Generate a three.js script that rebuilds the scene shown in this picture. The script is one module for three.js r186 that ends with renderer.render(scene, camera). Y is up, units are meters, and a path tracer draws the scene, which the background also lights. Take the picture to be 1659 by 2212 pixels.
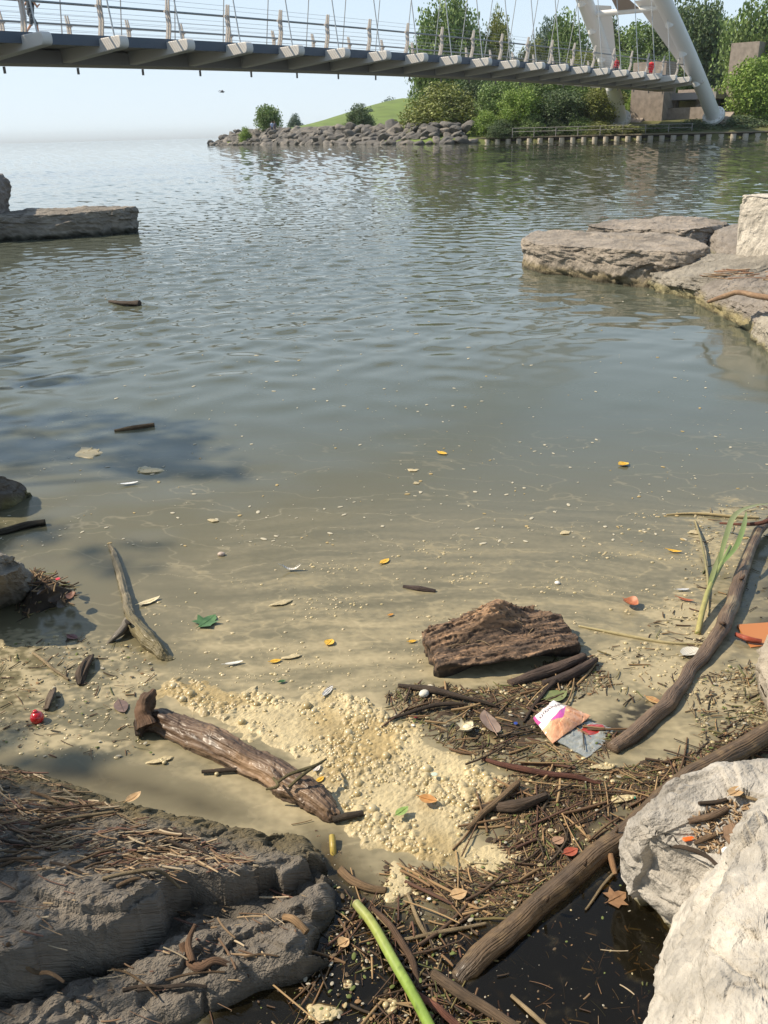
import * as THREE from 'three';
import { mergeGeometries, mergeVertices, toCreasedNormals } from 'three/addons/utils/BufferGeometryUtils.js';

// ------------------------------------------------------------ camera, sky, sun, exposure
const H = 1.3;
const scene = new THREE.Scene();
const camera = new THREE.PerspectiveCamera(60, 0.75, 0.1, 12000);
camera.position.set(0, H, 0);
camera.rotation.order = 'YXZ';
camera.rotation.set(THREE.MathUtils.degToRad(-23.15), 0, THREE.MathUtils.degToRad(-1.5));
camera.updateMatrixWorld(true);

const SUN_AZ = THREE.MathUtils.degToRad(84), SUN_EL = THREE.MathUtils.degToRad(46);
const sunDir = new THREE.Vector3(-Math.sin(SUN_AZ) * Math.cos(SUN_EL), Math.sin(SUN_EL), -Math.cos(SUN_AZ) * Math.cos(SUN_EL));
{
  const W = 512, Hh = 256, d = new Float32Array(W * Hh * 4), v = new THREE.Vector3();
  const zen = [0.15, 0.22, 0.36], mid = [0.43, 0.61, 0.80], hor = [0.69, 0.77, 0.81];
  for (let j = 0; j < Hh; j++) for (let i = 0; i < W; i++) {
    const el = ((j + 0.5) / Hh - 0.5) * Math.PI, a = ((i + 0.5) / W - 0.5) * 2 * Math.PI;
    v.set(Math.cos(el) * Math.cos(a), Math.sin(el), Math.cos(el) * Math.sin(a));
    const e = Math.max(0, v.y), t1 = Math.min(1, e / 0.32), t2 = Math.min(1, Math.max(0, (e - 0.18) / 0.75));
    const c = Math.max(0, v.dot(sunDir)), glow = 0.2 * c * c + 0.25 * Math.pow(c, 12);
    for (let k = 0; k < 3; k++) {
      let x = hor[k] + (mid[k] - hor[k]) * Math.pow(t1, 0.8); x += (zen[k] - x) * Math.pow(t2, 0.8);
      if (el < 0) x = 0.3;
      d[(j * W + i) * 4 + k] = x + glow * [1, 0.97, 0.9][k];
    }
    d[(j * W + i) * 4 + 3] = 1;
  }
  const sky = new THREE.DataTexture(d, W, Hh, THREE.RGBAFormat, THREE.FloatType);
  sky.mapping = THREE.EquirectangularReflectionMapping; sky.magFilter = THREE.LinearFilter; sky.needsUpdate = true;
  scene.background = sky; scene.environment = sky;
}
const sun = new THREE.DirectionalLight(0xfff0d8, 5);
sun.position.copy(sunDir).multiplyScalar(60); sun.target.position.set(0, 0, 0);
sun.castShadow = true; sun.shadow.mapSize.set(4096, 4096);
Object.assign(sun.shadow.camera, { left: -60, right: 60, top: 60, bottom: -60, near: 1, far: 260 });
scene.add(sun, sun.target);
scene.fog = new THREE.FogExp2(0xe6eef2, 0.00016);
const renderer = new THREE.WebGLRenderer({ antialias: true });
renderer.setSize(768, 1024);
renderer.shadowMap.enabled = true;
renderer.toneMapping = THREE.LinearToneMapping;
renderer.toneMappingExposure = 1.26;

// ------------------------------------------------------------ helpers
let seed = 12345;
const rnd = () => { seed = (seed + 0x6D2B79F5) | 0; let t = Math.imul(seed ^ (seed >>> 15), 1 | seed); t = (t + Math.imul(t ^ (t >>> 7), 61 | t)) ^ t; return ((t ^ (t >>> 14)) >>> 0) / 4294967296; };
const rr = (a, b) => a + (b - a) * rnd();
const lerp = (a, b, t) => a + (b - a) * t, clamp = (x, a = 0, b = 1) => Math.min(b, Math.max(a, x));
const ss = (a, b, x) => { const t = clamp((x - a) / (b - a)); return t * t * (3 - 2 * t); };
const V = (x, y, z) => new THREE.Vector3(x, y, z);
const PERM = new Uint8Array(512); { const p = [...Array(256).keys()]; for (let i = 255; i > 0; i--) { const j = Math.floor(rnd() * (i + 1)); [p[i], p[j]] = [p[j], p[i]]; } for (let i = 0; i < 512; i++) PERM[i] = p[i & 255]; }
const fade = (t) => t * t * t * (t * (t * 6 - 15) + 10);
const gr3 = (h, x, y, z) => { h &= 15; const u = h < 8 ? x : y, v = h < 4 ? y : h === 12 || h === 14 ? x : z; return (h & 1 ? -u : u) + (h & 2 ? -v : v); };
function n3(x, y, z) {
  const xf = Math.floor(x), yf = Math.floor(y), zf = Math.floor(z), X = xf & 255, Y = yf & 255, Z = zf & 255;
  x -= xf; y -= yf; z -= zf; const u = fade(x), v = fade(y), w = fade(z), A = PERM[X] + Y, B = PERM[X + 1] + Y, AA = PERM[A] + Z, AB = PERM[A + 1] + Z, BA = PERM[B] + Z, BB = PERM[B + 1] + Z;
  return lerp(lerp(lerp(gr3(PERM[AA], x, y, z), gr3(PERM[BA], x - 1, y, z), u), lerp(gr3(PERM[AB], x, y - 1, z), gr3(PERM[BB], x - 1, y - 1, z), u), v),
    lerp(lerp(gr3(PERM[AA + 1], x, y, z - 1), gr3(PERM[BA + 1], x - 1, y, z - 1), u), lerp(gr3(PERM[AB + 1], x, y - 1, z - 1), gr3(PERM[BB + 1], x - 1, y - 1, z - 1), u), v), w);
}
function fbm(x, y, z, o = 4) { let s = 0, a = 0.5; for (let i = 0; i < o; i++) { s += a * n3(x, y, z); a *= 0.5; x = x * 2.03 + 17.1; y = y * 2.03 + 5.3; z = z * 2.03 + 9.7; } return s; }
function ridge(x, y, z, o = 4) { let s = 0, a = 0.5; for (let i = 0; i < o; i++) { s += a * (1 - 2 * Math.abs(n3(x, y, z))); a *= 0.5; x = x * 2.05 + 7.1; y = y * 2.05 + 3.3; z = z * 2.05 + 1.7; } return s; }
function gp2(x, y, P) { const xf = Math.floor(x), yf = Math.floor(y), m = (a) => ((a % P) + P) % P; const g = (i, j, dx, dy) => { const h = PERM[(PERM[m(i) & 255] + m(j)) & 255] / 256 * 6.2832; return Math.cos(h) * dx + Math.sin(h) * dy; }; const dx = x - xf, dy = y - yf, u = fade(dx), v = fade(dy); return lerp(lerp(g(xf, yf, dx, dy), g(xf + 1, yf, dx - 1, dy), u), lerp(g(xf, yf + 1, dx, dy - 1), g(xf + 1, yf + 1, dx - 1, dy - 1), u), v); }
const pf = (x, y, P, o) => { let s = 0, a = 0.5; for (let i = 0; i < o; i++) { s += a * gp2(x * P, y * P, P); a *= 0.55; P *= 2; } return s; };   // tileable, x and y in 0..1

// low domes of mixed size, as bubbles in foam
function domes(x, z, s, keep) { x *= s; z *= s; const X = Math.floor(x), Y = Math.floor(z); let v = 0; for (let i = -1; i < 2; i++) for (let j = -1; j < 2; j++) { const h = PERM[(PERM[(X + i) & 255] + Y + j) & 255], h2 = PERM[h + 5], h3 = PERM[h2 + 9]; if (h3 > keep * 255) continue; const r = 0.28 + 0.3 * (h2 / 255), d = ((x - X - i - h / 256) ** 2 + (z - Y - j - h2 / 256) ** 2) / (r * r); if (d < 1) v = Math.max(v, Math.sqrt(1 - d) * r / s); } return v; }
// flat chips with sharp steps between them, as on split stone
function facet(x, y, z, s) { x *= s; y *= s; z *= s; const X = Math.floor(x), Y = Math.floor(y), Z = Math.floor(z); let best = 9, v = 0; for (let i = -1; i < 2; i++) for (let j = -1; j < 2; j++) for (let k = -1; k < 2; k++) { const h = PERM[(PERM[(PERM[(X + i) & 255] + Y + j) & 255] + Z + k) & 255], h2 = PERM[h + 7], h3 = PERM[h2 + 3], a = X + i + h / 256, b = Y + j + h2 / 256, c = Z + k + h3 / 256, d = (x - a) ** 2 + (y - b) ** 2 + (z - c) ** 2; if (d < best) { best = d; v = ((h2 / 128 - 1) * (x - a) + (h3 / 128 - 1) * (y - b) + (h / 128 - 1) * (z - c)) * 0.5 + (h / 256 - 0.5) * 0.7; } } return v; }
// pixel of the 1659 x 2212 view of the photograph -> the point of the place on the level plane y = h, or at a distance z
function ray(px, py) { const f = 1106 / Math.tan(Math.PI / 6); return V((px - 829.5) / f, -(py - 1106) / f, -1).applyQuaternion(camera.quaternion); }
function P(px, py, h = 0) { const d = ray(px, py), t = (h - H) / d.y; return V(0, H, 0).addScaledVector(d, t); }
function Z(px, py, z) { const d = ray(px, py); return V(0, H, 0).addScaledVector(d, z / -d.z); }
const P3 = (a) => P(a[0], a[1], a[2] ?? 0);
const PP = (list, h = 0) => list.map((a) => { const p = P(a[0], a[1], a[2] ?? h); return [p.x, p.z]; });
function sdPoly(poly, x, z) {   // positive inside
  let d = Infinity, s = -1;
  for (let i = 0, j = poly.length - 1; i < poly.length; j = i++) {
    const [ax, az] = poly[i], [bx, bz] = poly[j], ex = bx - ax, ez = bz - az, wx = x - ax, wz = z - az, t = clamp((wx * ex + wz * ez) / (ex * ex + ez * ez));
    d = Math.min(d, (wx - ex * t) ** 2 + (wz - ez * t) ** 2);
    if ((az > z) !== (bz > z) && x < ((bx - ax) * (z - az)) / (bz - az) + ax) s = -s;
  }
  return s * Math.sqrt(d);
}
function sdLine(line, x, z) {   // signed: positive on the far side (to the left when walking along it)
  let best = Infinity, sg = 1;
  for (let i = 0; i + 1 < line.length; i++) {
    const [ax, az] = line[i], [bx, bz] = line[i + 1], ex = bx - ax, ez = bz - az, wx = x - ax, wz = z - az, t = clamp((wx * ex + wz * ez) / (ex * ex + ez * ez)), d = (wx - ex * t) ** 2 + (wz - ez * t) ** 2;
    if (d < best) { best = d; sg = ex * wz - ez * wx > 0 ? -1 : 1; }
  }
  return sg * Math.sqrt(best);
}
const names = {};
const numbered = (n) => { const k = (names[n] = (names[n] ?? -1) + 1); return k ? `${n}_${String(k).padStart(3, '0')}` : n; };
function tag(o, label, category, group, kind) { if (label) o.userData.label = label; if (category) o.userData.category = category; if (group) o.userData.group = group; if (kind) o.userData.kind = kind; return o; }
function obj(name, geo, mat, parent) { const m = new THREE.Mesh(geo, mat); m.name = parent ? name : numbered(name); m.castShadow = m.receiveShadow = true; (parent ?? scene).add(m); return m; }
function thing(name, label, category, pos, group) { const g = new THREE.Group(); g.name = numbered(name); if (pos) g.position.copy(pos); scene.add(g); return tag(g, label, category, group); }
const struct = (name, geo, mat) => tag(obj(name, geo, mat), null, null, null, 'structure');
const lin = (hex, k = 1) => { const c = new THREE.Color(hex); return [c.r * k, c.g * k, c.b * k]; };
const mix3 = (a, b, t) => [lerp(a[0], b[0], t), lerp(a[1], b[1], t), lerp(a[2], b[2], t)];
function geom(pos, idx, col, uv) { const g = new THREE.BufferGeometry(); g.setAttribute('position', new THREE.BufferAttribute(new Float32Array(pos), 3)); if (idx) g.setIndex(idx); if (col) g.setAttribute('color', new THREE.BufferAttribute(new Float32Array(col), 3)); if (uv) g.setAttribute('uv', new THREE.BufferAttribute(new Float32Array(uv), 2)); g.computeVertexNormals(); return g; }
function skewUV(g, s = 1) { const p = g.attributes.position, uv = new Float32Array(p.count * 2); for (let i = 0; i < p.count; i++) { uv[2 * i] = (p.getX(i) + p.getY(i)) * 0.78 * s; uv[2 * i + 1] = (p.getX(i) * 0.45 - p.getY(i) * 0.45 + p.getZ(i) * 0.9) * s; } g.setAttribute('uv', new THREE.BufferAttribute(uv, 2)); return g; }
function paint(g, f) { const p = g.attributes.position, n = g.attributes.normal, c = new Float32Array(p.count * 3); for (let i = 0; i < p.count; i++) { const k = f(p.getX(i), p.getY(i), p.getZ(i), n.getX(i), n.getY(i), n.getZ(i)); c.set(k, i * 3); } g.setAttribute('color', new THREE.BufferAttribute(c, 3)); return g; }
function displace(g, f) { const p = g.attributes.position, n = g.attributes.normal; const out = new Float32Array(p.count * 3); for (let i = 0; i < p.count; i++) { const x = p.getX(i), y = p.getY(i), z = p.getZ(i), a = n.getX(i), b = n.getY(i), c = n.getZ(i), k = f(x, y, z, a, b, c); out.set([x + a * k, y + b * k, z + c * k], i * 3); } p.array.set(out); g.computeVertexNormals(); return g; }
// closed rings of control points (same number each), lofted into a skin
function loft(rings, { n = 120, m = 14, smooth = true, cap = true } = {}) {
  const rs = rings.map((r) => { const pts = r.map((a) => (a.isVector3 ? a : P3(a))); const c = smooth ? new THREE.CatmullRomCurve3(pts, true, 'catmullrom', 0.35) : null; const o = []; for (let i = 0; i < n; i++) { const t = i / n; if (c) o.push(c.getPoint(t)); else { const k = t * pts.length, a = Math.floor(k); o.push(pts[a].clone().lerp(pts[(a + 1) % pts.length], k - a)); } } return o; });
  const pos = [], idx = []; let rows = 0;
  for (let r = 0; r + 1 < rs.length; r++) for (let k = 0; k < m + (r + 2 === rs.length ? 1 : 0); k++) { for (let i = 0; i < n; i++) { const p = rs[r][i].clone().lerp(rs[r + 1][i], k / m); pos.push(p.x, p.y, p.z); } rows++; }
  for (let r = 0; r + 1 < rows; r++) for (let i = 0; i < n; i++) { const a = r * n + i, b = r * n + (i + 1) % n; idx.push(a, b, a + n, b, b + n, a + n); }
  if (cap) { const c = rs[0].reduce((a, p) => a.add(p), V(0, 0, 0)).multiplyScalar(1 / n), k = pos.length / 3; pos.push(c.x, c.y, c.z); for (let i = 0; i < n; i++) idx.push(k, (i + 1) % n, i); }
  let g = geom(pos, idx);
  g = mergeVertices(g, 1e-5); g.computeVertexNormals();
  const nn = g.attributes.normal; let sum = 0; for (let i = 0; i < Math.min(nn.count, n * 3); i++) sum += nn.getY(i);
  if (sum < 0) { const ix = g.index.array; for (let i = 0; i < ix.length; i += 3) { const t = ix[i]; ix[i] = ix[i + 1]; ix[i + 1] = t; } g.computeVertexNormals(); }
  return g;
}
// naive surface nets over a signed distance (negative inside)
function nets(sdf, lo, hi, cell) {
  const N = [0, 1, 2].map((k) => Math.ceil((hi[k] - lo[k]) / cell) + 1), [nx, ny, nz] = N, F = new Float32Array(nx * ny * nz), at = (i, j, k) => (k * ny + j) * nx + i;
  for (let k = 0; k < nz; k++) for (let j = 0; j < ny; j++) for (let i = 0; i < nx; i++) F[at(i, j, k)] = sdf(lo[0] + i * cell, lo[1] + j * cell, lo[2] + k * cell);
  const id = new Int32Array(nx * ny * nz).fill(-1), pos = [], idx = [];
  for (let k = 0; k + 1 < nz; k++) for (let j = 0; j + 1 < ny; j++) for (let i = 0; i + 1 < nx; i++) {
    let c = 0, sx = 0, sy = 0, sz = 0; const f = []; for (let q = 0; q < 8; q++) f.push(F[at(i + (q & 1), j + ((q >> 1) & 1), k + (q >> 2))]);
    for (const [a, b] of EDG) if (f[a] < 0 !== f[b] < 0) { const t = f[a] / (f[a] - f[b]); sx += lerp(a & 1, b & 1, t); sy += lerp((a >> 1) & 1, (b >> 1) & 1, t); sz += lerp(a >> 2, b >> 2, t); c++; }
    if (c) { id[at(i, j, k)] = pos.length / 3; pos.push(lo[0] + (i + sx / c) * cell, lo[1] + (j + sy / c) * cell, lo[2] + (k + sz / c) * cell); }
  }
  const quad = (a, b, c, d, flip) => { if (a < 0 || b < 0 || c < 0 || d < 0) return; flip ? idx.push(a, c, b, a, d, c) : idx.push(a, b, c, a, c, d); };
  for (let k = 1; k + 1 < nz; k++) for (let j = 1; j + 1 < ny; j++) for (let i = 1; i + 1 < nx; i++) {
    const f0 = F[at(i, j, k)] < 0;
    if (f0 !== F[at(i + 1, j, k)] < 0) quad(id[at(i, j - 1, k - 1)], id[at(i, j, k - 1)], id[at(i, j, k)], id[at(i, j - 1, k)], !f0);
    if (f0 !== F[at(i, j + 1, k)] < 0) quad(id[at(i - 1, j, k - 1)], id[at(i - 1, j, k)], id[at(i, j, k)], id[at(i, j, k - 1)], !f0);
    if (f0 !== F[at(i, j, k + 1)] < 0) quad(id[at(i - 1, j - 1, k)], id[at(i, j - 1, k)], id[at(i, j, k)], id[at(i - 1, j, k)], !f0);
  }
  return geom(pos, idx);
}
const EDG = [[0, 1], [2, 3], [4, 5], [6, 7], [0, 2], [1, 3], [4, 6], [5, 7], [0, 4], [1, 5], [2, 6], [3, 7]];
const smin = (a, b, k) => { const h = clamp(0.5 + (0.5 * (b - a)) / k); return lerp(b, a, h) - k * h * (1 - h); };
function sdCone(x, y, z, a, b, ra, rb) { const ex = b.x - a.x, ey = b.y - a.y, ez = b.z - a.z, t = clamp(((x - a.x) * ex + (y - a.y) * ey + (z - a.z) * ez) / (ex * ex + ey * ey + ez * ez)); return Math.hypot(x - a.x - ex * t, y - a.y - ey * t, z - a.z - ez * t) - lerp(ra, rb, t); }
// a branch: tube along points with its own radius at each, rough like wood
function branch(pts, radii, { sides = 14, seg = 60, rough = 0.06, bend = 0.004, grain = 1 } = {}) {
  const c = new THREE.CatmullRomCurve3(pts.map((a) => (a.isVector3 ? a : P3(a))), false, 'centripetal'), pos = [], idx = [], uv = [], L = c.getLength();
  let up = V(0, 1, 0); const o = rnd() * 100;
  for (let i = 0; i <= seg; i++) {
    const t = i / seg, p = c.getPoint(t), d = c.getTangent(t), s = V().crossVectors(d, up).normalize(), b = V().crossVectors(s, d).normalize();
    const k = t * (radii.length - 1), q = Math.min(radii.length - 2, Math.floor(k)); let r = lerp(radii[q], radii[q + 1], k - q);
    p.x += bend * n3(t * L * 14, o, 1); p.y += bend * 0.5 * n3(t * L * 14, o, 5); p.z += bend * n3(t * L * 14, o, 9);
    for (let j = 0; j < sides; j++) { const a = (j / sides) * 6.2832, w = 1 + rough * (1.6 * n3(Math.cos(a) * 1.1 + o, Math.sin(a) * 1.1, t * L * 9) + 1.2 * n3(Math.cos(a) * 4 + o, Math.sin(a) * 4, t * L * 7 / grain)); const x = Math.cos(a) * r * w, y = Math.sin(a) * r * w; pos.push(p.x + s.x * x + b.x * y, p.y + s.y * x + b.y * y, p.z + s.z * x + b.z * y); uv.push(j / sides * Math.max(1, Math.round(r * 12)) , t * L); }
  }
  for (let i = 0; i < seg; i++) for (let j = 0; j < sides; j++) { const a = i * sides + j, b = i * sides + (j + 1) % sides; idx.push(a, b, a + sides, b, b + sides, a + sides); }
  for (const [row, flip] of [[0, 1], [seg, 0]]) { const q = c.getPoint(row / seg), k = pos.length / 3; pos.push(q.x, q.y, q.z); uv.push(0, row ? L : 0); for (let j = 0; j < sides; j++) { const a = row * sides + j, b = row * sides + (j + 1) % sides; flip ? idx.push(k, b, a) : idx.push(k, a, b); } }
  return geom(pos, idx, null, uv);
}
const box = (x, y, z) => new THREE.BoxGeometry(x, y, z);
function beam(a, b, w, h, up = V(0, 1, 0)) { const g = box(w, h, a.distanceTo(b)), m = new THREE.Matrix4().lookAt(a, b, up); m.setPosition(a.clone().lerp(b, 0.5)); return g.applyMatrix4(m); }
function rod(a, b, r, s = 6, r2) { const L = a.distanceTo(b), g = new THREE.CylinderGeometry(r2 ?? r, r, L, s, 1); g.applyMatrix4(new THREE.Matrix4().compose(a.clone().lerp(b, 0.5), new THREE.Quaternion().setFromUnitVectors(V(0, 1, 0), b.clone().sub(a).normalize()), V(1, 1, 1))); return g; }
function tex(S, f, srgb = false, rep = 1) { const d = new Uint8Array(S * S * 4); for (let j = 0; j < S; j++) for (let i = 0; i < S; i++) { const c = f((i + 0.5) / S, (j + 0.5) / S), o = (j * S + i) * 4; if (typeof c === 'number') d[o] = d[o + 1] = d[o + 2] = clamp(c) * 255; else { d[o] = clamp(c[0]) * 255; d[o + 1] = clamp(c[1]) * 255; d[o + 2] = clamp(c[2]) * 255; } d[o + 3] = 255; } const t = new THREE.DataTexture(d, S, S); t.wrapS = t.wrapT = THREE.RepeatWrapping; t.magFilter = THREE.LinearFilter; t.repeat.set(rep, rep); if (srgb) t.colorSpace = THREE.SRGBColorSpace; t.needsUpdate = true; return t; }
const again = (t, rep, rep2) => { const c = t.clone(); c.repeat.set(rep, rep2 ?? rep); c.needsUpdate = true; return c; };

// ------------------------------------------------------------ materials
const T = {};
T.rock = tex(512, (x, y) => { const a = pf(x, y, 4, 6), b = pf(x + 0.3, y, 32, 3), c = pf(x, y + 0.4, 16, 3); return 0.78 + 0.28 * a + 0.25 * b - 0.1 * ss(0.12, 0.3, c); });
T.rockBump = tex(512, (x, y) => 0.5 + 0.45 * pf(x, y, 5, 7) - 0.08 * ss(0.1, 0.4, pf(x, y + 0.2, 14, 3)) + 0.1 * pf(x, y, 40, 3));
T.wood = tex(512, (x, y) => { const w = 0.03 * pf(x, y, 4, 2), g = gp2((x + w) * 40, y * 3, 40) * 0.5 + gp2((x + w) * 80, y * 5 + 3, 80) * 0.35, k = pf(x, y, 6, 4); return 0.72 + 0.3 * g + 0.4 * k; });
T.woodBump = tex(512, (x, y) => { const w = 0.04 * pf(x, y, 4, 2), g = gp2((x + w) * 32, y * 2, 32) * 0.6 + gp2((x + w) * 64, y * 6, 64) * 0.4; return 0.5 + 0.5 * g + 0.4 * pf(x, y, 16, 3); });
T.foam = tex(512, (x, y) => 0.5 + 0.5 * pf(x, y, 24, 4));
T.grit = tex(512, (x, y) => 0.8 + 0.5 * pf(x, y, 8, 6));
const std = (o) => new THREE.MeshStandardMaterial(o), phys = (o) => new THREE.MeshPhysicalMaterial(o);
const M = {
  rock: std({ vertexColors: true, map: again(T.rock, 2.2), bumpMap: again(T.rockBump, 3.5), bumpScale: 0.045, roughness: 0.92 }),
  rockNear: std({ vertexColors: true, map: again(T.rock, 3.1), bumpMap: again(T.rockBump, 5.5), bumpScale: 0.011, roughness: 0.9 }),
  rockWet: std({ vertexColors: true, map: again(T.rock, 3.1), bumpMap: again(T.rockBump, 6.5), bumpScale: 0.024, roughness: 0.85 }),
  boulder: std({ vertexColors: true, roughness: 0.95 }),
  wood: std({ vertexColors: true, map: again(T.wood, 1, 2), bumpMap: again(T.woodBump, 1, 3), bumpScale: 0.005, roughness: 0.85 }),
  woodWet: phys({ vertexColors: true, map: again(T.wood, 1, 2), bumpMap: again(T.woodBump, 1, 3), bumpScale: 0.006, roughness: 0.6, clearcoat: 0.14, clearcoatRoughness: 0.25 }),
  stump: std({ vertexColors: true, map: again(T.grit, 3), bumpMap: again(T.rockBump, 6), bumpScale: 0.006, roughness: 0.88 }),
  plain: std({ vertexColors: true, roughness: 0.85 }),
  leaf: phys({ vertexColors: true, roughness: 0.75, transmission: 0.3, side: THREE.DoubleSide }),
  foam: phys({ vertexColors: true, bumpMap: again(T.foam, 6), bumpScale: 0.004, roughness: 0.55, clearcoat: 0.25, clearcoatRoughness: 0.3 }),
  bubble: phys({ color: new THREE.Color().setRGB(0.45, 0.37, 0.2), roughness: 0.42, clearcoat: 0.35, clearcoatRoughness: 0.15 }),
  stick: std({ color: 0xffffff, roughness: 0.8, vertexColors: false }),
  white: std({ color: new THREE.Color().setRGB(0.72, 0.71, 0.68), roughness: 0.45 }),
  bridgeGrey: std({ color: new THREE.Color().setRGB(0.6, 0.57, 0.53), roughness: 0.55 }),
  fascia: std({ color: new THREE.Color().setRGB(0.07, 0.09, 0.12), roughness: 0.6 }),  // dark navy stands in for the deck edge lying in shade
  under: std({ color: new THREE.Color().setRGB(0.3, 0.28, 0.27), roughness: 0.7 }),
  post: std({ color: new THREE.Color().setRGB(0.5, 0.46, 0.42), roughness: 0.55 }),
  rail: std({ color: new THREE.Color().setRGB(0.22, 0.24, 0.25), roughness: 0.4, metalness: 0.5 }),
  steel: std({ color: new THREE.Color().setRGB(0.45, 0.46, 0.46), roughness: 0.4, metalness: 0.3 }),
  concrete: std({ color: new THREE.Color().setRGB(0.36, 0.30, 0.25), map: again(T.grit, 0.5), bumpMap: again(T.rockBump, 0.5), bumpScale: 0.011, roughness: 0.9 }),
};

// ------------------------------------------------------------ water and the ground under it
const REG = { // outlines on the water, taken as ground plans
  darkGap: PP([[1270, 1560], [1350, 1505], [1430, 1490], [1475, 1515], [1420, 1590], [1350, 1640], [1290, 1640]]),
  matBot: PP([[700, 1880], [840, 1940], [960, 1990], [1080, 1960], [990, 2060], [960, 2120], [1180, 2250], [1150, 2330], [560, 2330], [640, 2140], [700, 2050], [740, 1980]]),
  channel: PP([[640, 1770], [740, 1795], [800, 1860], [940, 1950], [1100, 1930], [1250, 1850], [1370, 1770], [1500, 1750], [1660, 1900], [1660, 2400], [150, 2600], [420, 2110], [600, 2030], [630, 1900]]),
  shelf: PP([[335, 1650], [470, 1690], [610, 1765], [640, 1800], [430, 1790], [250, 1740], [-80, 1660], [-80, 1600]]),
  matUp: PP([[830, 1500], [900, 1475], [1010, 1490], [1100, 1480], [1180, 1430], [1280, 1415], [1330, 1480], [1210, 1530], [1340, 1590], [1300, 1650], [1100, 1660], [1000, 1630], [930, 1600], [860, 1560]]),
  matLow: PP([[1000, 1790], [1060, 1690], [1200, 1640], [1330, 1660], [1450, 1640], [1659, 1560], [1680, 1610], [1400, 1780], [1250, 1880], [1100, 1970], [950, 2000], [830, 1950], [840, 1870], [1000, 1880], [1100, 1850]]),
  foam: PP([[350, 1500], [360, 1478], [420, 1470], [480, 1500], [560, 1490], [640, 1515], [720, 1500], [800, 1500], [850, 1560], [930, 1610], [1010, 1640], [1070, 1680], [1085, 1710], [1010, 1780], [985, 1815], [1080, 1845], [1060, 1872], [940, 1850], [860, 1850], [800, 1815], [745, 1785], [715, 1720], [640, 1640], [560, 1585], [450, 1540]]),
  rightGap: PP([[1630, 1180], [1720, 1120], [1760, 1420], [1640, 1420], [1560, 1440]]),
  scumR: PP([[1260, 1420], [1340, 1390], [1440, 1330], [1540, 1330], [1580, 1350], [1540, 1420], [1440, 1500], [1360, 1530], [1290, 1500], [1250, 1460]]),
  scumR2: PP([[1470, 1490], [1560, 1440], [1700, 1420], [1700, 1580], [1600, 1600], [1520, 1640], [1500, 1560]]),
  scumEdge: PP([[1480, 1110], [1659, 1085], [1700, 1100], [1600, 1150], [1560, 1300], [1500, 1340], [1420, 1330], [1460, 1240], [1500, 1160]]),
  scumL: PP([[-60, 1400], [120, 1370], [330, 1400], [340, 1480], [290, 1560], [340, 1650], [100, 1640], [-60, 1610]]),
};
const S6 = 6.4, X0 = -3.2;   // the mapped part of the water: x -3.2..3.2, z 0..-6.4
const LOW = 384, sdf = {};
for (const k of Object.keys(REG)) { const a = (sdf[k] = new Float32Array(LOW * LOW)); for (let j = 0; j < LOW; j++) for (let i = 0; i < LOW; i++) a[j * LOW + i] = sdPoly(REG[k], X0 + ((i + 0.5) / LOW) * S6, -((j + 0.5) / LOW) * S6); }
function reg(k, x, z) { const a = sdf[k], u = clamp(((x - X0) / S6) * LOW - 0.5, 0, LOW - 1.001), v = clamp((-z / S6) * LOW - 0.5, 0, LOW - 1.001), i = u | 0, j = v | 0, p = u - i, q = v - j; return lerp(lerp(a[j * LOW + i], a[j * LOW + i + 1], p), lerp(a[(j + 1) * LOW + i], a[(j + 1) * LOW + i + 1], p), q); }
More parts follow.
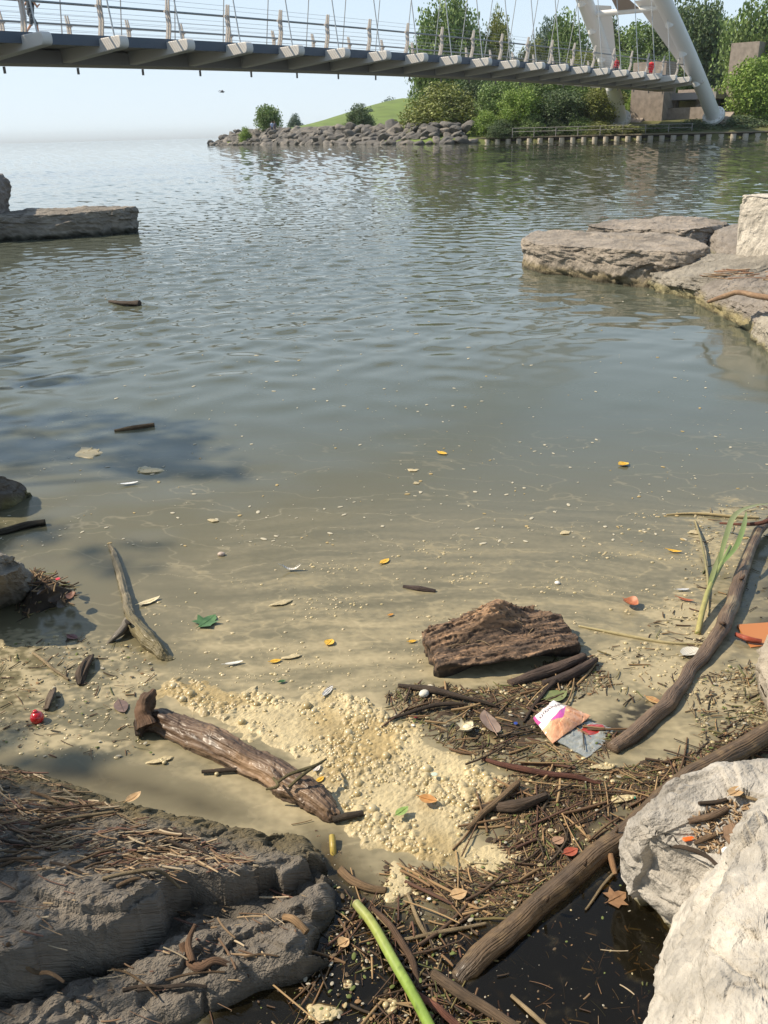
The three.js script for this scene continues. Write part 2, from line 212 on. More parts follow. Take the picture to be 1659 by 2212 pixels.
function scum(x, z) {   // how thick the floating film is
  const wx = x + 0.10 * fbm(x * 2.2, 1.5, z * 2.2, 3), wz = z + 0.10 * fbm(x * 2.2, 8.5, z * 2.2, 3) - 0.12 * x;
  const streak = fbm(wx * 1.7, 0, (wz + 0.10 * Math.sin(wx * 2.4 + 0.6)) * 19, 4), patch = fbm(wx * 5, 4, wz * 7, 4), fine = fbm(x * 40, 2, z * 60, 2), spill = Math.abs(fbm(wx * 2.6, 11, wz * 5, 4));
  const near = ss(3.35, 2.25, -z + 0.25 * patch) * ss(-0.85, -0.3, x + 0.4 * patch), e = 0.09 * patch + 0.03 * fine;
  let f = near * (0.26 + 0.3 * ss(2.5, 1.9, -z) + 0.75 * streak + 0.45 * patch + 0.35 * fine) + 0.25 * ss(0.02, 0, spill) * ss(4.5, 3, -z);
  f = Math.max(f, ss(-0.05, 0.04, reg('foam', x, z) + e) * 1.1);
  f = Math.max(f, (0.34 + 1.7 * patch + 1.2 * fine) * ss(-0.06, 0.06, reg('scumR', x, z) + e * 2) * 1.6, (0.3 + 1.9 * patch + 1.2 * fine) * ss(-0.06, 0.06, reg('scumR2', x, z) + e * 2) * 1.5, (0.25 + 1.6 * patch + 1.0 * fine) * ss(-0.08, 0.08, reg('scumEdge', x, z) + e * 2) * 1.3, (0.12 + 2.0 * patch + 1.3 * fine) * ss(-0.1, 0.1, reg('scumL', x, z) + e * 2) * 1.3);
  const dark = Math.max(ss(-0.05, 0.07, reg('matUp', x, z) + e * 1.6), ss(-0.05, 0.06, reg('matLow', x, z) + e * 1.5), ss(-0.02, 0.06, reg('channel', x, z) + e), ss(-0.02, 0.08, reg('shelf', x, z) + e * 0.6), ss(-0.02, 0.06, reg('rightGap', x, z)), ss(-0.02, 0.04, reg('darkGap', x, z) + e));
  const keep = ss(0.02, 0.12, patch + 0.4 * fine) * ss(0.03, -0.06, reg('channel', x, z)) * ss(0.03, -0.06, reg('shelf', x, z)) * lerp(0.8, 0.35, ss(-0.03, 0.05, reg('matLow', x, z)));
  const crust = fbm(x * 24 + 3, 6, z * 34, 4) + 0.5 * fbm(x * 75, 2, z * 95, 2), tear = ss(-3.0, -2.2, z);
  f = clamp(f * (1 - dark) + dark * keep * f); return lerp(f, clamp(ss(0.12, 0.62, f + 0.75 * crust) * (0.35 + 0.75 * f)), tear * 0.28 * (1 - ss(0, 0.03, reg('foam', x, z))));
}
function clear(x, z) { const e = 0.08 * fbm(x * 5, 3, z * 5, 3); return Math.max(0.985 * ss(-0.04, 0.08, reg('channel', x, z) + e), 0.85 * ss(-0.03, 0.1, reg('shelf', x, z) + e), 0.9 * ss(-0.03, 0.1, reg('matUp', x, z) + e), 0.95 * ss(-0.03, 0.1, reg('matLow', x, z) + e), 0.8 * ss(-0.02, 0.1, reg('rightGap', x, z) + e), 0.9 * ss(-0.02, 0.06, reg('darkGap', x, z) + e)); }
{
  const R = 1536, col = new Uint8Array(R * R * 4), pk = new Uint8Array(R * R * 4), murk = [0.088, 0.096, 0.072], murkNear = [0.145, 0.13, 0.08], film = [0.365, 0.31, 0.195], tint = [0.42, 0.36, 0.22];
  const srgb = (c) => (c <= 0.0031308 ? c * 12.92 : 1.055 * Math.pow(c, 1 / 2.4) - 0.055) * 255;
  for (let j = 0; j < R; j++) for (let i = 0; i < R; i++) {
    const x = X0 + ((i + 0.5) / R) * S6, z = -((j + 0.5) / R) * S6, b = Math.min(ss(0, 0.4, x - X0), ss(0, 0.4, X0 + S6 - x), ss(0, 0.6, S6 + z));
    const f = -z > 4.9 ? 0 : scum(x, z) * b, c = -z > 3.6 ? 0 : clear(x, z) * b * (1 - f), n = b * ss(4.4, 2.3, -z);
    const m = mix3(mix3(mix3(murk, murkNear, n), tint, c), film.map((v) => v * (1 + 0.35 * fbm(x * 60, 4, z * 80, 3))), Math.min(1, f * 1.15)), o = (j * R + i) * 4;
    col[o] = srgb(m[0]); col[o + 1] = srgb(m[1]); col[o + 2] = srgb(m[2]); col[o + 3] = 255;
    pk[o] = c * 255; pk[o + 1] = (0.06 + 0.09 * ss(6.4, 4.2, -z) * (1 - 0.8 * c) + 0.42 * ss(0.1, 0.6, f)) * 255; pk[o + 2] = 0; pk[o + 3] = 255;
  }
  const mk = (d, s) => { const t = new THREE.DataTexture(d, R, R); t.wrapS = t.wrapT = THREE.ClampToEdgeWrapping; t.magFilter = THREE.LinearFilter; if (s) t.colorSpace = THREE.SRGBColorSpace; t.needsUpdate = true; return t; };
  const tp = mk(pk);
  M.water = phys({ map: mk(col, true), transmission: 1, transmissionMap: tp, roughness: 1, roughnessMap: tp, ior: 1.33, side: THREE.DoubleSide });
}
const WAVES = []; for (let i = 0; i < 44; i++) { const L = 0.1 * Math.pow(4.8, rnd()), a = rr(-1.0, 1.0) + 0.15, k = 6.2832 / L; WAVES.push([Math.sin(a) * k, Math.cos(a) * k, rnd() * 6.28, k, L]); }
function waveH(x, z) {
  const r = Math.hypot(x, z), e = 0.13 + 0.9 * ss(3.2, 8.5, r + 1.6 * n3(x * 0.5, 3, z * 0.5) - 0.5 * x * ss(9, 5, r)), g = 0.75 + 0.7 * n3(x * 0.16, 7, z * 0.35 + 5);
  let h = 0; for (const w of WAVES) h += Math.sin(w[0] * x + w[1] * z + w[2] + 0.7 * Math.sin(0.6 * x + w[2])) * (w[4] > 0.22 ? 0.0105 : 0.008) / w[3] * (w[4] < 0.2 ? ss(4, 8, r) : 1);
  return h * e * Math.max(0.25, g) * (1.55 + 2.0 * ss(1.5, -3, x) * ss(16, 9, r) * ss(3.5, 6, r)) * (1 - 0.65 * ss(12, 50, r)) * (r > 60 ? Math.max(0.35, 60 / r) : 1);
}
{
  const rows = []; for (let r = 0.3; r < 1300; r += r < 60 ? Math.max(0.03, r * r * 0.0005) : r * 0.05) rows.push(r);
  const NA = 640, pos = [], nor = [], uv = [], idx = [];
  rows.forEach((r) => { for (let i = 0; i <= NA; i++) {
    const a = (i / NA - 0.5) * 2.3, x = Math.sin(a) * r, z = -Math.cos(a) * r, e = 0.006, far = r > 400;
    const h = far ? 0 : waveH(x, z), hx = far ? 0 : (waveH(x + e, z) - h) / e, hz = far ? 0 : (waveH(x, z + e) - h) / e, l = Math.hypot(hx, 1, hz);
    pos.push(x, r > 60 ? 0 : h, z); nor.push(-hx / l, 1 / l, -hz / l); uv.push((x - X0) / S6, -z / S6);
  } });
  for (let j = 0; j + 1 < rows.length; j++) for (let i = 0; i < NA; i++) { const a = j * (NA + 1) + i; idx.push(a, a + 1, a + NA + 1, a + 1, a + NA + 2, a + NA + 1); }
  const g = geom(pos, idx, null, uv); g.setAttribute('normal', new THREE.BufferAttribute(new Float32Array(nor), 3));
  struct('water', g, M.water);
}
{ // the bed: one sheet beyond the horizon
  const pos = [], idx = [], col = [], xs = [], zs = []; for (let i = 0; i <= 120; i++) { const t = i / 60 - 1; xs.push(Math.sign(t) * (Math.abs(t) * 3 + Math.pow(Math.abs(t), 9) * 3200)); } for (let i = 0; i <= 120; i++) { const t = i / 120; zs.push(3 - t * 9 - Math.pow(t, 9) * 3200); }
  for (const z of zs) for (const x of xs) { pos.push(x, -0.34 - clamp(-z - 1, 0, 40) * 0.16 + 0.05 * fbm(x * 2, 0, z * 2), z); const k = 0.7 + 0.6 * fbm(x * 9, 1, z * 9, 4); col.push(0.07 * k, 0.052 * k, 0.026 * k); }
  for (let j = 0; j < 120; j++) for (let i = 0; i < 120; i++) { const a = j * 121 + i; idx.push(a, a + 1, a + 121, a + 1, a + 122, a + 121); }
  struct('lake_bed', geom(pos, idx, col), M.plain);
}
// ------------------------------------------------------------ the far bank
const shore = [[458, 313.2], [480, 313.5], [560, 313], [680, 313], [800, 312.5], [900, 312], [1000, 310], [1030, 309], [1300, 303], [1500, 299], [1659, 295.5], [1900, 290]].map(([a, b]) => { const p = P(a, b); return [p.x, p.z]; });
const wallFrom = 7;
const bankLine = [...shore].reverse();
const bankPoly = [...shore, [260, shore[11][1]], [260, -900], [shore[0][0] - 2, -900]];
function bankH(x, z) {
  const d = sdPoly(bankPoly, x, z);
  const hill = 6.6 * ss(-26, 10, x + 0.04 * (z + 200)) * ss(-165, -225, z) * ss(30, -10, -z - 330);
  return d < 0 ? Math.max(-3, d * 0.9) : Math.min(0.4 + d * 0.16, x < 8 ? 2.1 : 1.9) + hill * 1.0 + 0.12 * fbm(x * 0.3, 0, z * 0.3, 3);
}
{
  const pos = [], idx = [], col = [], nx = 150, nz = 130;
  for (let j = 0; j <= nz; j++) for (let i = 0; i <= nx; i++) { const x = -48 + (i / nx) * 200, z = -86 - (j / nz) ** 1.4 * 320; const h = bankH(x, z); pos.push(x, h, z); const k = 0.8 + 0.7 * fbm(x * 0.4, 2, z * 0.4, 4); const br = ss(-118, -108, z) * ss(6, 16, x) * 0.8; col.push(lerp(0.15, 0.11, br) * k, lerp(0.215, 0.1, br) * k, lerp(0.04, 0.035, br) * k); }
  for (let j = 0; j < nz; j++) for (let i = 0; i < nx; i++) { const a = j * (nx + 1) + i; idx.push(a, a + 1, a + nx + 1, a + 1, a + nx + 2, a + nx + 1); }
  struct('grassy_bank', geom(pos, idx, col), M.plain);
}
// stone breakwater: every boulder a thing
{
  const variants = []; for (let v = 0; v < 6; v++) { const planes = []; for (let i = 0; i < 16; i++) planes.push([V(rr(-1, 1), rr(-1, 1), rr(-1, 1)).normalize(), rr(0.62, 0.95)]); let g = new THREE.IcosahedronGeometry(1, 6); g.deleteAttribute('uv'); g.deleteAttribute('normal'); g = mergeVertices(g, 1e-4); const p = g.attributes.position, w = V(0, 0, 0); for (let i = 0; i < p.count; i++) { w.fromBufferAttribute(p, i).normalize(); let r = 1.15; for (const [n, d] of planes) { const c = n.dot(w); if (c > 0.05) r = Math.min(r, d / c); } r *= 1 + 0.1 * fbm(w.x * 2.5 + v * 9, w.y * 2.5, w.z * 2.5, 3); p.setXYZ(i, w.x * r, w.y * r, w.z * r); } g.computeVertexNormals(); variants.push(g); }
  const tones = [[0.2, 0.185, 0.165], [0.245, 0.225, 0.2], [0.15, 0.142, 0.13], [0.29, 0.26, 0.225], [0.18, 0.17, 0.158]];
  const mats = tones.map((t) => std({ color: new THREE.Color().setRGB(...t), bumpMap: again(T.rockBump, 2), bumpScale: 0.15, roughness: 0.95, map: again(T.rock, 1) })); for (const g of variants) skewUV(g, 0.5);
  const line = shore.slice(0, 8), seg = []; let total = 0; for (let i = 0; i + 1 < line.length; i++) { const l = Math.hypot(line[i + 1][0] - line[i][0], line[i + 1][1] - line[i][1]); seg.push(l); total += l; }
  const pointAt = (s) => { let i = 0; while (i < seg.length - 1 && s > seg[i]) { s -= seg[i]; i++; } const a = line[i], b = line[i + 1], t = s / seg[i], dx = (b[0] - a[0]) / seg[i], dz = (b[1] - a[1]) / seg[i]; return [lerp(a[0], b[0], t), lerp(a[1], b[1], t), dz, -dx]; };
  const roots = [];
  const place = (x, y, z, r) => { const v = Math.floor(rnd() * 6), m = mats[Math.floor(rnd() * 5)]; const o = obj('boulder', variants[v], m); o.position.set(x, y, z); o.scale.set(r * rr(1.15, 1.7), r * rr(0.6, 0.85), r * rr(0.9, 1.3)); o.rotation.set(rr(-0.3, 0.3), rr(0, 6.28), rr(-0.5, 0.1)); tag(o, y < 0.5 ? 'grey boulder at the waterline of the stone breakwater across the water' : 'grey boulder piled on the stone breakwater across the water', 'boulder', y < 0.5 ? 'boulders along the breakwater waterline' : 'boulders piled on the breakwater'); roots.push(o); };
  for (let row = 0; row < 5; row++) for (let s = row * 0.5 + rr(0, 0.6); s < total; s += rr(1.0, 1.6) * (row ? 1.05 : 0.9)) {
    const [x, z, nx, nz] = pointAt(s), taper = clamp(s / 9), back = row * 0.8 + rr(-0.25, 0.25), sx = nz < 0 ? 1 : -1;
    if (row * 0.5 > 2.2 * taper + 0.15) continue;
    place(x + nx * sx * back, 0.05 + row * 0.46 + rr(-0.12, 0.12), z + nz * sx * back - (row ? 0.2 : 0), rr(0.5, 0.82) * (s > total - 12 ? 0.8 : 1));
  }
}
// sea wall with pale piles
{
  const w = thing('sea_wall', 'low dark sea wall faced with pale round piles below the trees', 'sea wall', null);
  const pts = shore.slice(wallFrom).map(([x, z]) => V(x, 0, z));
  const sheet = [], cap = [];
  for (let i = 0; i + 1 < pts.length; i++) { const a = pts[i], b = pts[i + 1]; sheet.push(beam(V(a.x, -0.3, a.z - 0.35), V(b.x, -0.3, b.z - 0.35), 0.16, 1.5)); cap.push(beam(V(a.x, 0.5, a.z - 0.3), V(b.x, 0.5, b.z - 0.3), 0.5, 0.12)); }
  obj('wall_face', mergeGeometries(sheet), std({ color: new THREE.Color().setRGB(0.045, 0.035, 0.028), roughness: 0.9 }), w);
  obj('cap_beam', mergeGeometries(cap), std({ color: new THREE.Color().setRGB(0.2, 0.17, 0.12), roughness: 0.9 }), w);
  const pg = new THREE.CylinderGeometry(0.27, 0.3, 0.5, 12), pm = std({ color: new THREE.Color().setRGB(0.52, 0.46, 0.37), roughness: 0.9, map: again(T.grit, 2) });
  let carry = 0; for (let i = 0; i + 1 < pts.length; i++) { const a = pts[i], b = pts[i + 1], L = a.distanceTo(b); for (let s = carry; s < L; s += 1.16) { const p = a.clone().lerp(b, s / L), o = obj('pile', pg, pm, w); o.position.set(p.x, 0.1, p.z); carry = s + 1.16 - L; } }
  const f = thing('rail_fence', 'low two-rail fence along the top of the sea wall', 'fence', null);
  const a = P(1105, 287, 0.7), b = P(1500, 283, 0.7); a.z = shore[8][1] - 2.2; b.z = shore[9][1] - 2; a.x = 15; b.x = 33;
  for (let i = 0; i <= 8; i++) { const p = a.clone().lerp(b, i / 8); obj('fence_post', rod(V(p.x, 0.5, p.z), V(p.x, 1.45, p.z), 0.04), M.under, f); }
  for (const y of [1.05, 1.4]) obj('rail', rod(V(a.x, y, a.z), V(b.x, y, b.z), 0.028), M.under, f);
}
// ------------------------------------------------------------ the arch bridge
const BO = Z(102, 83, 40), BU = V(0.6171, 0, -0.7869), BW = V(-0.7869, 0, -0.6171);
const camber = (s) => clamp(0.0207 * s - 0.000232 * s * s, -1.2, 0.6);
const B = (s, t, y) => BO.clone().addScaledVector(BU, s).addScaledVector(BW, t).add(V(0, camber(s) + y, 0));
const SP = 3.75, N0 = -7, N1 = 21;
{
  const br = thing('arch_bridge', 'white footbridge with tapered floor beams hung from twin leaning steel arches', 'bridge', null);
  const strip = (t, y, w, h, name, m) => { const gs = []; for (let i = N0; i < N1; i++) gs.push(beam(B(i * SP, t, y), B((i + 1) * SP + 0.002, t, y), w, h)); return obj(name, mergeGeometries(gs), m, br); };
  strip(5.25, 0.13, 7.5, 0.26, 'deck_slab', M.under);
  strip(1.46, 0.13, 0.08, 0.42, 'edge_fascia', M.fascia); strip(9.04, 0.13, 0.08, 0.42, 'edge_fascia', M.fascia);
  strip(5.25, -0.34, 1.9, 0.56, 'spine_girder', M.under);
  // floor beams: tapering out to a rounded tip, both sides
  const sh = new THREE.Shape(); sh.moveTo(0.12, -0.2); sh.lineTo(4.35, -0.54); sh.lineTo(6.15, -0.54); sh.lineTo(10.38, -0.2); sh.quadraticCurveTo(10.5, -0.16, 10.5, 0); sh.quadraticCurveTo(10.5, 0.2, 10.36, 0.22); sh.lineTo(9.0, 0.17); sh.lineTo(9.0, -0.01); sh.lineTo(1.5, -0.01); sh.lineTo(1.5, 0.17); sh.lineTo(0.14, 0.22); sh.quadraticCurveTo(0, 0.2, 0, 0); sh.quadraticCurveTo(0, -0.16, 0.12, -0.2);
  const bg = new THREE.ExtrudeGeometry(sh, { depth: 0.34, bevelEnabled: true, bevelSize: 0.04, bevelThickness: 0.06, bevelSegments: 3, curveSegments: 6 }); bg.translate(0, 0, -0.17);
  const basis = new THREE.Matrix4().makeBasis(BW, V(0, 1, 0), BU.clone().negate());
  const pp = new THREE.Shape(); pp.moveTo(-0.06, 0.1); pp.lineTo(0.1, 0.1); pp.lineTo(-0.1, 0.75); pp.lineTo(-0.08, 1.32); pp.lineTo(-0.2, 1.8); pp.lineTo(-0.27, 1.8); pp.lineTo(-0.21, 1.32); pp.lineTo(-0.23, 0.75); pp.lineTo(-0.06, 0.1);
  const plate = new THREE.ExtrudeGeometry(pp, { depth: 0.035, bevelEnabled: true, bevelSize: 0.01, bevelThickness: 0.01, bevelSegments: 1 });
  const p1 = plate.clone().translate(0, 0, 0.05), p2 = plate.clone().translate(0, 0, -0.09), brace = box(0.12, 0.1, 0.3).translate(-0.1, 1.32, 0);
  const postG = mergeGeometries([p1, p2, brace].map((g) => { const q = g.index ? g.toNonIndexed() : g; return q; })); postG.rotateY(Math.PI);
  const turn = (g, s, t, y, flip) => { const m = basis.clone(); if (flip) m.multiply(new THREE.Matrix4().makeRotationY(Math.PI)); m.setPosition(B(s, t, y)); const o = new THREE.Mesh(g); o.applyMatrix4(m); return o; };
  const put = (name, g, mat, s, t, y, flip) => { const o = turn(g, s, t, y, flip); o.material = mat; o.name = name; o.castShadow = o.receiveShadow = true; br.add(o); return o; };
  for (let i = N0; i <= N1 - 1; i++) {
    put('floor_beam', bg, M.bridgeGrey, i * SP, 0, 0);
    put('rail_post', postG, M.post, i * SP, 1.55, 0.15, true); put('rail_post', postG, M.post, i * SP, 8.95, 0.15);
    obj('drain_spout', rod(B(i * SP + 0.6, 4.4, -0.75), B(i * SP + 0.6, 4.4, -1.02), 0.06), M.under, br);
  }
  const line = (t, y, r, name, m) => { const gs = []; for (let i = N0; i < N1 - 1; i++) gs.push(rod(B(i * SP, t, y), B((i + 1) * SP, t, y), r, 6)); return obj(name, mergeGeometries(gs), m, br); };
  line(1.7, 1.5, 0.055, 'handrail', M.rail); line(8.8, 1.5, 0.055, 'handrail', M.rail);
  for (const y of [0.45, 0.65, 0.85, 1.05, 1.25, 1.75, 1.95]) { line(1.7, y, 0.008, 'rail_cable', M.steel); line(8.8, y, 0.008, 'rail_cable', M.steel); }
  // arches
  const SF = 79.5, lean = 0.15, arc = (d) => -3.05 + 0.87 * d - 0.0085 * d * d;
  const A1 = (d) => { const y = arc(d); return BO.clone().addScaledVector(BU, SF - d).addScaledVector(BW, 0.6 + lean * (y - 0.3)).add(V(0, y, 0)); };
  const A2 = (d) => { const y = arc(d); return BO.clone().addScaledVector(BU, SF - 0.6 - d).addScaledVector(BW, 9.8 - lean * (y - 0.3)).add(V(0, y, 0)); };
  for (const A of [A1, A2]) {
    const pts = []; for (let d = 0; d <= 102; d += 3) pts.push(A(d));
    obj('arch_rib', new THREE.TubeGeometry(new THREE.CatmullRomCurve3(pts), 70, 0.74, 22), M.white, br);
    const dir = A(0.6).sub(A(0)).normalize(), bp = obj('base_flange', rod(A(0).addScaledVector(dir, -0.1), A(0).addScaledVector(dir, 0.22), 1.15, 22), M.white, br);
    for (let k = 0; k < 12; k++) { const a = (k / 12) * 6.283, s = V(1, 0, 0).cross(dir).normalize(), b = s.clone().cross(dir); const c = A(0).addScaledVector(s, Math.cos(a) * 0.98).addScaledVector(b, Math.sin(a) * 0.98).addScaledVector(dir, 0.22); obj('bolt', rod(c, c.clone().addScaledVector(dir, 0.16), 0.07), M.white, bp); }
    for (const d of [4.2, 7.6, 10.9, 14.1, 17.4]) { const c = A(d), tn = A(d + 0.2).sub(A(d - 0.2)).normalize(), out = V(0, -1, 0).addScaledVector(tn, tn.y).normalize(), g = new THREE.ConeGeometry(0.42, 1.35, 12).translate(0, 0.66, 0); g.applyMatrix4(new THREE.Matrix4().compose(c.clone().addScaledVector(out, 0.62), new THREE.Quaternion().setFromUnitVectors(V(0, 1, 0), tn.clone().addScaledVector(out, -0.25).normalize()), V(1, 1, 1))); obj('cable_lug', g, M.white, br); }
    // tapered fin that leans back from each rib
    const fa = A(13.3), fb = A(3.9), bk = BU.clone().multiplyScalar(A === A1 ? 0.4 : 2.6).addScaledVector(BW, A === A1 ? 2.6 : -1.2), fin = [];
    const q = [fa.clone(), fa.clone().add(bk), fb.clone().addScaledVector(bk, 0.25), fb.clone()]; for (const z of [0.09, -0.09]) for (const p of q) fin.push(p.x + BU.x * z + z, p.y, p.z + z);
    obj('bracing_fin', toCreasedNormals(geom(fin, [0, 1, 2, 0, 2, 3, 4, 6, 5, 4, 7, 6, 0, 4, 5, 0, 5, 1, 1, 5, 6, 1, 6, 2, 2, 6, 7, 2, 7, 3, 3, 7, 4, 3, 4, 0]), 0.5), M.white, br);
  }
  for (const d of [12.2, 24, 36, 48, 60, 72, 84]) obj('cross_strut', rod(A1(d), A2(d), 0.26, 14), M.white, br);
  for (const d of [12.2]) { const m = A1(d).lerp(A2(d), 0.5), w2 = A2(d).sub(A1(d)).normalize(), tri = []; const q = [m.clone().addScaledVector(w2, -1.3), m.clone().addScaledVector(w2, 0.9), m.clone().addScaledVector(w2, 0.6).add(A1(d + 5).sub(A1(d)).multiplyScalar(0.9))]; for (const z of [0.08, -0.08]) for (const p of q) tri.push(p.x + z * BU.x, p.y, p.z + z * BU.z); obj('bracing_plate', toCreasedNormals(geom(tri, [0, 1, 2, 3, 5, 4, 0, 3, 4, 0, 4, 1, 1, 4, 5, 1, 5, 2, 2, 5, 3, 2, 3, 0]), 0.5), M.concrete, br);
    for (const [f, g] of [[A1, 0.1], [A2, 0.9]]) obj('bracing_rod', rod(q[2], f(d + 9), 0.13), M.white, br); }
  for (let i = -5; i <= 19; i++) { const s = i * SP, d = SF - s; if (d < 3) continue; const y = arc(d), hook = (t0, A) => obj('hanger', rod(B(s, t0, 0.25), A(d), 0.035, 6), M.steel, br); if (y > 1) { hook(0.62, A1); hook(9.9, (q) => A2(q - 0.6)); } }
}
// ------------------------------------------------------------ concrete abutment at the end of the bridge
{
  const ab = thing('bridge_abutment', 'weathered concrete abutment with two pylons under the end of the bridge', 'abutment', null);
  const blk = (s0, s1, t0, t1, y0, y1, name, m = M.concrete) => { const g = box(s1 - s0, y1 - y0, t1 - t0); g.applyMatrix4(new THREE.Matrix4().makeBasis(BU, V(0, 1, 0), BW.clone().negate())); const c = BO.clone().addScaledVector(BU, (s0 + s1) / 2).addScaledVector(BW, (t0 + t1) / 2).add(V(0, (y0 + y1) / 2, 0)); g.translate(c.x, c.y, c.z); skewUV(g, 0.5); return obj(name, g, m, ab); };
  blk(81, 84.5, 6.4, 10.2, -4.2, 2.7, 'pylon'); blk(86.4, 90.5, -1.6, 1.4, -4.2, 4.3, 'pylon');
  blk(82.6, 87, 2.2, 10.55, -4.2, -2.0, 'abutment_wall'); blk(83.4, 92, 1.45, 10.55, -1.2, -0.5, 'bearing_shelf', M.under);
  blk(84.4, 85.4, 3, 3.9, -3.99, -1.2, 'pier'); blk(84.4, 85.4, 6.2, 7.0, -3.99, -1.2, 'pier');
  blk(92, 120, 1.5, 9, -4.2, 0.1, 'approach_ramp');
  for (const [s, t, k] of [[81, 9.6, 0], [80.8, -0.2, 1]]) { const g = box(2.6, 1.7, 2.2); g.rotateZ(k ? 0.4 : 0.5); g.applyMatrix4(new THREE.Matrix4().makeBasis(BU, V(0, 1, 0), BW.clone().negate())); const c = B(s, t, -3.9); g.translate(c.x, c.y - camber(s), c.z); skewUV(g, 0.5); obj('thrust_block', g, M.concrete, ab); }
}
seed = 909;
// ------------------------------------------------------------ trees
function crown(kind, n, leaf, tints) {
  const pos = [], nor = [], col = [], idx = [], lobes = [];
  const inside = () => { for (;;) { const p = V(rr(-1, 1), rr(0, 1), rr(-1, 1)); const r = Math.hypot(p.x, p.z), y = p.y;
    const lim = kind === 'conifer' ? 0.92 * (1 - y) ** 0.8 * (0.75 + 0.25 * Math.cos(y * 40)) + 0.05 : kind === 'poplar' ? 0.95 * Math.sqrt(clamp(1 - ((y - 0.45) / 0.56) ** 2)) * (0.78 + 0.75 * n3(p.x * 2.2 + 9, y * 6, p.z * 2.2)) : kind === 'bush' ? Math.sqrt(clamp(1 - y * y)) * (0.8 + 0.65 * n3(p.x * 2.4, y * 4, p.z * 2.4)) : Math.sqrt(clamp(1 - ((y - 0.55) / 0.46) ** 2)) * (0.82 + 0.8 * n3(p.x * 2.2, y * 4 + 4, p.z * 2.2));
    if (r < lim && r > lim * 0.35 * rnd()) return p; } };
  for (let i = 0; i < n; i++) lobes.push(inside());
  for (const c of lobes) {
    const k = rr(0.72, 1.25), tint = mix3(tints[0], tints[1], rnd()), R = leaf * 4.2;
    for (let q = 0; q < 16; q++) {
      const d = V(rr(-1, 1), rr(-1, 1), rr(-1, 1)); if (d.length() > 1) d.normalize(); const p = c.clone().add(V(d.x * R, d.y * R * 0.55, d.z * R));
      const s = leaf * rr(0.5, 1.25), a = V(rr(-1, 1), rr(-0.7, 0.7), rr(-1, 1)).normalize(), b = V(rr(-1, 1), rr(-1, 1), rr(-1, 1)).cross(a).normalize(), o = pos.length / 3, f = k * rr(0.85, 1.15);
      for (const [u, v] of [[-1, 0], [0, 0.62], [1, 0], [0, -0.62]]) { pos.push(p.x + (a.x * u + b.x * v) * s, (p.y + (a.y * u + b.y * v) * s * 0.6), p.z + (a.z * u + b.z * v) * s); col.push(tint[0] * f, tint[1] * f, tint[2] * f); }
      idx.push(o, o + 1, o + 2, o, o + 2, o + 3);
    }
  }
  return geom(pos, idx, col);
}
const G = { mid: [[0.12, 0.2, 0.045], [0.2, 0.29, 0.07]], dark: [[0.06, 0.11, 0.033], [0.11, 0.17, 0.05]], olive: [[0.17, 0.2, 0.035], [0.25, 0.28, 0.06]], bright: [[0.16, 0.26, 0.03], [0.25, 0.36, 0.05]], blue: [[0.10, 0.16, 0.11], [0.15, 0.21, 0.15]] };  // the blue tone has the haze of distance mixed into the leaf colour
const CR = {};
const crownOf = (kind, tone, n) => (CR[kind + tone + n] ??= crown(kind, n > 300 ? 900 : n + 150, n > 300 ? 0.04 : 0.065, G[tone]));
const barkM = std({ color: new THREE.Color().setRGB(0.12, 0.095, 0.07), roughness: 0.95 });
function tree(kind, tone, cx, topY, baseY, half, z, label, n = 380) {
  const a = Z(cx, topY, -z), b0 = Z(cx, baseY, -z), gy = Math.min(b0.y, Math.max(bankH(a.x, z), -0.2)), w = half / 1916 * -z * (n > 300 ? 1.28 : 1), h = a.y - gy;
  const t = thing(kind === 'bush' ? 'shrub' : kind === 'conifer' ? 'spruce_tree' : kind === 'poplar' ? 'poplar_tree' : 'leafy_tree', label, kind === 'bush' ? 'shrub' : 'tree', V(a.x, gy, z));
  const c = obj('crown', crownOf(kind, tone, n), M.leaf, t); const y0 = kind === 'bush' ? 0 : kind === 'conifer' ? h * 0.06 : kind === 'poplar' ? h * 0.05 : h * 0.12; c.position.y = y0; c.scale.set(w, h - y0, Math.max(w * 0.85, 1)); c.rotation.y = rr(0, 6.28);
  if (Math.abs(c.scale.x - c.scale.z) > 0) c.scale.z = c.scale.x;
  const tr = [rod(V(0, -0.3, 0), V(0, h * 0.8, 0), Math.max(0.06, h * 0.022), 7, 0.03)]; if (kind !== 'conifer') for (let i = 0; i < 5; i++) { const y = h * rr(0.15, 0.5), an = i * 1.3; tr.push(rod(V(0, y, 0), V(Math.cos(an) * w * 0.6, y + h * 0.22, Math.sin(an) * w * 0.6), h * 0.01, 5, 0.02)); }
  obj('trunk', mergeGeometries(tr), barkM, t);
  return t;
}
tree('poplar', 'mid', 965, -20, 262, 52, -135, 'tall grey-green tree at the left end of the wood, behind the olive shrub');
tree('poplar', 'mid', 1022, 60, 262, 30, -132, 'shorter tree leaning on the right flank of the tall leftmost tree');
tree('poplar', 'mid', 925, 60, 262, 32, -136, 'loose tree on the left flank of the tall leftmost tree');
tree('poplar', 'olive', 1075, 26, 262, 29, -133, 'slender yellow-green tree standing free right of the tall leftmost tree');
tree('poplar', 'olive', 1152, 88, 262, 32, -134, 'thin low yellow-green tree behind the middle of the bridge deck');
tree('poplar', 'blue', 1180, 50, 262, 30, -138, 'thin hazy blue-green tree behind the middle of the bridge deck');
tree('poplar', 'mid', 1228, 22, 262, 40, -136, 'round-topped tree just left of the far arch leg');
tree('round', 'olive', 1262, 110, 262, 34, -128, 'olive tree partly behind the far arch leg');
tree('poplar', 'dark', 1318, 40, 262, 30, -136, 'narrow dark tree seen between the two arch legs, nearest the far leg');
tree('round', 'mid', 1375, 55, 265, 48, -134, 'broad tree seen between the two arch legs, behind the red figures');
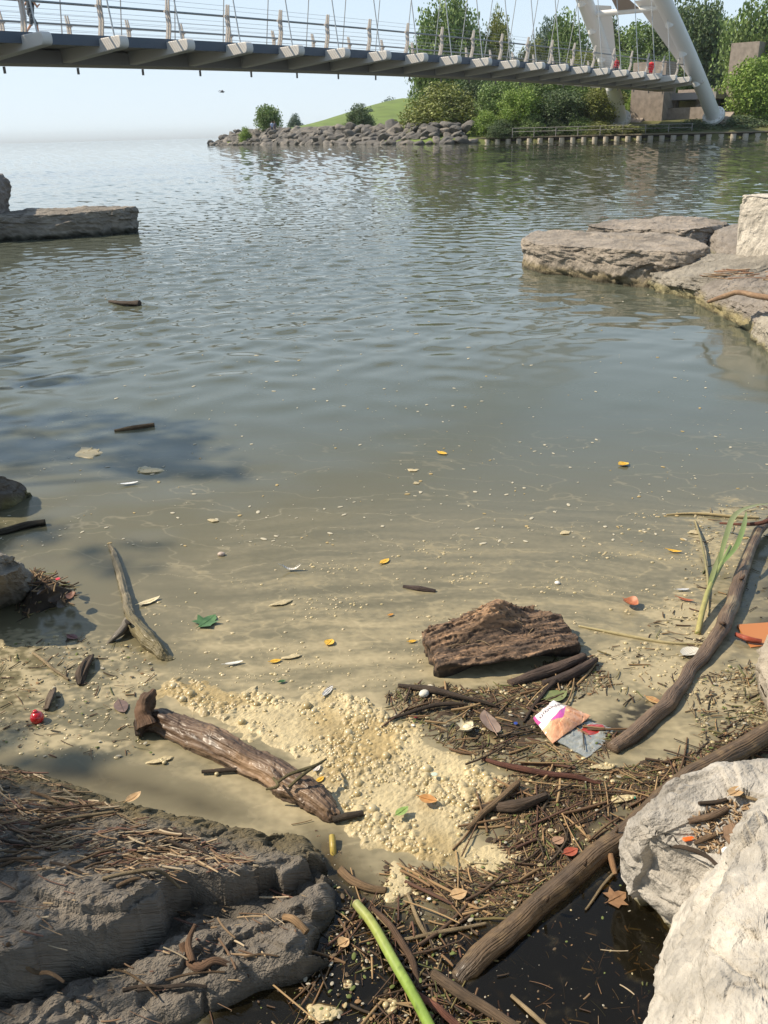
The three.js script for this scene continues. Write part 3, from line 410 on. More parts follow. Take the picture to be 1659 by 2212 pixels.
tree('poplar', 'dark', 1428, 45, 265, 38, -136, 'dark tree right behind the near arch leg');
tree('round', 'dark', 1500, 0, 268, 58, -130, 'large very dark tree right of the near arch leg');
tree('poplar', 'dark', 1550, 15, 262, 34, -131, 'dark pointed tree between the large dark tree and the concrete pylon');
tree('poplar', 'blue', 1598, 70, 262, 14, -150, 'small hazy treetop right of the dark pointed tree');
tree('poplar', 'mid', 1645, -10, 290, 56, -112, 'tall tree at the right edge beside the concrete pylon');
tree('round', 'bright', 1650, 120, 292, 52, -104, 'bright green leafy tree at the right edge in front of the tall tree');
tree('round', 'mid', 1712, 40, 292, 60, -110, 'green tree cut by the right edge of the view');
tree('poplar', 'mid', 1205, 66, 262, 32, -139, 'middling green tree filling the wood left of the round-topped tree');
tree('round', 'dark', 1045, 150, 290, 44, -122, 'dark green tree in the wood just under the bridge, right of the olive shrubs');
tree('round', 'dark', 1140, 150, 290, 46, -121, 'dark green tree in shade in the middle of the wood, at deck height');
tree('round', 'mid', 1330, 120, 275, 40, -126, 'green tree behind the deck just right of the far arch leg');
tree('round', 'mid', 1450, 120, 270, 40, -127, 'green tree behind the abutment left of the near arch leg');
tree('poplar', 'mid', 1470, 22, 265, 34, -137, 'pale green tree top between the near arch leg and the large dark tree');
tree('bush', 'dark', 1085, 258, 298, 26, -106.2, 'low dark shrub at the left end of the sea wall');
tree('bush', 'olive', 1290, 262, 292, 34, -105, 'low olive shrub behind the fence left of the far arch foot');
tree('bush', 'mid', 1420, 268, 290, 40, -103.5, 'low green shrub behind the fence between the arch feet');
tree('bush', 'olive', 955, 178, 294, 68, -117, 'big rounded olive shrub above the end of the boulder breakwater');
tree('bush', 'olive', 1005, 210, 294, 40, -116, 'lower olive shrub on the right shoulder of the big olive one');
tree('bush', 'bright', 1052, 240, 296, 30, -109, 'small bright shrub hanging over the start of the sea wall');
tree('round', 'mid', 1095, 170, 290, 46, -113, 'mid-green tree under the bridge, next right of the olive shrubs');
tree('round', 'bright', 1125, 190, 294, 34, -108, 'bright green small tree over the sea wall, under the bridge middle');
tree('round', 'mid', 1180, 160, 290, 48, -112, 'mid-green tree in the middle of the wood under the bridge');
tree('round', 'dark', 1215, 195, 292, 44, -108, 'darker tree over the sea wall in the middle of the wood');
tree('round', 'mid', 1258, 165, 288, 46, -111, 'mid-green tree left of the far arch leg foot');
tree('round', 'olive', 1300, 178, 288, 36, -108, 'olive tree touching the far arch leg foot from the left');
tree('bush', 'mid', 1150, 246, 296, 32, -106.5, 'low green shrub growing right on the sea wall below the bridge middle');
tree('bush', 'mid', 1250, 252, 294, 34, -106, 'low green shrub on the sea wall left of the fence');
tree('bush', 'dark', 1200, 255, 294, 30, -106.4, 'low dark shrub on the sea wall between two green ones');
tree('bush', 'bright', 1378, 196, 268, 28, -112, 'bright yellow-green shrub between the far arch leg and the abutment');
tree('bush', 'dark', 1600, 250, 296, 55, -101.5, 'dark shrub at the foot of the concrete pylon');
tree('bush', 'dark', 1500, 258, 292, 45, -102.5, 'dark low shrub under the abutment beside the near arch foot');
tree('bush', 'olive', 1345, 270, 290, 60, -104.5, 'low dry olive growth along the fence at the far arch foot', 300);
tree('round', 'mid', 577, 229, 281, 24, -158, 'small round tree alone near the tip of the breakwater', 300);
tree('bush', 'bright', 528, 275, 288, 14, -158, 'pale yellow shrub near the tip of the breakwater', 200);
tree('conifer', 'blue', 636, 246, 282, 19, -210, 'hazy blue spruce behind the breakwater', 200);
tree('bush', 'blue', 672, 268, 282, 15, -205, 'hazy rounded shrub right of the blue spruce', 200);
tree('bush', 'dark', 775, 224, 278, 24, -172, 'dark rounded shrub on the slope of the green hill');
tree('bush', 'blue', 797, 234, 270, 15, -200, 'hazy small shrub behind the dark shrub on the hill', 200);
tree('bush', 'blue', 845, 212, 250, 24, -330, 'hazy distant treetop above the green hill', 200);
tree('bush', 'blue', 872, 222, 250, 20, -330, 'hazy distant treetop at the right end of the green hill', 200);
seed = 77;
// ------------------------------------------------------------ rocks
function rockTone(base, { algae = 0.06, wet = 0.02, stain = 0.25, dark = [0.1, 0.09, 0.075], s = 1, algaeC = [0.27, 0.235, 0.085], lichen = 0 } = {}) {
  return (x, y, z) => { const a = fbm(x * 3 * s, y * 3 * s, z * 3 * s, 5), b = fbm(x * 11 * s + 3, y * 11 * s, z * 11 * s, 4), e = y + 0.05 * s * b / s; let c = base.map((k) => k * (1 + 0.55 * a + 0.35 * b)); c = mix3(c, dark, stain * ss(0.05, 0.35, fbm(x * 4 * s + 20, y * 9 * s, z * 4 * s, 4))); if (lichen) c = mix3(c, base.map((k) => k * 1.45), lichen * ss(0.05, 0.25, fbm(x * 14 + 7, y * 14, z * 14, 4))); if (algae > 0) c = mix3(c, algaeC, 0.75 * ss(algae, algae * 0.4, e)); if (wet < 0) return c; return mix3(c, [c[0] * 0.25, c[1] * 0.25, c[2] * 0.25], ss(wet, 0, e)); };
}
function stone(name, label, rings, opt, rough, tone, mat = M.rock, cat = 'rock') {
  const g = loft(rings, opt); displace(g, rough); skewUV(g); paint(g, tone); return tag(obj(name, g, mat), label, cat);
}
const rough1 = (A, s, B2 = A * 0.35) => (x, y, z) => A * (0.55 * facet(x + 0.12 * n3(x * s, y * s, z * s), y * 1.7, z, s * 1.5) + 0.3 * facet(x, y * 1.6, z, s * 4.2)) + A * (1.3 * fbm(x * s, y * s * 1.6, z * s, 4) + 0.5 * ridge(x * s * 1.7 + 5, y * s * 3, z * s * 1.7, 3)) + B2 * fbm(x * s * 7, y * s * 9, z * s * 7, 3);
const crack = (x, y, z, s) => -0.007 * ss(0.022, 0, Math.abs(n3(x * s + 4, y * s * 1.6, z * s) + 0.12 * n3(x * s * 5, y * s * 5, z * s * 5))) * ss(0, 0.2, n3(x * s * 0.6 + 9, y * s, z * s * 0.6) + 0.1);
const rough2 = (A, s) => (x, y, z, a, b) => { const w = 0.25 / s * n3(x * s, y * s, z * s), k = Math.abs(b) > 0.7 ? 0.45 : 1; return A * k * (1.5 * facet(x + w, y * 2.2, z + w, s * 0.9) + 0.9 * facet(x, y * 2.6 + w, z, s * 2.6) + 0.35 * facet(x, y * 2, z, s * 7)) + A * (0.7 * fbm(x * s, y * s * 1.6, z * s, 4) + 0.35 * ridge(x * s * 2 + 5, y * s * 7, z * s * 2, 3)) + A * 0.3 * fbm(x * s * 9, y * s * 12, z * s * 9, 3); };
const drop = (ring, h, out = 1.03) => { const c = ring.reduce((a, p) => a.add(p), V(0, 0, 0)).multiplyScalar(1 / ring.length); return ring.map((p) => V(c.x + (p.x - c.x) * out, h, c.z + (p.z - c.z) * out)); };
const inset = (ring, k, dy = 0, cx) => { const c = cx ?? ring.reduce((a, p) => a.add(p), V(0, 0, 0)).multiplyScalar(1 / ring.length); return ring.map((p) => V(lerp(c.x, p.x, k), p.y + dy, lerp(c.z, p.z, k))); };
function slab(name, label, outline, { rnd0 = 0.03, dome = 0.02, flare = 1.02, bottom = -0.25, n = 160, m = 16, A = 0.02, s = 2.5, tone, mat, under = 0 } = {}) {
  const top = outline.map(P3), r1 = inset(top, 1 - rnd0, dome * 0.8), r0 = inset(top, 0.02, dome + 0.01), mid = top.map((p) => V(p.x, p.y * 0.5, p.z)); const md = inset(mid, flare), low = drop(top, bottom, flare + under);
  const cy = top.reduce((a, p) => a + p.y, 0) / top.length; r0.forEach((p) => (p.y = cy + dome + 0.01)); const edge = top.map((p) => V(p.x, p.y - 0.02 - dome * 0.3, p.z));
  return stone(name, label, [r0, r1, inset(edge, 1.0), md, low], { n, m }, rough2(A, s), tone, mat);
}
// far left: slab and the upright block on it
slab('flat_rock', 'long flat grey stone slab at the left edge, its near side in shade', [[-260, 480, 0.32], [0, 459, 0.36], [120, 451, 0.36], [230, 447, 0.36], [285, 447, 0.35], [292, 450, 0.34], [255, 454, 0.34], [215, 458, 0.33], [130, 465, 0.32], [0, 471, 0.32], [-260, 493, 0.3]], { A: 0.045, s: 2, dome: 0.01, rnd0: 0.02, n: 260, m: 22, flare: 0.99, tone: rockTone([0.33, 0.29, 0.24], { algae: 0.1, wet: 0.07, algaeC: [0.06, 0.06, 0.035] }) });
{ const p = P(-72, 462, 0.36), g = loft([[0, 1, 2, 3, 4, 5, 6, 7].map((k) => V(p.x, 0.9, p.z)), [[-0.6, -0.5], [0, -0.55], [0.5, -0.5], [0.62, 0], [0.58, 0.4], [0, 0.5], [-0.6, 0.45], [-0.7, 0]].map(([a, b]) => V(p.x + a * 0.9 - 0.03, 0.87, p.z + b)), [[-0.6, -0.5], [0, -0.55], [0.5, -0.5], [0.62, 0], [0.58, 0.4], [0, 0.5], [-0.6, 0.45], [-0.7, 0]].map(([a, b]) => V(p.x + a, 0.65, p.z + b)), [[-0.6, -0.5], [0, -0.55], [0.4, -0.5], [0.52, 0], [0.48, 0.4], [0, 0.5], [-0.6, 0.45], [-0.7, 0]].map(([a, b]) => V(p.x + a, 0.3, p.z + b))], { n: 90, m: 14 }); displace(g, rough2(0.04, 2)); skewUV(g); paint(g, rockTone([0.3, 0.26, 0.23])); tag(obj('upright_rock', g, M.rock), 'upright grey rock standing on the long slab at the left edge', 'rock'); }
// right: the flat stones in the water and the pale block
slab('flat_rock', 'broad flat brown stone slab farthest out in the water on the right', [[1130, 517, 0.26], [1160, 505, 0.27], [1230, 503, 0.28], [1330, 504, 0.29], [1450, 511, 0.3], [1512, 522, 0.3], [1532, 537, 0.3], [1490, 548, 0.3], [1400, 545, 0.3], [1330, 542, 0.29], [1240, 535, 0.27], [1160, 531, 0.25]], { A: 0.032, s: 2.6, dome: 0.012, rnd0: 0.02, n: 260, m: 24, flare: 0.98, tone: rockTone([0.4, 0.345, 0.285], { algae: 0.11, wet: 0.05, algaeC: [0.26, 0.21, 0.1], stain: 0.5, dark: [0.13, 0.11, 0.09] }) });
slab('flat_rock', 'flat brown stone slab behind the broad one, split off by a dark gap', [[1268, 490, 0.26], [1340, 478, 0.27], [1430, 472, 0.28], [1520, 475, 0.28], [1572, 486, 0.28], [1560, 490, 0.27], [1530, 494, 0.28], [1490, 500, 0.27], [1400, 500, 0.25], [1310, 497, 0.24]], { A: 0.04, s: 2.4, dome: 0.02, n: 220, m: 20, tone: rockTone([0.39, 0.335, 0.28], { algae: 0.08, algaeC: [0.2, 0.17, 0.08], stain: 0.4 }) });
slab('rounded_rock', 'small rounded grey rock with green weed between the brown slabs and the pale block', [[1535, 507, 0.22], [1560, 497, 0.25], [1600, 490, 0.28], [1640, 495, 0.28], [1660, 520, 0.25], [1620, 545, 0.16], [1570, 540, 0.14], [1540, 525, 0.16]], { A: 0.03, s: 2.5, dome: 0.05, rnd0: 0.25, flare: 1.08, tone: rockTone([0.33, 0.29, 0.25], { algae: 0.1, algaeC: [0.2, 0.2, 0.06] }) });
slab('rounded_rock', 'low rounded grey rock at the waterline in front of the broad brown slab', [[1392, 590, 0.1], [1405, 572, 0.15], [1450, 560, 0.2], [1520, 555, 0.24], [1600, 556, 0.26], [1680, 570, 0.28], [1640, 590, 0.24], [1560, 600, 0.2], [1480, 608, 0.13], [1420, 604, 0.09]], { A: 0.035, s: 3, dome: 0.03, rnd0: 0.1, n: 220, m: 20, flare: 1.04, tone: rockTone([0.34, 0.31, 0.26], { algae: 0.1, algaeC: [0.33, 0.29, 0.13], stain: 0.35 }) });
slab('flat_rock', 'grey rock with yellow waterline and driftwood litter at the right edge', [[1505, 628, 0.09], [1540, 605, 0.16], [1600, 592, 0.2], [1680, 585, 0.24], [1790, 600, 0.3], [1800, 680, 0.3], [1720, 685, 0.24], [1660, 672, 0.18], [1600, 660, 0.13], [1550, 645, 0.1]], { A: 0.035, s: 3, dome: 0.02, rnd0: 0.08, n: 220, m: 20, flare: 1.06, tone: rockTone([0.33, 0.29, 0.25], { algae: 0.11, algaeC: [0.38, 0.32, 0.14], stain: 0.35 }) });
slab('rounded_rock', 'pale rock corner cut by the right edge below the littered rock', [[1632, 700, 0.1], [1665, 682, 0.14], [1740, 680, 0.2], [1790, 720, 0.2], [1740, 760, 0.14], [1680, 735, 0.1], [1645, 715, 0.09]], { A: 0.02, s: 4, dome: 0.04, flare: 1.05, tone: rockTone([0.42, 0.38, 0.31], { algae: 0.05, algaeC: [0.34, 0.3, 0.15] }) });
{ // squared pale block
  const b = [[1584, 571, 0.22], [1655, 586, 0.22], [1800, 590, 0.25], [1760, 560, 0.25]].map(P3), h = 0.56; const q = [V(b[0].x, 0, b[0].z), V(b[1].x + 0.08, 0, b[1].z), V(b[2].x, 0, b[2].z), V(b[3].x, 0, b[3].z - 0.4)], d = (y, k, o = 0) => { const c = q.reduce((a, p) => a.add(p), V(0, 0, 0)).multiplyScalar(0.25); const r = []; q.forEach((p, i) => { const n = q[(i + 1) % 4]; for (const t of [0.02, 0.1, 0.5, 0.9, 0.98]) { const e = p.clone().lerp(n, t); r.push(V(lerp(c.x, e.x, k) + o, y, lerp(c.z, e.z, k))); } }); return r; };
  const g = loft([d(h + 0.2, 0.02), d(h + 0.2, 0.97), d(h + 0.17, 1.0), d(0.6, 1.01), d(0.18, 1.0, 0.03)], { n: 160, m: 14, smooth: false }); displace(g, rough2(0.02, 3)); skewUV(g); paint(g, rockTone([0.7, 0.64, 0.55], { algae: 0, wet: -1, stain: 0.18, dark: [0.3, 0.26, 0.2] }));
  tag(obj('squared_block', g, M.rock), 'pale squared stone block standing at the right edge', 'rock');
}
// left middle
slab('dark_rock', 'dark low rock tip in the shade at the left edge of the water', [[-160, 1060, 0.1], [-60, 1030, 0.16], [10, 1035, 0.12], [58, 1058, 0.03], [30, 1078, 0.02], [-60, 1105, 0.03], [-150, 1100, 0.05]], { A: 0.015, s: 6, dome: 0.02, flare: 1.05, n: 100, m: 8, tone: rockTone([0.17, 0.15, 0.13], { algae: 0.03, wet: 0.015 }), mat: M.rockNear });
stone('wedge_rock', 'grey wedge-shaped rock with a shaded front at the left edge beside wet litter', [[[-60, 1205, 0.25], [-60, 1205, 0.25], [-50, 1206, 0.25], [-50, 1206, 0.25], [-60, 1210, 0.25], [-70, 1215, 0.25], [-80, 1210, 0.25], [-70, 1205, 0.25]], [[-150, 1190, 0.24], [-60, 1178, 0.24], [0, 1196, 0.23], [38, 1212, 0.2], [45, 1226, 0.18], [10, 1245, 0.2], [-60, 1248, 0.21], [-150, 1240, 0.22]], [[-180, 1200, 0.1], [-60, 1195, 0.1], [10, 1215, 0.12], [48, 1230, 0.1], [56, 1262, 0.06], [10, 1290, 0.06], [-60, 1310, 0.06], [-180, 1300, 0.06]], [[-200, 1250, -0.15], [-60, 1240, -0.15], [20, 1250, -0.15], [90, 1280, -0.12], [80, 1320, -0.12], [20, 1345, -0.15], [-60, 1365, -0.15], [-200, 1350, -0.15]]], { n: 160, m: 22 }, rough2(0.016, 7), rockTone([0.24, 0.215, 0.18], { algae: 0.035, wet: 0.015, s: 2, algaeC: [0.12, 0.1, 0.05] }), M.rockNear);
// the big layered rock in the left foreground
const RK = {
  out: PP([[-400, 1560, -0.03], [150, 1600, -0.03], [330, 1630, -0.03], [480, 1690, -0.03], [610, 1750, -0.03], [655, 1785, -0.01], [700, 1830, 0.05], [726, 1885, 0.05], [712, 1930, 0.06], [672, 1985, 0.07], [660, 2020, 0.08], [705, 2058, 0.03], [650, 2086, 0.03], [560, 2108, 0.03], [470, 2140, 0.035], [350, 2196, 0.04], [240, 2290, 0.05], [-100, 2500, 0.1], [-900, 2500, 0.1], [-900, 1800, 0.05]]),
  shore: PP([[-500, 1575, 0], [-60, 1640, 0], [100, 1682, 0], [250, 1732, 0], [400, 1768, 0], [550, 1800, 0], [660, 1812, 0], [800, 1830, 0]]),
  step: PP([[-600, 2230, 0.13], [-60, 2078, 0.13], [60, 2050, 0.13], [130, 2008, 0.13], [250, 1975, 0.13], [340, 1928, 0.12], [362, 1895, 0.12], [402, 1868, 0.12], [470, 1872, 0.11], [560, 1862, 0.09], [650, 1846, 0.07], [760, 1830, 0.05]]),
};
function rockH(x, z) {
  const w = 0.012 * fbm(x * 16, 0, z * 16, 4), w2 = 0.03 * fbm(x * 6, 3, z * 6, 3), d = sdPoly(RK.out, x, z) + w + w2 * 0.6, s = sdLine(RK.shore, x, z), st = -sdLine(RK.step, x + w2 * 0.8, z + w2 + 0.035 * facet(x, 0.4, z, 11));
  const big = 0.016 * fbm(x * 5, 2, z * 7, 4) + 0.012 * ridge(x * 4 + z * 2, 4, z * 9, 4);
  let h = s > 0 ? -0.006 - 0.10 * Math.min(s, 0.25) : Math.min(0.004 - s * 0.36, 0.115 + 0.02 * ss(0.3, 0.7, -s));
  const up = ss(-0.006, 0.008, -st), fadeX = ss(-0.12, -0.32, x);
  h += -0.08 * (1 - up) * lerp(0.4, 1, fadeX) * ss(0.01, -0.05, s) - 0.03 * ss(-0.004, 0.004, st) * ss(0.03, 0.008, st) * ss(0, -0.05, s);
  const st2 = st - 0.085 - w2 - 0.02 * n3(x * 3, 1, 2); h -= 0.014 * ss(0, 0.012, st2) * ss(0.02, -0.06, s) + 0.012 * ss(0, 0.006, st2 - 0.11 - w2);
  const pits = ss(0.12, 0.32, fbm(x * 26, 7, z * 30, 3)) * 0.006, wetPits = ss(0.05, 0.3, fbm(x * 34, 1, z * 34, 3)) * 0.009 * ss(-0.12, 0.03, s);
  h += big * ss(0.05, -0.06, s) + 0.35 * big + 0.0055 * fbm(x * 40, 5, z * 40, 4) - pits - wetPits;
  h += (0.02 * facet(x + 0.02 * n3(x * 9, 1, z * 9), 0.3, z * 1.5, 6) + 0.011 * facet(x, 3.1, z, 17) + 0.005 * facet(x, 5.3, z, 46)) * ss(0.05, -0.06, s); if (d > 0.01 && s < -0.02) h = Math.max(h, 0.012 + 0.01 * n3(x * 20, 2, z * 20)); const edge = ss(0.03, 0, d); h -= 0.02 * edge * edge;
  if (d < 0) h -= Math.min(0.55, -d * 8 + 0.01 * fbm(x * 30, h * 20, z * 30, 2));
  return h;
}
{
  const nx = 520, nz = 500, xa = -1.35, xb = 0.06, za = -2.0, zb = -0.62, pos = [], idx = [];
  for (let j = 0; j <= nz; j++) for (let i = 0; i <= nx; i++) { const x = lerp(xa, xb, i / nx), z = lerp(za, zb, j / nz); pos.push(x, rockH(x, z), z); }
  for (let j = 0; j < nz; j++) for (let i = 0; i < nx; i++) { const a = j * (nx + 1) + i; if (Math.max(pos[a * 3 + 1], pos[(a + nx + 2) * 3 + 1]) < -0.33) continue; idx.push(a, a + nx + 1, a + 1, a + 1, a + nx + 1, a + nx + 2); }
  const g = geom(pos, idx); skewUV(g);
  paint(g, (x, y, z) => { const s = sdLine(RK.shore, x, z), a = fbm(x * 5, y * 5, z * 5, 4), b = fbm(x * 18, y * 18, z * 18, 4); let c = [0.205, 0.178, 0.147].map((k) => k * (1 + 0.6 * a + 0.5 * b)); c = mix3(c, [0.16, 0.125, 0.055], 0.85 * ss(-0.14, -0.01, s + 0.08 * b)); c = mix3(c, [0.14, 0.118, 0.048], 0.85 * ss(-0.03, 0.06, s + 0.1 * a)); return mix3(c, [0.035, 0.03, 0.02], 0.75 * ss(0.028, 0.0, y + 0.02 * b) * ss(0.02, -0.1, s)); });
  tag(obj('layered_rock', g, M.rockWet), 'large dark layered rock strewn with reed bits in the left foreground', 'rock');
}
// right foreground
const rightRockA = stone('grey_rock', 'blunt grey rock with white scuffs and wood litter on top, beside the long pole', [
  [[1580, 1780, 0.2], [1582, 1778, 0.2], [1586, 1778, 0.2], [1590, 1780, 0.2], [1592, 1784, 0.2], [1592, 1790, 0.2], [1588, 1794, 0.2], [1584, 1794, 0.2], [1580, 1790, 0.2], [1579, 1785, 0.2]],
  [[1400, 1765, 0.2], [1480, 1705, 0.21], [1560, 1672, 0.22], [1659, 1655, 0.23], [1760, 1680, 0.24], [1800, 1800, 0.22], [1700, 1960, 0.2], [1600, 1900, 0.18], [1490, 1845, 0.17], [1410, 1808, 0.18]],
  [[1388, 1768, 0.18], [1474, 1700, 0.19], [1556, 1664, 0.2], [1660, 1646, 0.21], [1770, 1670, 0.22], [1820, 1800, 0.2], [1700, 1985, 0.17], [1600, 1930, 0.15], [1482, 1870, 0.14], [1396, 1818, 0.15]],
  [[1360, 1850, 0.07], [1440, 1760, 0.08], [1540, 1705, 0.08], [1660, 1690, 0.1], [1790, 1700, 0.1], [1850, 1850, 0.1], [1700, 2060, 0.1], [1560, 2020, 0.07], [1450, 1960, 0.06], [1368, 1880, 0.06]],
  [[1400, 1905, -0.02], [1440, 1860, -0.06], [1540, 1780, -0.06], [1660, 1760, -0.06], [1800, 1760, -0.06], [1870, 1900, -0.06], [1700, 2110, -0.06], [1560, 2080, -0.04], [1462, 2020, -0.02], [1408, 1945, -0.02]],
  [[1430, 1950, -0.25], [1450, 1890, -0.25], [1540, 1850, -0.25], [1660, 1850, -0.25], [1800, 1850, -0.25], [1870, 2000, -0.25], [1700, 2200, -0.25], [1580, 2150, -0.25], [1490, 2090, -0.25], [1440, 2010, -0.25]],
], { n: 300, m: 34, smooth: false }, (x, y, z, a, b, c) => rough2(0.008, 5)(x, y, z, a, b, c) + crack(x, y, z, 5) + 0.03 * facet(x + 0.03 * n3(x * 6, y * 6, z * 6), y, z, 5) + rough1(0.012, 6, 0.004)(x, y, z), rockTone([0.43, 0.4, 0.355], { algae: 0.02, wet: 0.012, s: 2.2, stain: 0.2, lichen: 0.55, dark: [0.2, 0.18, 0.15] }), M.rockNear);
stone('pale_rock', 'large pale cream rock with a ridge running down it in the lower right corner', [
  [[1640, 2060, 0.36], [1642, 2058, 0.36], [1646, 2058, 0.36], [1650, 2060, 0.36], [1652, 2064, 0.36], [1650, 2070, 0.36], [1646, 2072, 0.36], [1642, 2072, 0.36], [1640, 2070, 0.36], [1638, 2066, 0.36]],
  [[1597, 1835, 0.3], [1659, 1750, 0.31], [1760, 1740, 0.34], [1860, 1900, 0.38], [1900, 2200, 0.4], [1800, 2420, 0.38], [1640, 2480, 0.36], [1545, 2300, 0.34], [1552, 2140, 0.33], [1570, 1990, 0.32]],
  [[1590, 1842, 0.285], [1655, 1742, 0.29], [1770, 1725, 0.32], [1880, 1890, 0.35], [1930, 2200, 0.37], [1810, 2450, 0.35], [1630, 2520, 0.33], [1532, 2310, 0.32], [1540, 2150, 0.31], [1560, 1995, 0.3]],
  [[1560, 1890, 0.2], [1640, 1790, 0.2], [1790, 1760, 0.2], [1930, 1900, 0.2], [1980, 2250, 0.2], [1830, 2560, 0.2], [1560, 2580, 0.22], [1395, 2300, 0.22], [1455, 2090, 0.2], [1530, 1940, 0.2]],
  [[1545, 1930, 0.08], [1640, 1840, 0.08], [1790, 1800, 0.08], [1980, 1950, 0.08], [2040, 2300, 0.08], [1830, 2640, 0.08], [1500, 2640, 0.1], [1372, 2330, 0.08], [1440, 2115, 0.09], [1510, 1980, 0.1]],
  [[1560, 2010, -0.2], [1650, 1960, -0.2], [1790, 1900, -0.2], [1980, 2050, -0.2], [2040, 2350, -0.2], [1830, 2700, -0.2], [1520, 2700, -0.2], [1420, 2380, -0.2], [1470, 2190, -0.2], [1530, 2060, -0.2]],
], { n: 320, m: 36, smooth: false }, (x, y, z, a, b, c) => rough2(0.010, 3.6)(x, y, z, a, b, c) + crack(x, y, z, 4) + 0.045 * facet(x + 0.04 * n3(x * 6, y * 6, z * 6), y, z, 3.6) + rough1(0.014, 5, 0.004)(x, y, z), rockTone([0.56, 0.52, 0.455], { algae: 0, wet: -1, s: 1.6, stain: 0.22, lichen: 0.35, dark: [0.28, 0.24, 0.19] }), M.rockNear);
slab('pale_rock', 'small pale rock edge cut by the right border beside the bent branch', [[1642, 1420, 0.08], [1660, 1380, 0.12], [1720, 1370, 0.14], [1760, 1430, 0.14], [1740, 1500, 0.1], [1670, 1500, 0.06], [1646, 1465, 0.05]], { A: 0.012, s: 7, dome: 0.02, n: 90, m: 8, flare: 1.05, tone: rockTone([0.42, 0.37, 0.3], { algae: 0.02, wet: 0.01, s: 2 }), mat: M.rockNear });

seed = 4242;
// tree out of view, its boughs placed to shade the left side
{
  const t = thing('unseen_shade_tree', 'leafy shore tree standing out of view on the left whose boughs shade the layered rock', 'tree', V(-7.2, 0, -3.4));
  const pos = [], col = [], idx = [], spots = [];
  const aim = (x, z, L, n, R) => { for (let i = 0; i < n; i++) { const c = V(x, 0, z).addScaledVector(sunDir, L).add(V(rr(-1, 1) * R, rr(-0.6, 0.6) * R, rr(-1, 1) * R)); spots.push(c); } };
  for (let x = -1.6; x < 0.05; x += 0.11) for (let z = -1.95; z < -0.45; z += 0.11) { const u = x + rr(-0.05, 0.05), w = z + rr(-0.05, 0.05); if (sdLine(RK.shore, u, w) > 0.03 || u > -0.34) continue; if (fbm(u * 3.2 + 3, 6, w * 2.6, 3) + 0.05 * ss(-0.4, -1.1, u) > -0.01 - 0.05 * ss(-0.75, -0.45, w)) spots.push(V(u, 0.1, w).addScaledVector(sunDir, rr(5.4, 6.6))); } aim(-2.0, -3.5, 7.4, 40, 0.9); aim(-1.9, -2.7, 7, 7, 0.4); aim(-3.0, -4.6, 7.6, 40, 1.1); aim(-1.2, -3.9, 7.2, 10, 0.35); aim(-3.5, -2.4, 6.6, 30, 1.0);
  for (const c of spots) for (let q = 0; q < 22; q++) {
    const p = c.clone().add(V(rr(-0.13, 0.13), rr(-0.12, 0.12), rr(-0.13, 0.13))), s = rr(0.035, 0.06), a = V(rr(-1, 1), rr(-0.8, 0.3), rr(-1, 1)).normalize(), b = V(rr(-1, 1), rr(-1, 1), rr(-1, 1)).cross(a).normalize(), o = pos.length / 3, k = rr(0.7, 1.2);
    for (const [u, v] of [[-1.3, 0], [0, 0.6], [1.3, 0], [0, -0.6]]) { pos.push(p.x + (a.x * u + b.x * v) * s - t.position.x, p.y + (a.y * u + b.y * v) * s, p.z + (a.z * u + b.z * v) * s - t.position.z); col.push(0.06 * k, 0.11 * k, 0.025 * k); } idx.push(o, o + 1, o + 2, o, o + 2, o + 3);
  }
  obj('crown', geom(pos, idx, col), M.leaf, t);
  const wood = [branch([V(0, -0.4, 0), V(0.1, 1.5, 0.05), V(0.4, 3.2, 0.2), V(0.9, 4.6, 0.3)], [0.22, 0.17, 0.12, 0.05], { sides: 10, seg: 20 })];
  for (const c of spots.filter((_, i) => i % 7 === 0)) { const l = V(c.x - t.position.x, c.y, c.z - t.position.z); wood.push(branch([V(0.3, 2.6, 0.15), l.clone().multiplyScalar(0.5).add(V(0, 1.6, 0)), l], [0.05, 0.03, 0.008], { sides: 6, seg: 10 })); }
  obj('trunk', mergeGeometries(wood), barkM, t);
}
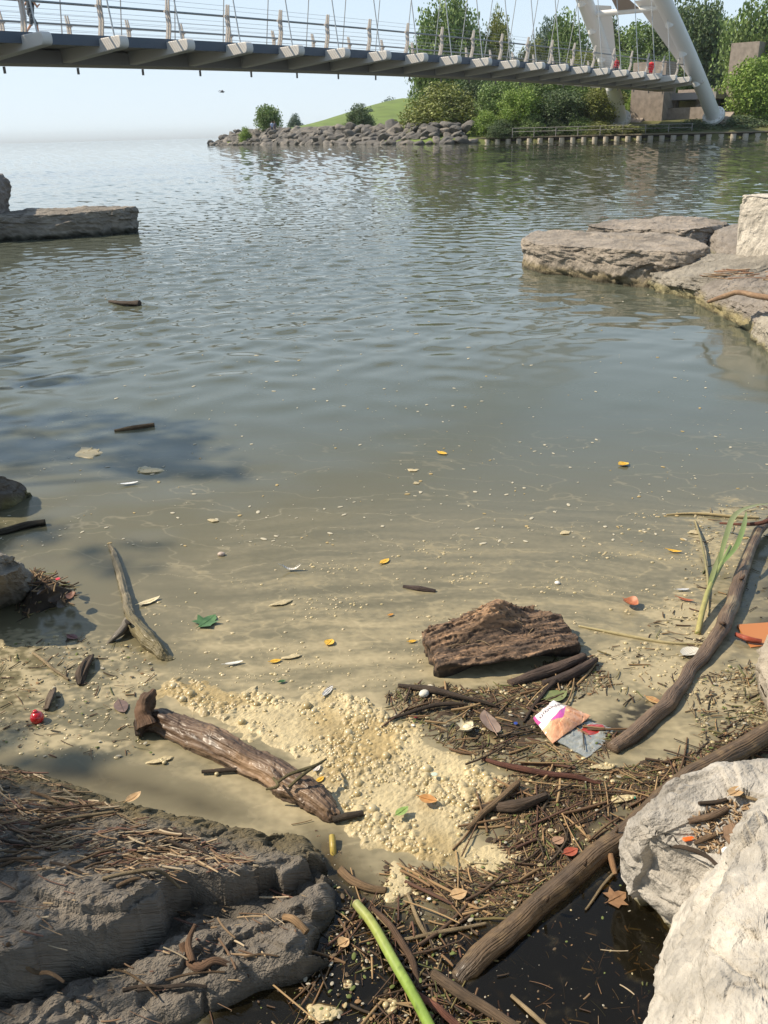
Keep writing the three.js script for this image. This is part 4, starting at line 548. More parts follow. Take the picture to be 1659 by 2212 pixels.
{ // added tree, out of view behind the viewpoint: keeps the open sky off the near shore, leaves the sun on what is sunlit
  const t = thing('unseen_shade_tree', 'added leafy tree out of view behind the viewpoint, keeping open sky off the near shore', 'tree', V(-1.6, 0, 4.6)), pos = [], col = [], idx = [], put = [];
  for (let k = 0; k < 4000 && put.length < 420; k++) {
    const az = rr(-2.3, 2.5), el = rr(0.12, 1.5), d = rr(4, 6.5), p = V(Math.sin(az) * Math.cos(el) * d - 0.4, 0.6 + Math.sin(el) * d, Math.cos(az) * Math.cos(el) * d - 0.3);
    const g = p.clone().addScaledVector(sunDir, -p.y / sunDir.y), q = p.clone().sub(camera.position), ahead = -q.z, side = Math.abs(q.x);
    if ((g.x > -1.25 && g.x < 2.6 && g.z > -9 && g.z < 1.2) || (g.x > -3 && g.x < 3 && g.z < -1.9 && g.z > -9) || (ahead > 0 && (side < ahead * 1.3 || q.y > 2.5 && side < 3.5))) continue;
    put.push(p);
  }
  for (const c of put) for (let q = 0; q < 24; q++) { const p = c.clone().add(V(rr(-0.36, 0.36), rr(-0.26, 0.26), rr(-0.36, 0.36))), s = rr(0.07, 0.12), a = V(rr(-1, 1), rr(-0.8, 0.3), rr(-1, 1)).normalize(), b = V(rr(-1, 1), rr(-1, 1), rr(-1, 1)).cross(a).normalize(), o = pos.length / 3, k = rr(0.7, 1.2); for (const [u, v] of [[-1.2, 0], [0, 0.6], [1.2, 0], [0, -0.6]]) { pos.push(p.x + (a.x * u + b.x * v) * s - t.position.x, p.y + (a.y * u + b.y * v) * s, p.z + (a.z * u + b.z * v) * s - t.position.z); col.push(0.06 * k, 0.11 * k, 0.025 * k); } idx.push(o, o + 1, o + 2, o, o + 2, o + 3); }
  obj('crown', geom(pos, idx, col), M.leaf, t);
  const wood = [branch([V(0, -0.4, 0), V(0.1, 2, 0.05), V(0.2, 4, 0.1), V(0.1, 6, 0.2)], [0.26, 0.2, 0.14, 0.05], { sides: 10, seg: 20 })];
  for (const c of put.filter((_, i) => i % 22 === 0)) { const l = V(c.x - t.position.x, c.y, c.z - t.position.z); wood.push(branch([V(0.15, 3, 0.07), l.clone().multiplyScalar(0.5).add(V(0, 1.6, 0)), l], [0.06, 0.035, 0.008], { sides: 6, seg: 10 })); }
  obj('trunk', mergeGeometries(wood), barkM, t);
}
seed = 31337;
// ------------------------------------------------------------ foam
const domeG = new THREE.SphereGeometry(1, 16, 7, 0, 6.2832, 0, Math.PI * 0.55);
const domeS = new THREE.SphereGeometry(1, 9, 4, 0, 6.2832, 0, Math.PI * 0.55);
function scatter(poly, n, test) { let a = 9, b = -9, c = 9, d = -9; for (const [x, z] of poly) { a = Math.min(a, x); b = Math.max(b, x); c = Math.min(c, z); d = Math.max(d, z); } const o = []; for (let t = 0; o.length < n && t < n * 60; t++) { const x = rr(a, b), z = rr(c, d); if (sdPoly(poly, x, z) > 0 && (!test || test(x, z))) o.push([x, z]); } return o; }
function instanced(name, g, mat, list, parent) { const m = new THREE.InstancedMesh(g, mat, list.length), q = new THREE.Matrix4(), c = new THREE.Color(); list.forEach((e, i) => { m.setMatrixAt(i, q.compose(e.p, e.q ?? new THREE.Quaternion(), e.s)); if (e.c) m.setColorAt(i, c.setRGB(...e.c)); }); m.name = parent ? name : numbered(name); m.castShadow = m.receiveShadow = true; m.userData.kind = 'stuff'; (parent ?? scene).add(m); return m; }
const bubbleM = phys({ color: 0xffffff, roughness: 0.36, clearcoat: 0.5, clearcoatRoughness: 0.15 });
const foamC = () => { const k = rr(0.8, 1.12); return [0.47 * k, 0.385 * k, 0.215 * k * rr(0.9, 1.1)]; };
const foamTop = (x, z) => { const t = reg('foam', x, z) + 0.02 + 0.10 * fbm(x * 8, 2, z * 8, 4) + 0.05 * fbm(x * 30, 2, z * 30, 3), lump = ss(-0.12, 0.12, fbm(x * 7, 3, z * 7, 3) + 0.25 * reg('foam', x, z)), in_ = ss(0, 0.03, t); const b = Math.max(domes(x, z, 52, 0.3 + 0.35 * lump), domes(x + 3, z, 88, 0.55), domes(x, z + 7, 140, 0.75) * 0.9, domes(x + 1, z + 7, 42, 0.16 * lump)); return clamp(t * 0.1, -0.012, 0.003) - 0.0015 + 0.003 * fbm(x * 14, 9, z * 14, 3) + in_ * (0.35 + 0.65 * lump) * b * 0.82; };
const foamBase = (x, z) => clamp((reg('foam', x, z) + 0.02 + 0.10 * fbm(x * 8, 2, z * 8, 4) + 0.05 * fbm(x * 30, 2, z * 30, 3)) * 0.1, -0.012, 0.003) - 0.0015 + 0.003 * fbm(x * 14, 9, z * 14, 3);
{
  const x0 = -0.8, x1 = 0.52, z0 = -2.15, z1 = -1.2, nx = 500, nz = 360, pos = [], idx = []; for (let j = 0; j <= nz; j++) for (let i = 0; i <= nx; i++) { const x = lerp(x0, x1, i / nx), z = lerp(z0, z1, j / nz); pos.push(x, foamTop(x, z), z); }
  for (let j = 0; j < nz; j++) for (let i = 0; i < nx; i++) { const a = j * (nx + 1) + i; if (Math.max(pos[a * 3 + 1], pos[(a + nx + 2) * 3 + 1]) < -0.008) continue; idx.push(a, a + nx + 1, a + 1, a + 1, a + nx + 1, a + nx + 2); }
  const g = skewUV(geom(pos, idx)); paint(g, (x, y, z) => { const k = 1 + 0.5 * fbm(x * 8, 1, z * 8, 4) + 0.35 * fbm(x * 50, 1, z * 50, 2); const c = mix3([0.48 * k, 0.395 * k, 0.225 * k], [0.36 * k, 0.27 * k, 0.12 * k], ss(0.0, 0.3, fbm(x * 5, 7, z * 5, 3))); return mix3(c, [0.22, 0.18, 0.09], ss(0.002, -0.005, y) * 0.8); });
  const raft = tag(obj('foam_raft', g, M.foam), 'thick yellowish raft of foam bubbles beside the wet brown log', 'foam');
  instanced('small_bubbles', domeS, bubbleM, scatter(REG.foam, 1100, (x, z) => foamBase(x, z) > 0 && rnd() < 0.3 + 2 * fbm(x * 7, 3, z * 7, 3)).map(([x, z]) => { const r = 0.0026 + 0.0038 * rnd() ** 1.8; return { p: V(x, foamBase(x, z) + r * rr(-0.3, 0.15), z), s: V(r * rr(0.9, 1.2), r, r), c: foamC() }; }), raft);
  const big = []; for (let t = 0; big.length < 280 && t < 20000; t++) { const [x, z] = scatter(REG.foam, 1, (a, b) => foamBase(a, b) > 0.001 && rnd() < 0.25 + 2.2 * fbm(a * 7, 3, b * 7, 3))[0] ?? [0, 0]; const r = 0.0035 + 0.0095 * rnd() ** 4; if (big.every((q) => Math.hypot(q[0] - x, q[1] - z) > (q[2] + r) * 0.8)) big.push([x, z, r]); }
  const mats = [0, 1, 2].map((i) => phys({ color: new THREE.Color().setRGB(...[[0.45, 0.36, 0.185], [0.37, 0.29, 0.14], [0.49, 0.41, 0.24]][i]), roughness: 0.36, clearcoat: 0.45, clearcoatRoughness: 0.12 }));
  for (const [x, z, r] of big) { const b = obj('bubble', domeG, mats[Math.floor(rnd() * 3)], raft); b.position.set(x, foamBase(x, z) + r * rr(0, 0.3), z); b.scale.set(r * rr(0.92, 1.1), r * rr(0.8, 1), r); b.rotation.y = rr(0, 3); }
}
{ // beads and flecks on the film and on the open water
  const beads = []; const zone = PP([[380, 1470], [300, 1300], [560, 1230], [900, 1170], [1200, 1130], [1540, 1090], [1640, 1090], [1560, 1330], [1480, 1480], [1250, 1430], [930, 1440], [840, 1490], [560, 1490]]);
  for (const [x, z] of scatter(zone, 1300, (x, z) => rnd() < 0.05 + 1.2 * ss(0.05, 0.3, fbm(x * 3, 5, z * 12, 3)) + 0.5 * ss(-2.2, -1.9, z))) { const r = 0.0012 + 0.0042 * rnd() ** 3; beads.push({ p: V(x, waveH(x, z) * 0.9, z), s: V(r * rr(1, 1.5), r * 0.7, r), c: foamC() }); }
  for (const [x, z] of scatter(REG.scumL, 260)) { const r = 0.0016 + 0.004 * rnd() ** 2.2; beads.push({ p: V(x, 0.0006, z), s: V(r * rr(1, 1.5), r * 0.6, r), c: foamC() }); }
  for (const k of ['scumR', 'scumR2', 'scumEdge', 'matUp', 'matLow']) for (const [x, z] of scatter(REG[k], 130)) { const r = 0.0014 + 0.0046 * rnd() ** 3; beads.push({ p: V(x, 0.001, z), s: V(r * rr(1, 1.4), r * 0.65, r), c: foamC() }); }
  tag(instanced('foam_beads', domeS, bubbleM, beads), 'small pale foam beads strewn over the tan film on the water', 'foam');
  const flecks = []; for (let i = 0; i < 850; i++) { const py = 1180 - 560 * rnd() ** 1.7, px = rr(-60, 1720), p = P(px, py), r = (0.0016 + 0.005 * rnd() ** 4) * (1 + -p.z * 0.07); if (px < 500 && rnd() < 0.4) continue; flecks.push({ p: V(p.x, waveH(p.x, p.z) + 0.0012, p.z), q: new THREE.Quaternion().setFromAxisAngle(V(0, 1, 0), rr(0, 6)), s: V(r * rr(1, 2.2), r * 0.25, r), c: rnd() < 0.8 ? [0.46, 0.42, 0.32] : [0.4, 0.3, 0.14] }); }
  tag(instanced('floating_flecks', domeS, M.stick, flecks), 'tiny pale flecks drifting on the open grey-green water', 'flecks');
}
function foamPatch(cx, cy, wpx, hpx, label, turn = 0, bub = 0) {
  const n = 14, ring = (k, h) => Array.from({ length: n }, (_, i) => { const a = (i / n) * 6.283, w = k * (0.95 + 0.7 * n3(Math.cos(a) * 0.9 + cx * 0.37, Math.sin(a) * 0.9 + cy * 0.37, 3)), u = Math.cos(a) * wpx * w, v = Math.sin(a) * hpx * w; return P(cx + u * Math.cos(turn) - v * Math.sin(turn) * 1.0, cy + u * Math.sin(turn) + v * Math.cos(turn), h); });
  const k = Math.min(1, wpx / 22), o = waveH(P(cx, cy).x, P(cx, cy).z); const g = loft([ring(0.03, o + 0.0055 * k), ring(0.7, o + 0.005 * k), ring(1, o - 0.002)], { n: 40, m: 5 }); displace(g, (x, y, z) => 0.003 * k * fbm(x * 50, y * 50, z * 50, 2)); skewUV(g);
  const t = rr(0.9, 1.1); paint(g, () => [0.46 * t, 0.38 * t, 0.22 * t]); const m = tag(obj('foam_patch', g, M.foam), label, 'foam');
  for (let i = 0; i < bub; i++) { const a = rr(0, 6.28), d = Math.sqrt(rnd()) * 0.75, p = P(cx + Math.cos(a) * d * wpx, cy + Math.sin(a) * d * hpx, 0.004), b = obj('bubble', domeS, M.bubble, m), r = rr(0.002, 0.006); b.position.copy(p); b.scale.set(r, r * 0.8, r); }
  return m;
}
foamPatch(862, 1905, 38, 46, 'ragged foam patch full of holes below the right end of the foam raft', 0, 14);
foamPatch(845, 2168, 16, 24, 'egg-shaped foam clot beside the green stalk in the dark water', 0.2, 5);
foamPatch(700, 2190, 44, 20, 'flat foam patch in the dark water at the foot of the layered rock', 0.1, 10);
foamPatch(752, 2128, 14, 12, 'small round foam clot above the flat patch in the dark water', 0, 3);
foamPatch(612, 1301, 26, 6, 'long thin foam streak above the green maple leaf, to its right', -0.25);
foamPatch(630, 1418, 30, 6, 'long pale foam streak between the white feather and the yellow leaf', -0.15);
foamPatch(540, 1492, 22, 7, 'pale foam streak at the upper rim of the foam raft', -0.4);
foamPatch(893, 1015, 14, 4, 'small pale foam oval out on the grey-green water', 0);
foamPatch(462, 1124, 16, 4, 'thin pale foam oval in front of the shaded water on the left', 0);
foamPatch(1222, 1150, 14, 5, 'pale foam oval below the middle of the open water', -0.1);
foamPatch(1500, 1150, 16, 5, 'pale foam oval left of the bent green reed', 0);
foamPatch(320, 1015, 30, 9, 'sunlit tan foam patch between the tree shadows on the left water', 0.05, 6);
foamPatch(195, 978, 32, 14, 'tan foam patch with grass bits farthest out on the left water', 0, 8);
foamPatch(900, 1043, 10, 3, 'tiny pale foam oval below the small oval on open water', 0);
foamPatch(345, 1642, 26, 8, 'cream foam strip drifting between the layered rock and the wet log', -0.25, 5);
foamPatch(465, 1668, 9, 7, 'small ring of foam over the submerged shelf of the layered rock', 0, 3);
foamPatch(1300, 1655, 34, 10, 'cream foam lump right of the printed packet, by the brown litter', -0.1, 8);
foamPatch(1345, 1725, 30, 12, 'cream foam lump among brown litter beside the long pole', -0.2, 8);
foamPatch(1030, 1860, 34, 9, 'cream foam tongue at the lower right end of the raft', 0.2, 8);

// ------------------------------------------------------------ driftwood
function woodPaint(g, a, b, wetY = -1, s = 1) { return paint(g, (x, y, z) => { const k = fbm(x * 12 * s, y * 12 * s, z * 12 * s, 4), q = fbm(x * 40 * s, y * 40 * s, z * 40 * s, 3); let c = mix3(a, b, clamp(0.5 + 1.3 * k)); c = c.map((v) => v * (1 + 0.5 * q)); return mix3(c, c.map((v) => v * 0.35), ss(wetY, wetY - 0.015, y)); }); }
function wood(name, label, cat, pts, radii, o = {}, a = [0.16, 0.105, 0.07], b = [0.26, 0.18, 0.12], mat = M.wood) { const g = branch(pts, radii, { seg: 40, ...o }); woodPaint(g, a, b); return tag(obj(name, g, mat), label, cat); }
{ // main log
  const t = thing('log', 'thick wet reddish-brown log lying across the foam with a knobbed broken end', 'log', null);
  const g = branch([[308, 1556, 0.004], [350, 1566, 0.008], [430, 1598, 0.008], [520, 1636, 0.01], [600, 1678, 0.008], [665, 1722, 0.006], [712, 1760, 0.0], [732, 1780, -0.014]], [0.03, 0.036, 0.037, 0.038, 0.036, 0.037, 0.034, 0.026, 0.012], { sides: 64, seg: 260, rough: 0.12, bend: 0.012 });
  displace(g, (x, y, z) => { const u = x * 0.75 + z * 0.66, v = z * 0.75 - x * 0.66; return 0.006 * facet(u * 0.35, y, v, 26) + 0.004 * ridge(u * 6, y * 34, v * 34, 3) + 0.0025 * facet(u * 0.6, y, v, 70) - 0.004 * ss(0.12, 0.3, fbm(u * 16, y * 30, v * 30, 3)); }); { const pg = (x, y, z) => { const u = x * 0.75 + z * 0.66, v = z * 0.75 - x * 0.66, k = fbm(u * 5, y * 30, v * 30, 4), q = fbm(u * 14, y * 80, v * 80, 3); let m = mix3([0.12, 0.07, 0.042], [0.28, 0.18, 0.108], clamp(0.5 + 1.6 * k)); m = mix3(m, [0.05, 0.03, 0.02], 0.8 * ss(0.08, 0.3, q)); m = mix3(m, [0.44, 0.28, 0.16], 0.6 * ss(0.14, 0.3, fbm(u * 4 + 9, y * 22, v * 22, 3))); return mix3(m, m.map((e) => e * 0.35), ss(0.012, -0.004, y)); }; paint(g, pg); }; obj('trunk_piece', g, M.woodWet, t);
  const k = branch([[322, 1572, 0.02], [312, 1540, 0.045], [322, 1508, 0.07], [336, 1500, 0.06]], [0.03, 0.026, 0.024, 0.02, 0.006], { sides: 20, seg: 40, rough: 0.25 }); displace(k, (x, y, z) => 0.008 * ridge(x * 30, y * 40, z * 30, 3)); woodPaint(k, [0.05, 0.032, 0.022], [0.2, 0.11, 0.06], -1); obj('broken_knob', k, M.wood, t);
  const l = branch([[300, 1590, 0.008], [306, 1560, 0.03], [318, 1530, 0.04]], [0.008, 0.016, 0.014], { sides: 12, seg: 20, rough: 0.3 }); woodPaint(l, [0.05, 0.032, 0.022], [0.13, 0.08, 0.05], -1); obj('bark_flap', l, M.woodWet, t);
  for (const q of [[[600, 1690, 0.05], [640, 1668, 0.062], [680, 1655, 0.062], [705, 1640, 0.04]], [[620, 1700, 0.045], [650, 1676, 0.066], [690, 1650, 0.055]], [[590, 1680, 0.05], [600, 1700, 0.05], [575, 1705, 0.04]]]) { const s = branch(q, [0.003, 0.004, 0.002], { sides: 6, seg: 24, bend: 0.008 }); woodPaint(s, [0.14, 0.12, 0.05], [0.24, 0.2, 0.1]); obj('grass_strand', s, M.wood, t); }
}
wood('branch', 'brown submerged branch end fading into dark water below the wet log', 'branch', [[728, 1782, -0.03], [775, 1838, -0.034], [825, 1900, -0.06]], [0.02, 0.03, 0.025, 0.008], { sides: 16 }, [0.2, 0.14, 0.09], [0.3, 0.2, 0.12], M.woodWet);
wood('stick', 'short black stick poking from the lower end of the wet log', 'stick', [[722, 1772, 0.006], [750, 1764, 0.012], [786, 1756, 0.012]], [0.007, 0.009, 0.007], { rough: 0.25, sides: 10 }, [0.03, 0.022, 0.016], [0.09, 0.065, 0.04]);
{ // forked branch
  const t = thing('forked_branch', 'pale forked driftwood branch coated in foam standing out of the film on the left', 'branch', null);
  const m = branch([[238, 1178, 0.012], [250, 1205, 0.012], [266, 1265, 0.016], [276, 1320, 0.022], [290, 1352, 0.026], [322, 1382, 0.02], [350, 1412, 0.008], [374, 1432, -0.012]], [0.008, 0.011, 0.013, 0.015, 0.021, 0.023, 0.02, 0.011], { sides: 24, seg: 100, rough: 0.2, bend: 0.008 });
  displace(m, (x, y, z) => 0.004 * ridge(x * 30, y * 40, z * 30, 3)); paint(m, (x, y, z) => { const k = fbm(x * 20, y * 20, z * 20, 3); const c = mix3(mix3([0.2, 0.165, 0.1], [0.36, 0.3, 0.19], clamp(0.5 + 1.5 * k)), [0.15, 0.12, 0.03], ss(-2.35, -2.2, z) * 0.6); return c.map((v) => v * (1 + 0.4 * fbm(x * 60, y * 60, z * 60, 2))); }); obj('stem', m, M.woodWet, t);
  const f = branch([[276, 1340, 0.024], [262, 1362, 0.02], [246, 1378, 0.01], [232, 1392, -0.004]], [0.014, 0.012, 0.008, 0.005], { sides: 14, rough: 0.2 }); woodPaint(f, [0.13, 0.11, 0.09], [0.3, 0.26, 0.2]); obj('side_shoot', f, M.woodWet, t);
  const h = branch([[272, 1340, 0.045], [276, 1345, 0.05], [281, 1348, 0.05]], [0.004, 0.006, 0.004], { sides: 8, seg: 6 }); woodPaint(h, [0.03, 0.02, 0.015], [0.05, 0.04, 0.03]); obj('knot', h, M.wood, t);
}
{ // weathered stump
  const c = P(1082, 1412), a = P(932, 1436, 0.02), b = P(1246, 1384, 0.02), ax = b.clone().sub(a), L = ax.length(); ax.normalize(); const sd = V(-ax.z, 0, ax.x); if (sd.z > 0) sd.negate();   // sd points away from the viewer
  const D = 0.1, q0 = V(0, 0, 0);
  const f = (x, y, z) => { q0.set(x - c.x, 0, z - c.z); const u = q0.dot(ax) / (L * 0.5), v = q0.dot(sd) / D;
    const gv = v + 0.10 * Math.sin(u * 2.2 + 0.5) - 0.12 * u, gr = 0.016 * ridge(u * 1.6, y * 20 + 3, gv * 5.5, 3) + 0.010 * ridge(u * 2.5 + 7, y * 46, gv * 14, 2) + 0.010 * facet(u * 0.8, y * 12, gv * 3.4, 1.3);
    const hump = 0.056 * Math.exp(-((u + 0.06 - 0.25 * (v - 0.3)) ** 2) * 9) * ss(-0.15, 0.35, v) * ss(1.25, 0.5, v), shelf = 0.034 + 0.010 * ss(-0.9, -0.1, v) + 0.014 * ss(-0.3, 0.3, v);
    const top = (shelf + hump) * (1 - 0.4 * ss(0.55, 1, u)) * (1 - 0.2 * ss(-0.7, -1, u)) + gr * (1 + 0.4 * ss(0, 0.4, v));
    const back = 1.0 - 0.25 * u * u, front = -(0.95 - 0.35 * u * u) + 0.55 * ss(0.036, 0.022, y) * ss(0.95, 0.3, Math.abs(u)) + 0.1 * n3(u * 4, y * 30, 3), endR = 0.98 + 0.06 * n3(v * 4, y * 20, 1), endL = -(0.96 + 0.09 * n3(v * 5, y * 26, 8));
    const d = Math.max(y - top, (v - back) * D, (front - v) * D, (u - endR) * L * 0.5, (endL - u) * L * 0.5, -0.05 - y); return d * 0.75 + 0.0022 * ridge(x * 60, y * 90, z * 60, 2); };
  const g = nets(f, [c.x - L * 0.62, -0.06, c.z - 0.26], [c.x + L * 0.62, 0.19, c.z + 0.26], 0.0036); skewUV(g);
  paint(g, (x, y, z, nx, ny, nz) => { q0.set(x - c.x, 0, z - c.z); const u = q0.dot(ax) / (L * 0.5), v = q0.dot(sd) / D, gv = v + 0.10 * Math.sin(u * 2.2 + 0.5) - 0.12 * u, k = fbm(u * 2.5, y * 20, gv * 12, 4), q = fbm(u * 5, y * 50, gv * 34, 3); let m = mix3([0.12, 0.082, 0.06], [0.5, 0.31, 0.18], clamp(0.25 + 1.5 * k + 0.75 * ss(-0.1, 0.3, v) * ss(0.55, 0, Math.abs(u + 0.06)))); m = mix3(m, [0.045, 0.033, 0.026], clamp(ss(-0.04, 0.2, q) * 0.85)); m = mix3(m, [0.05, 0.037, 0.028], 0.8 * ss(-0.35, -0.75, v) * ss(0.5, 0.2, ny)); return mix3(m, [0.03, 0.023, 0.017], 0.9 * ss(0.022, 0.004, y)); });  // steep front face darkened in the colour, standing in for its shade
  const t = tag(obj('driftwood_stump', g, M.stump), 'chunky weathered driftwood stump with splintered top floating in the tan film', 'driftwood');
  for (let i = 0; i < 24; i++) { const u = rr(-0.4, 0.3), v = rr(-0.02, 0.06), p = c.clone().addScaledVector(ax, u * L * 0.9).addScaledVector(sd, v), y = 0.055 + 0.062 * Math.exp(-((u * 2 + 0.1) ** 2) * 6) * ss(-0.01, 0.035, v), an = rr(-0.9, 0.9), l = rr(0.012, 0.035); const s = branch([V(p.x - Math.cos(an) * l, y - 0.006, p.z - Math.sin(an) * l), V(p.x, y + 0.004, p.z), V(p.x + Math.cos(an) * l, y, p.z + Math.sin(an) * l)], [0.0014, 0.0018, 0.0008], { sides: 5, seg: 8 }); woodPaint(s, [0.3, 0.2, 0.12], [0.48, 0.36, 0.22]); obj('splinter', s, M.wood, t); }
}
{
  const t = thing('broken_plank', 'dark broken plank lying half sunk below the driftwood stump', 'driftwood', null);
  for (const [q, r] of [[[[1100, 1478, 0.002], [1180, 1452, 0.008], [1262, 1418, 0.01]], [0.012, 0.017, 0.013]], [[[1172, 1478, 0.004], [1220, 1462, 0.012], [1270, 1436, 0.012], [1288, 1424, 0.01]], [0.008, 0.013, 0.013, 0.007]]]) { const g = branch(q, r, { sides: 12, rough: 0.2 }); woodPaint(g, [0.05, 0.035, 0.03], [0.15, 0.1, 0.075]); obj('plank_piece', g, M.wood, t); }
}
wood('driftwood_stick', 'dark pointed stick slanting from the broken plank down to the litter', 'stick', [[1130, 1560, 0.003], [1172, 1500, 0.008], [1205, 1464, 0.012]], [0.003, 0.006, 0.007], { sides: 8 }, [0.05, 0.033, 0.025], [0.12, 0.08, 0.055]);
{ // bent branch on the right
  const t = thing('bent_branch', 'long bent brown branch running from the right edge down beside the packet', 'branch', null);
  const g = branch([[1322, 1622, 0.004], [1395, 1565, 0.008], [1450, 1510, 0.006], [1490, 1450, 0.004], [1545, 1380, 0.014], [1580, 1310, 0.02], [1604, 1230, 0.026], [1640, 1150, 0.034], [1665, 1120, 0.04]], [0.017, 0.02, 0.02, 0.019, 0.02, 0.021, 0.02, 0.017, 0.014], { sides: 22, seg: 130, rough: 0.1, bend: 0.006 });
  displace(g, (x, y, z) => 0.002 * ridge(x * 30, y * 40, z * 30, 3)); paint(g, (x, y, z) => { const k = fbm(x * 14, y * 14, z * 14, 4), s = ss(0.1, 0.25, fbm(x * 8 + 4, y * 8, z * 8, 3)); let c = mix3([0.13, 0.085, 0.055], [0.23, 0.155, 0.1], clamp(0.5 + 1.4 * k)); c = mix3(c, [0.4, 0.33, 0.2], s * 0.5 * ss(-2.4, -2.1, z) * 0 + 0.55 * ss(0.08, 0.22, k) * ss(-2.0, -2.3, z)); return c; }); obj('stem', g, M.woodWet, t);
  for (const q of [[[1600, 1250, 0.045], [1608, 1244, 0.05]], [[1556, 1345, 0.035], [1566, 1348, 0.035]]]) { const s = branch([q[0], [(q[0][0] + q[1][0]) / 2, q[0][1], 0.05], q[1]], [0.004, 0.005, 0.003], { sides: 7, seg: 6 }); woodPaint(s, [0.1, 0.06, 0.04], [0.2, 0.12, 0.08]); obj('twig_stub', s, M.wood, t); }
}
{ // long pole
  const t = thing('long_pole', 'long straight brown pole lying diagonally past the grey rock into dark water', 'branch', null);
  const g = branch([[985, 2130, -0.02], [1010, 2095, 0.0], [1120, 2000, 0.008], [1250, 1883, 0.012], [1370, 1785, 0.018], [1460, 1702, 0.024], [1580, 1630, 0.03], [1690, 1565, 0.04]], [0.018, 0.02, 0.021, 0.022, 0.022, 0.022, 0.023, 0.023], { sides: 22, seg: 140, rough: 0.07, bend: 0.006 });
  displace(g, (x, y, z) => 0.002 * ridge(x * 40, y * 40, z * 40, 3)); paint(g, (x, y, z) => { const k = fbm(x * 10, y * 10, z * 10, 4), q = fbm(x * 40, y * 40, z * 40, 3); let c = mix3([0.08, 0.055, 0.035], [0.2, 0.13, 0.07], clamp(0.5 + 1.2 * k)); c = mix3(c, [0.3, 0.2, 0.1], 0.6 * ss(0.08, 0.3, q)); return c; }); obj('stem', g, M.woodWet, t);
  for (const [x, y] of [[1180, 1945], [1262, 1868], [1420, 1735], [1330, 1800]]) { const s = branch([[x, y, 0.03], [x + 4, y - 6, 0.042], [x + 6, y - 12, 0.048]], [0.003, 0.003, 0.0015], { sides: 6, seg: 6 }); woodPaint(s, [0.1, 0.06, 0.04], [0.22, 0.14, 0.08]); obj('twig_stub', s, M.wood, t); }
}
const W = wood, dk = [[0.05, 0.035, 0.026], [0.11, 0.075, 0.05]], br = [[0.16, 0.1, 0.055], [0.28, 0.185, 0.1]], pl = [[0.34, 0.25, 0.14], [0.48, 0.37, 0.22]], rd = [[0.13, 0.05, 0.035], [0.22, 0.085, 0.05]];
W('driftwood_chunk', 'small dark grey wood chunk with foamy edge left of the forked branch foot', 'driftwood', [[196, 1418, 0.004], [184, 1440, 0.012], [176, 1462, 0.012], [172, 1480, 0.002]], [0.006, 0.011, 0.01, 0.005], { rough: 0.7, sides: 20 }, ...dk);
W('driftwood_chunk', 'small knotty wood chunk just above the red float', 'driftwood', [[116, 1492, 0.004], [104, 1515, 0.012], [98, 1535, 0.002]], [0.007, 0.012, 0.008], { rough: 0.7, sides: 20 }, [0.08, 0.06, 0.045], [0.19, 0.14, 0.1]);
W('twig', 'straw-coloured twig slanting left of the small grey wood chunk', 'twig', [[72, 1410, 0.006], [110, 1440, 0.006], [148, 1468, 0.004]], [0.004, 0.004, 0.003], {}, ...pl);
W('stick', 'black mossy stick at the left edge below the dark rock tip', 'stick', [[-40, 1160, 0.006], [20, 1145, 0.01], [60, 1134, 0.012], [98, 1128, 0.012]], [0.008, 0.011, 0.013, 0.012], { rough: 0.3 }, [0.02, 0.017, 0.012], [0.06, 0.048, 0.03]);
W('stick', 'brown stick floating beyond the tree shadows on the left water', 'stick', [[247, 931, 0.004], [290, 924, 0.008], [333, 917, 0.01]], [0.008, 0.011, 0.009], { rough: 0.2 }, ...br);
W('stick', 'dark stick afloat among the ripples far out on the left', 'stick', [[236, 651, 0.015], [268, 655, 0.02], [302, 655, 0.025]], [0.012, 0.02, 0.024], { rough: 0.2 }, ...dk);
W('bark_strip', 'dark bark strip floating behind the driftwood stump to its left', 'bark', [[872, 1267, 0.001], [905, 1273, 0.003], [941, 1277, 0.001]], [0.006, 0.009, 0.006], { rough: 0.2 }, [0.06, 0.04, 0.035], [0.1, 0.07, 0.06]);
W('twig', 'dark red twig reaching in from the right edge over the bent reed', 'twig', [[1555, 1130, 0.035], [1600, 1133, 0.05], [1640, 1130, 0.065], [1690, 1112, 0.08]], [0.004, 0.005, 0.007, 0.009], {}, ...rd);
W('stick', 'long reddish stick at the upper rim of the brown litter below the packet', 'stick', [[1045, 1640, 0.004], [1110, 1658, 0.008], [1180, 1672, 0.008], [1250, 1680, 0.006], [1300, 1692, 0.004]], [0.004, 0.007, 0.007, 0.006, 0.003], {}, ...rd);
W('stick', 'split brown stick slanting along the right edge of the foam raft', 'stick', [[1010, 1790, 0.006], [1055, 1748, 0.012], [1120, 1690, 0.014]], [0.005, 0.007, 0.007], {}, ...br);
W('stick', 'dark bark stick lying above the split brown stick in the litter', 'stick', [[1040, 1742, 0.004], [1110, 1742, 0.01], [1180, 1718, 0.01]], [0.006, 0.013, 0.008], { rough: 0.2 }, ...dk);
W('stick', 'brown bent stick sloping right from the yellow stalk in dark water', 'stick', [[738, 1880, 0.002], [760, 1902, 0.004], [800, 1918, 0.006], [836, 1924, 0.006]], [0.008, 0.008, 0.007, 0.006], { rough: 0.2 }, ...br);
W('twig', 'thin dark twig running down beside the green stalk', 'twig', [[802, 1960, 0.005], [850, 2010, 0.008], [890, 2075, 0.006], [908, 2140, 0.003]], [0.004, 0.006, 0.006, 0.004], {}, [0.08, 0.05, 0.03], [0.17, 0.1, 0.06]);
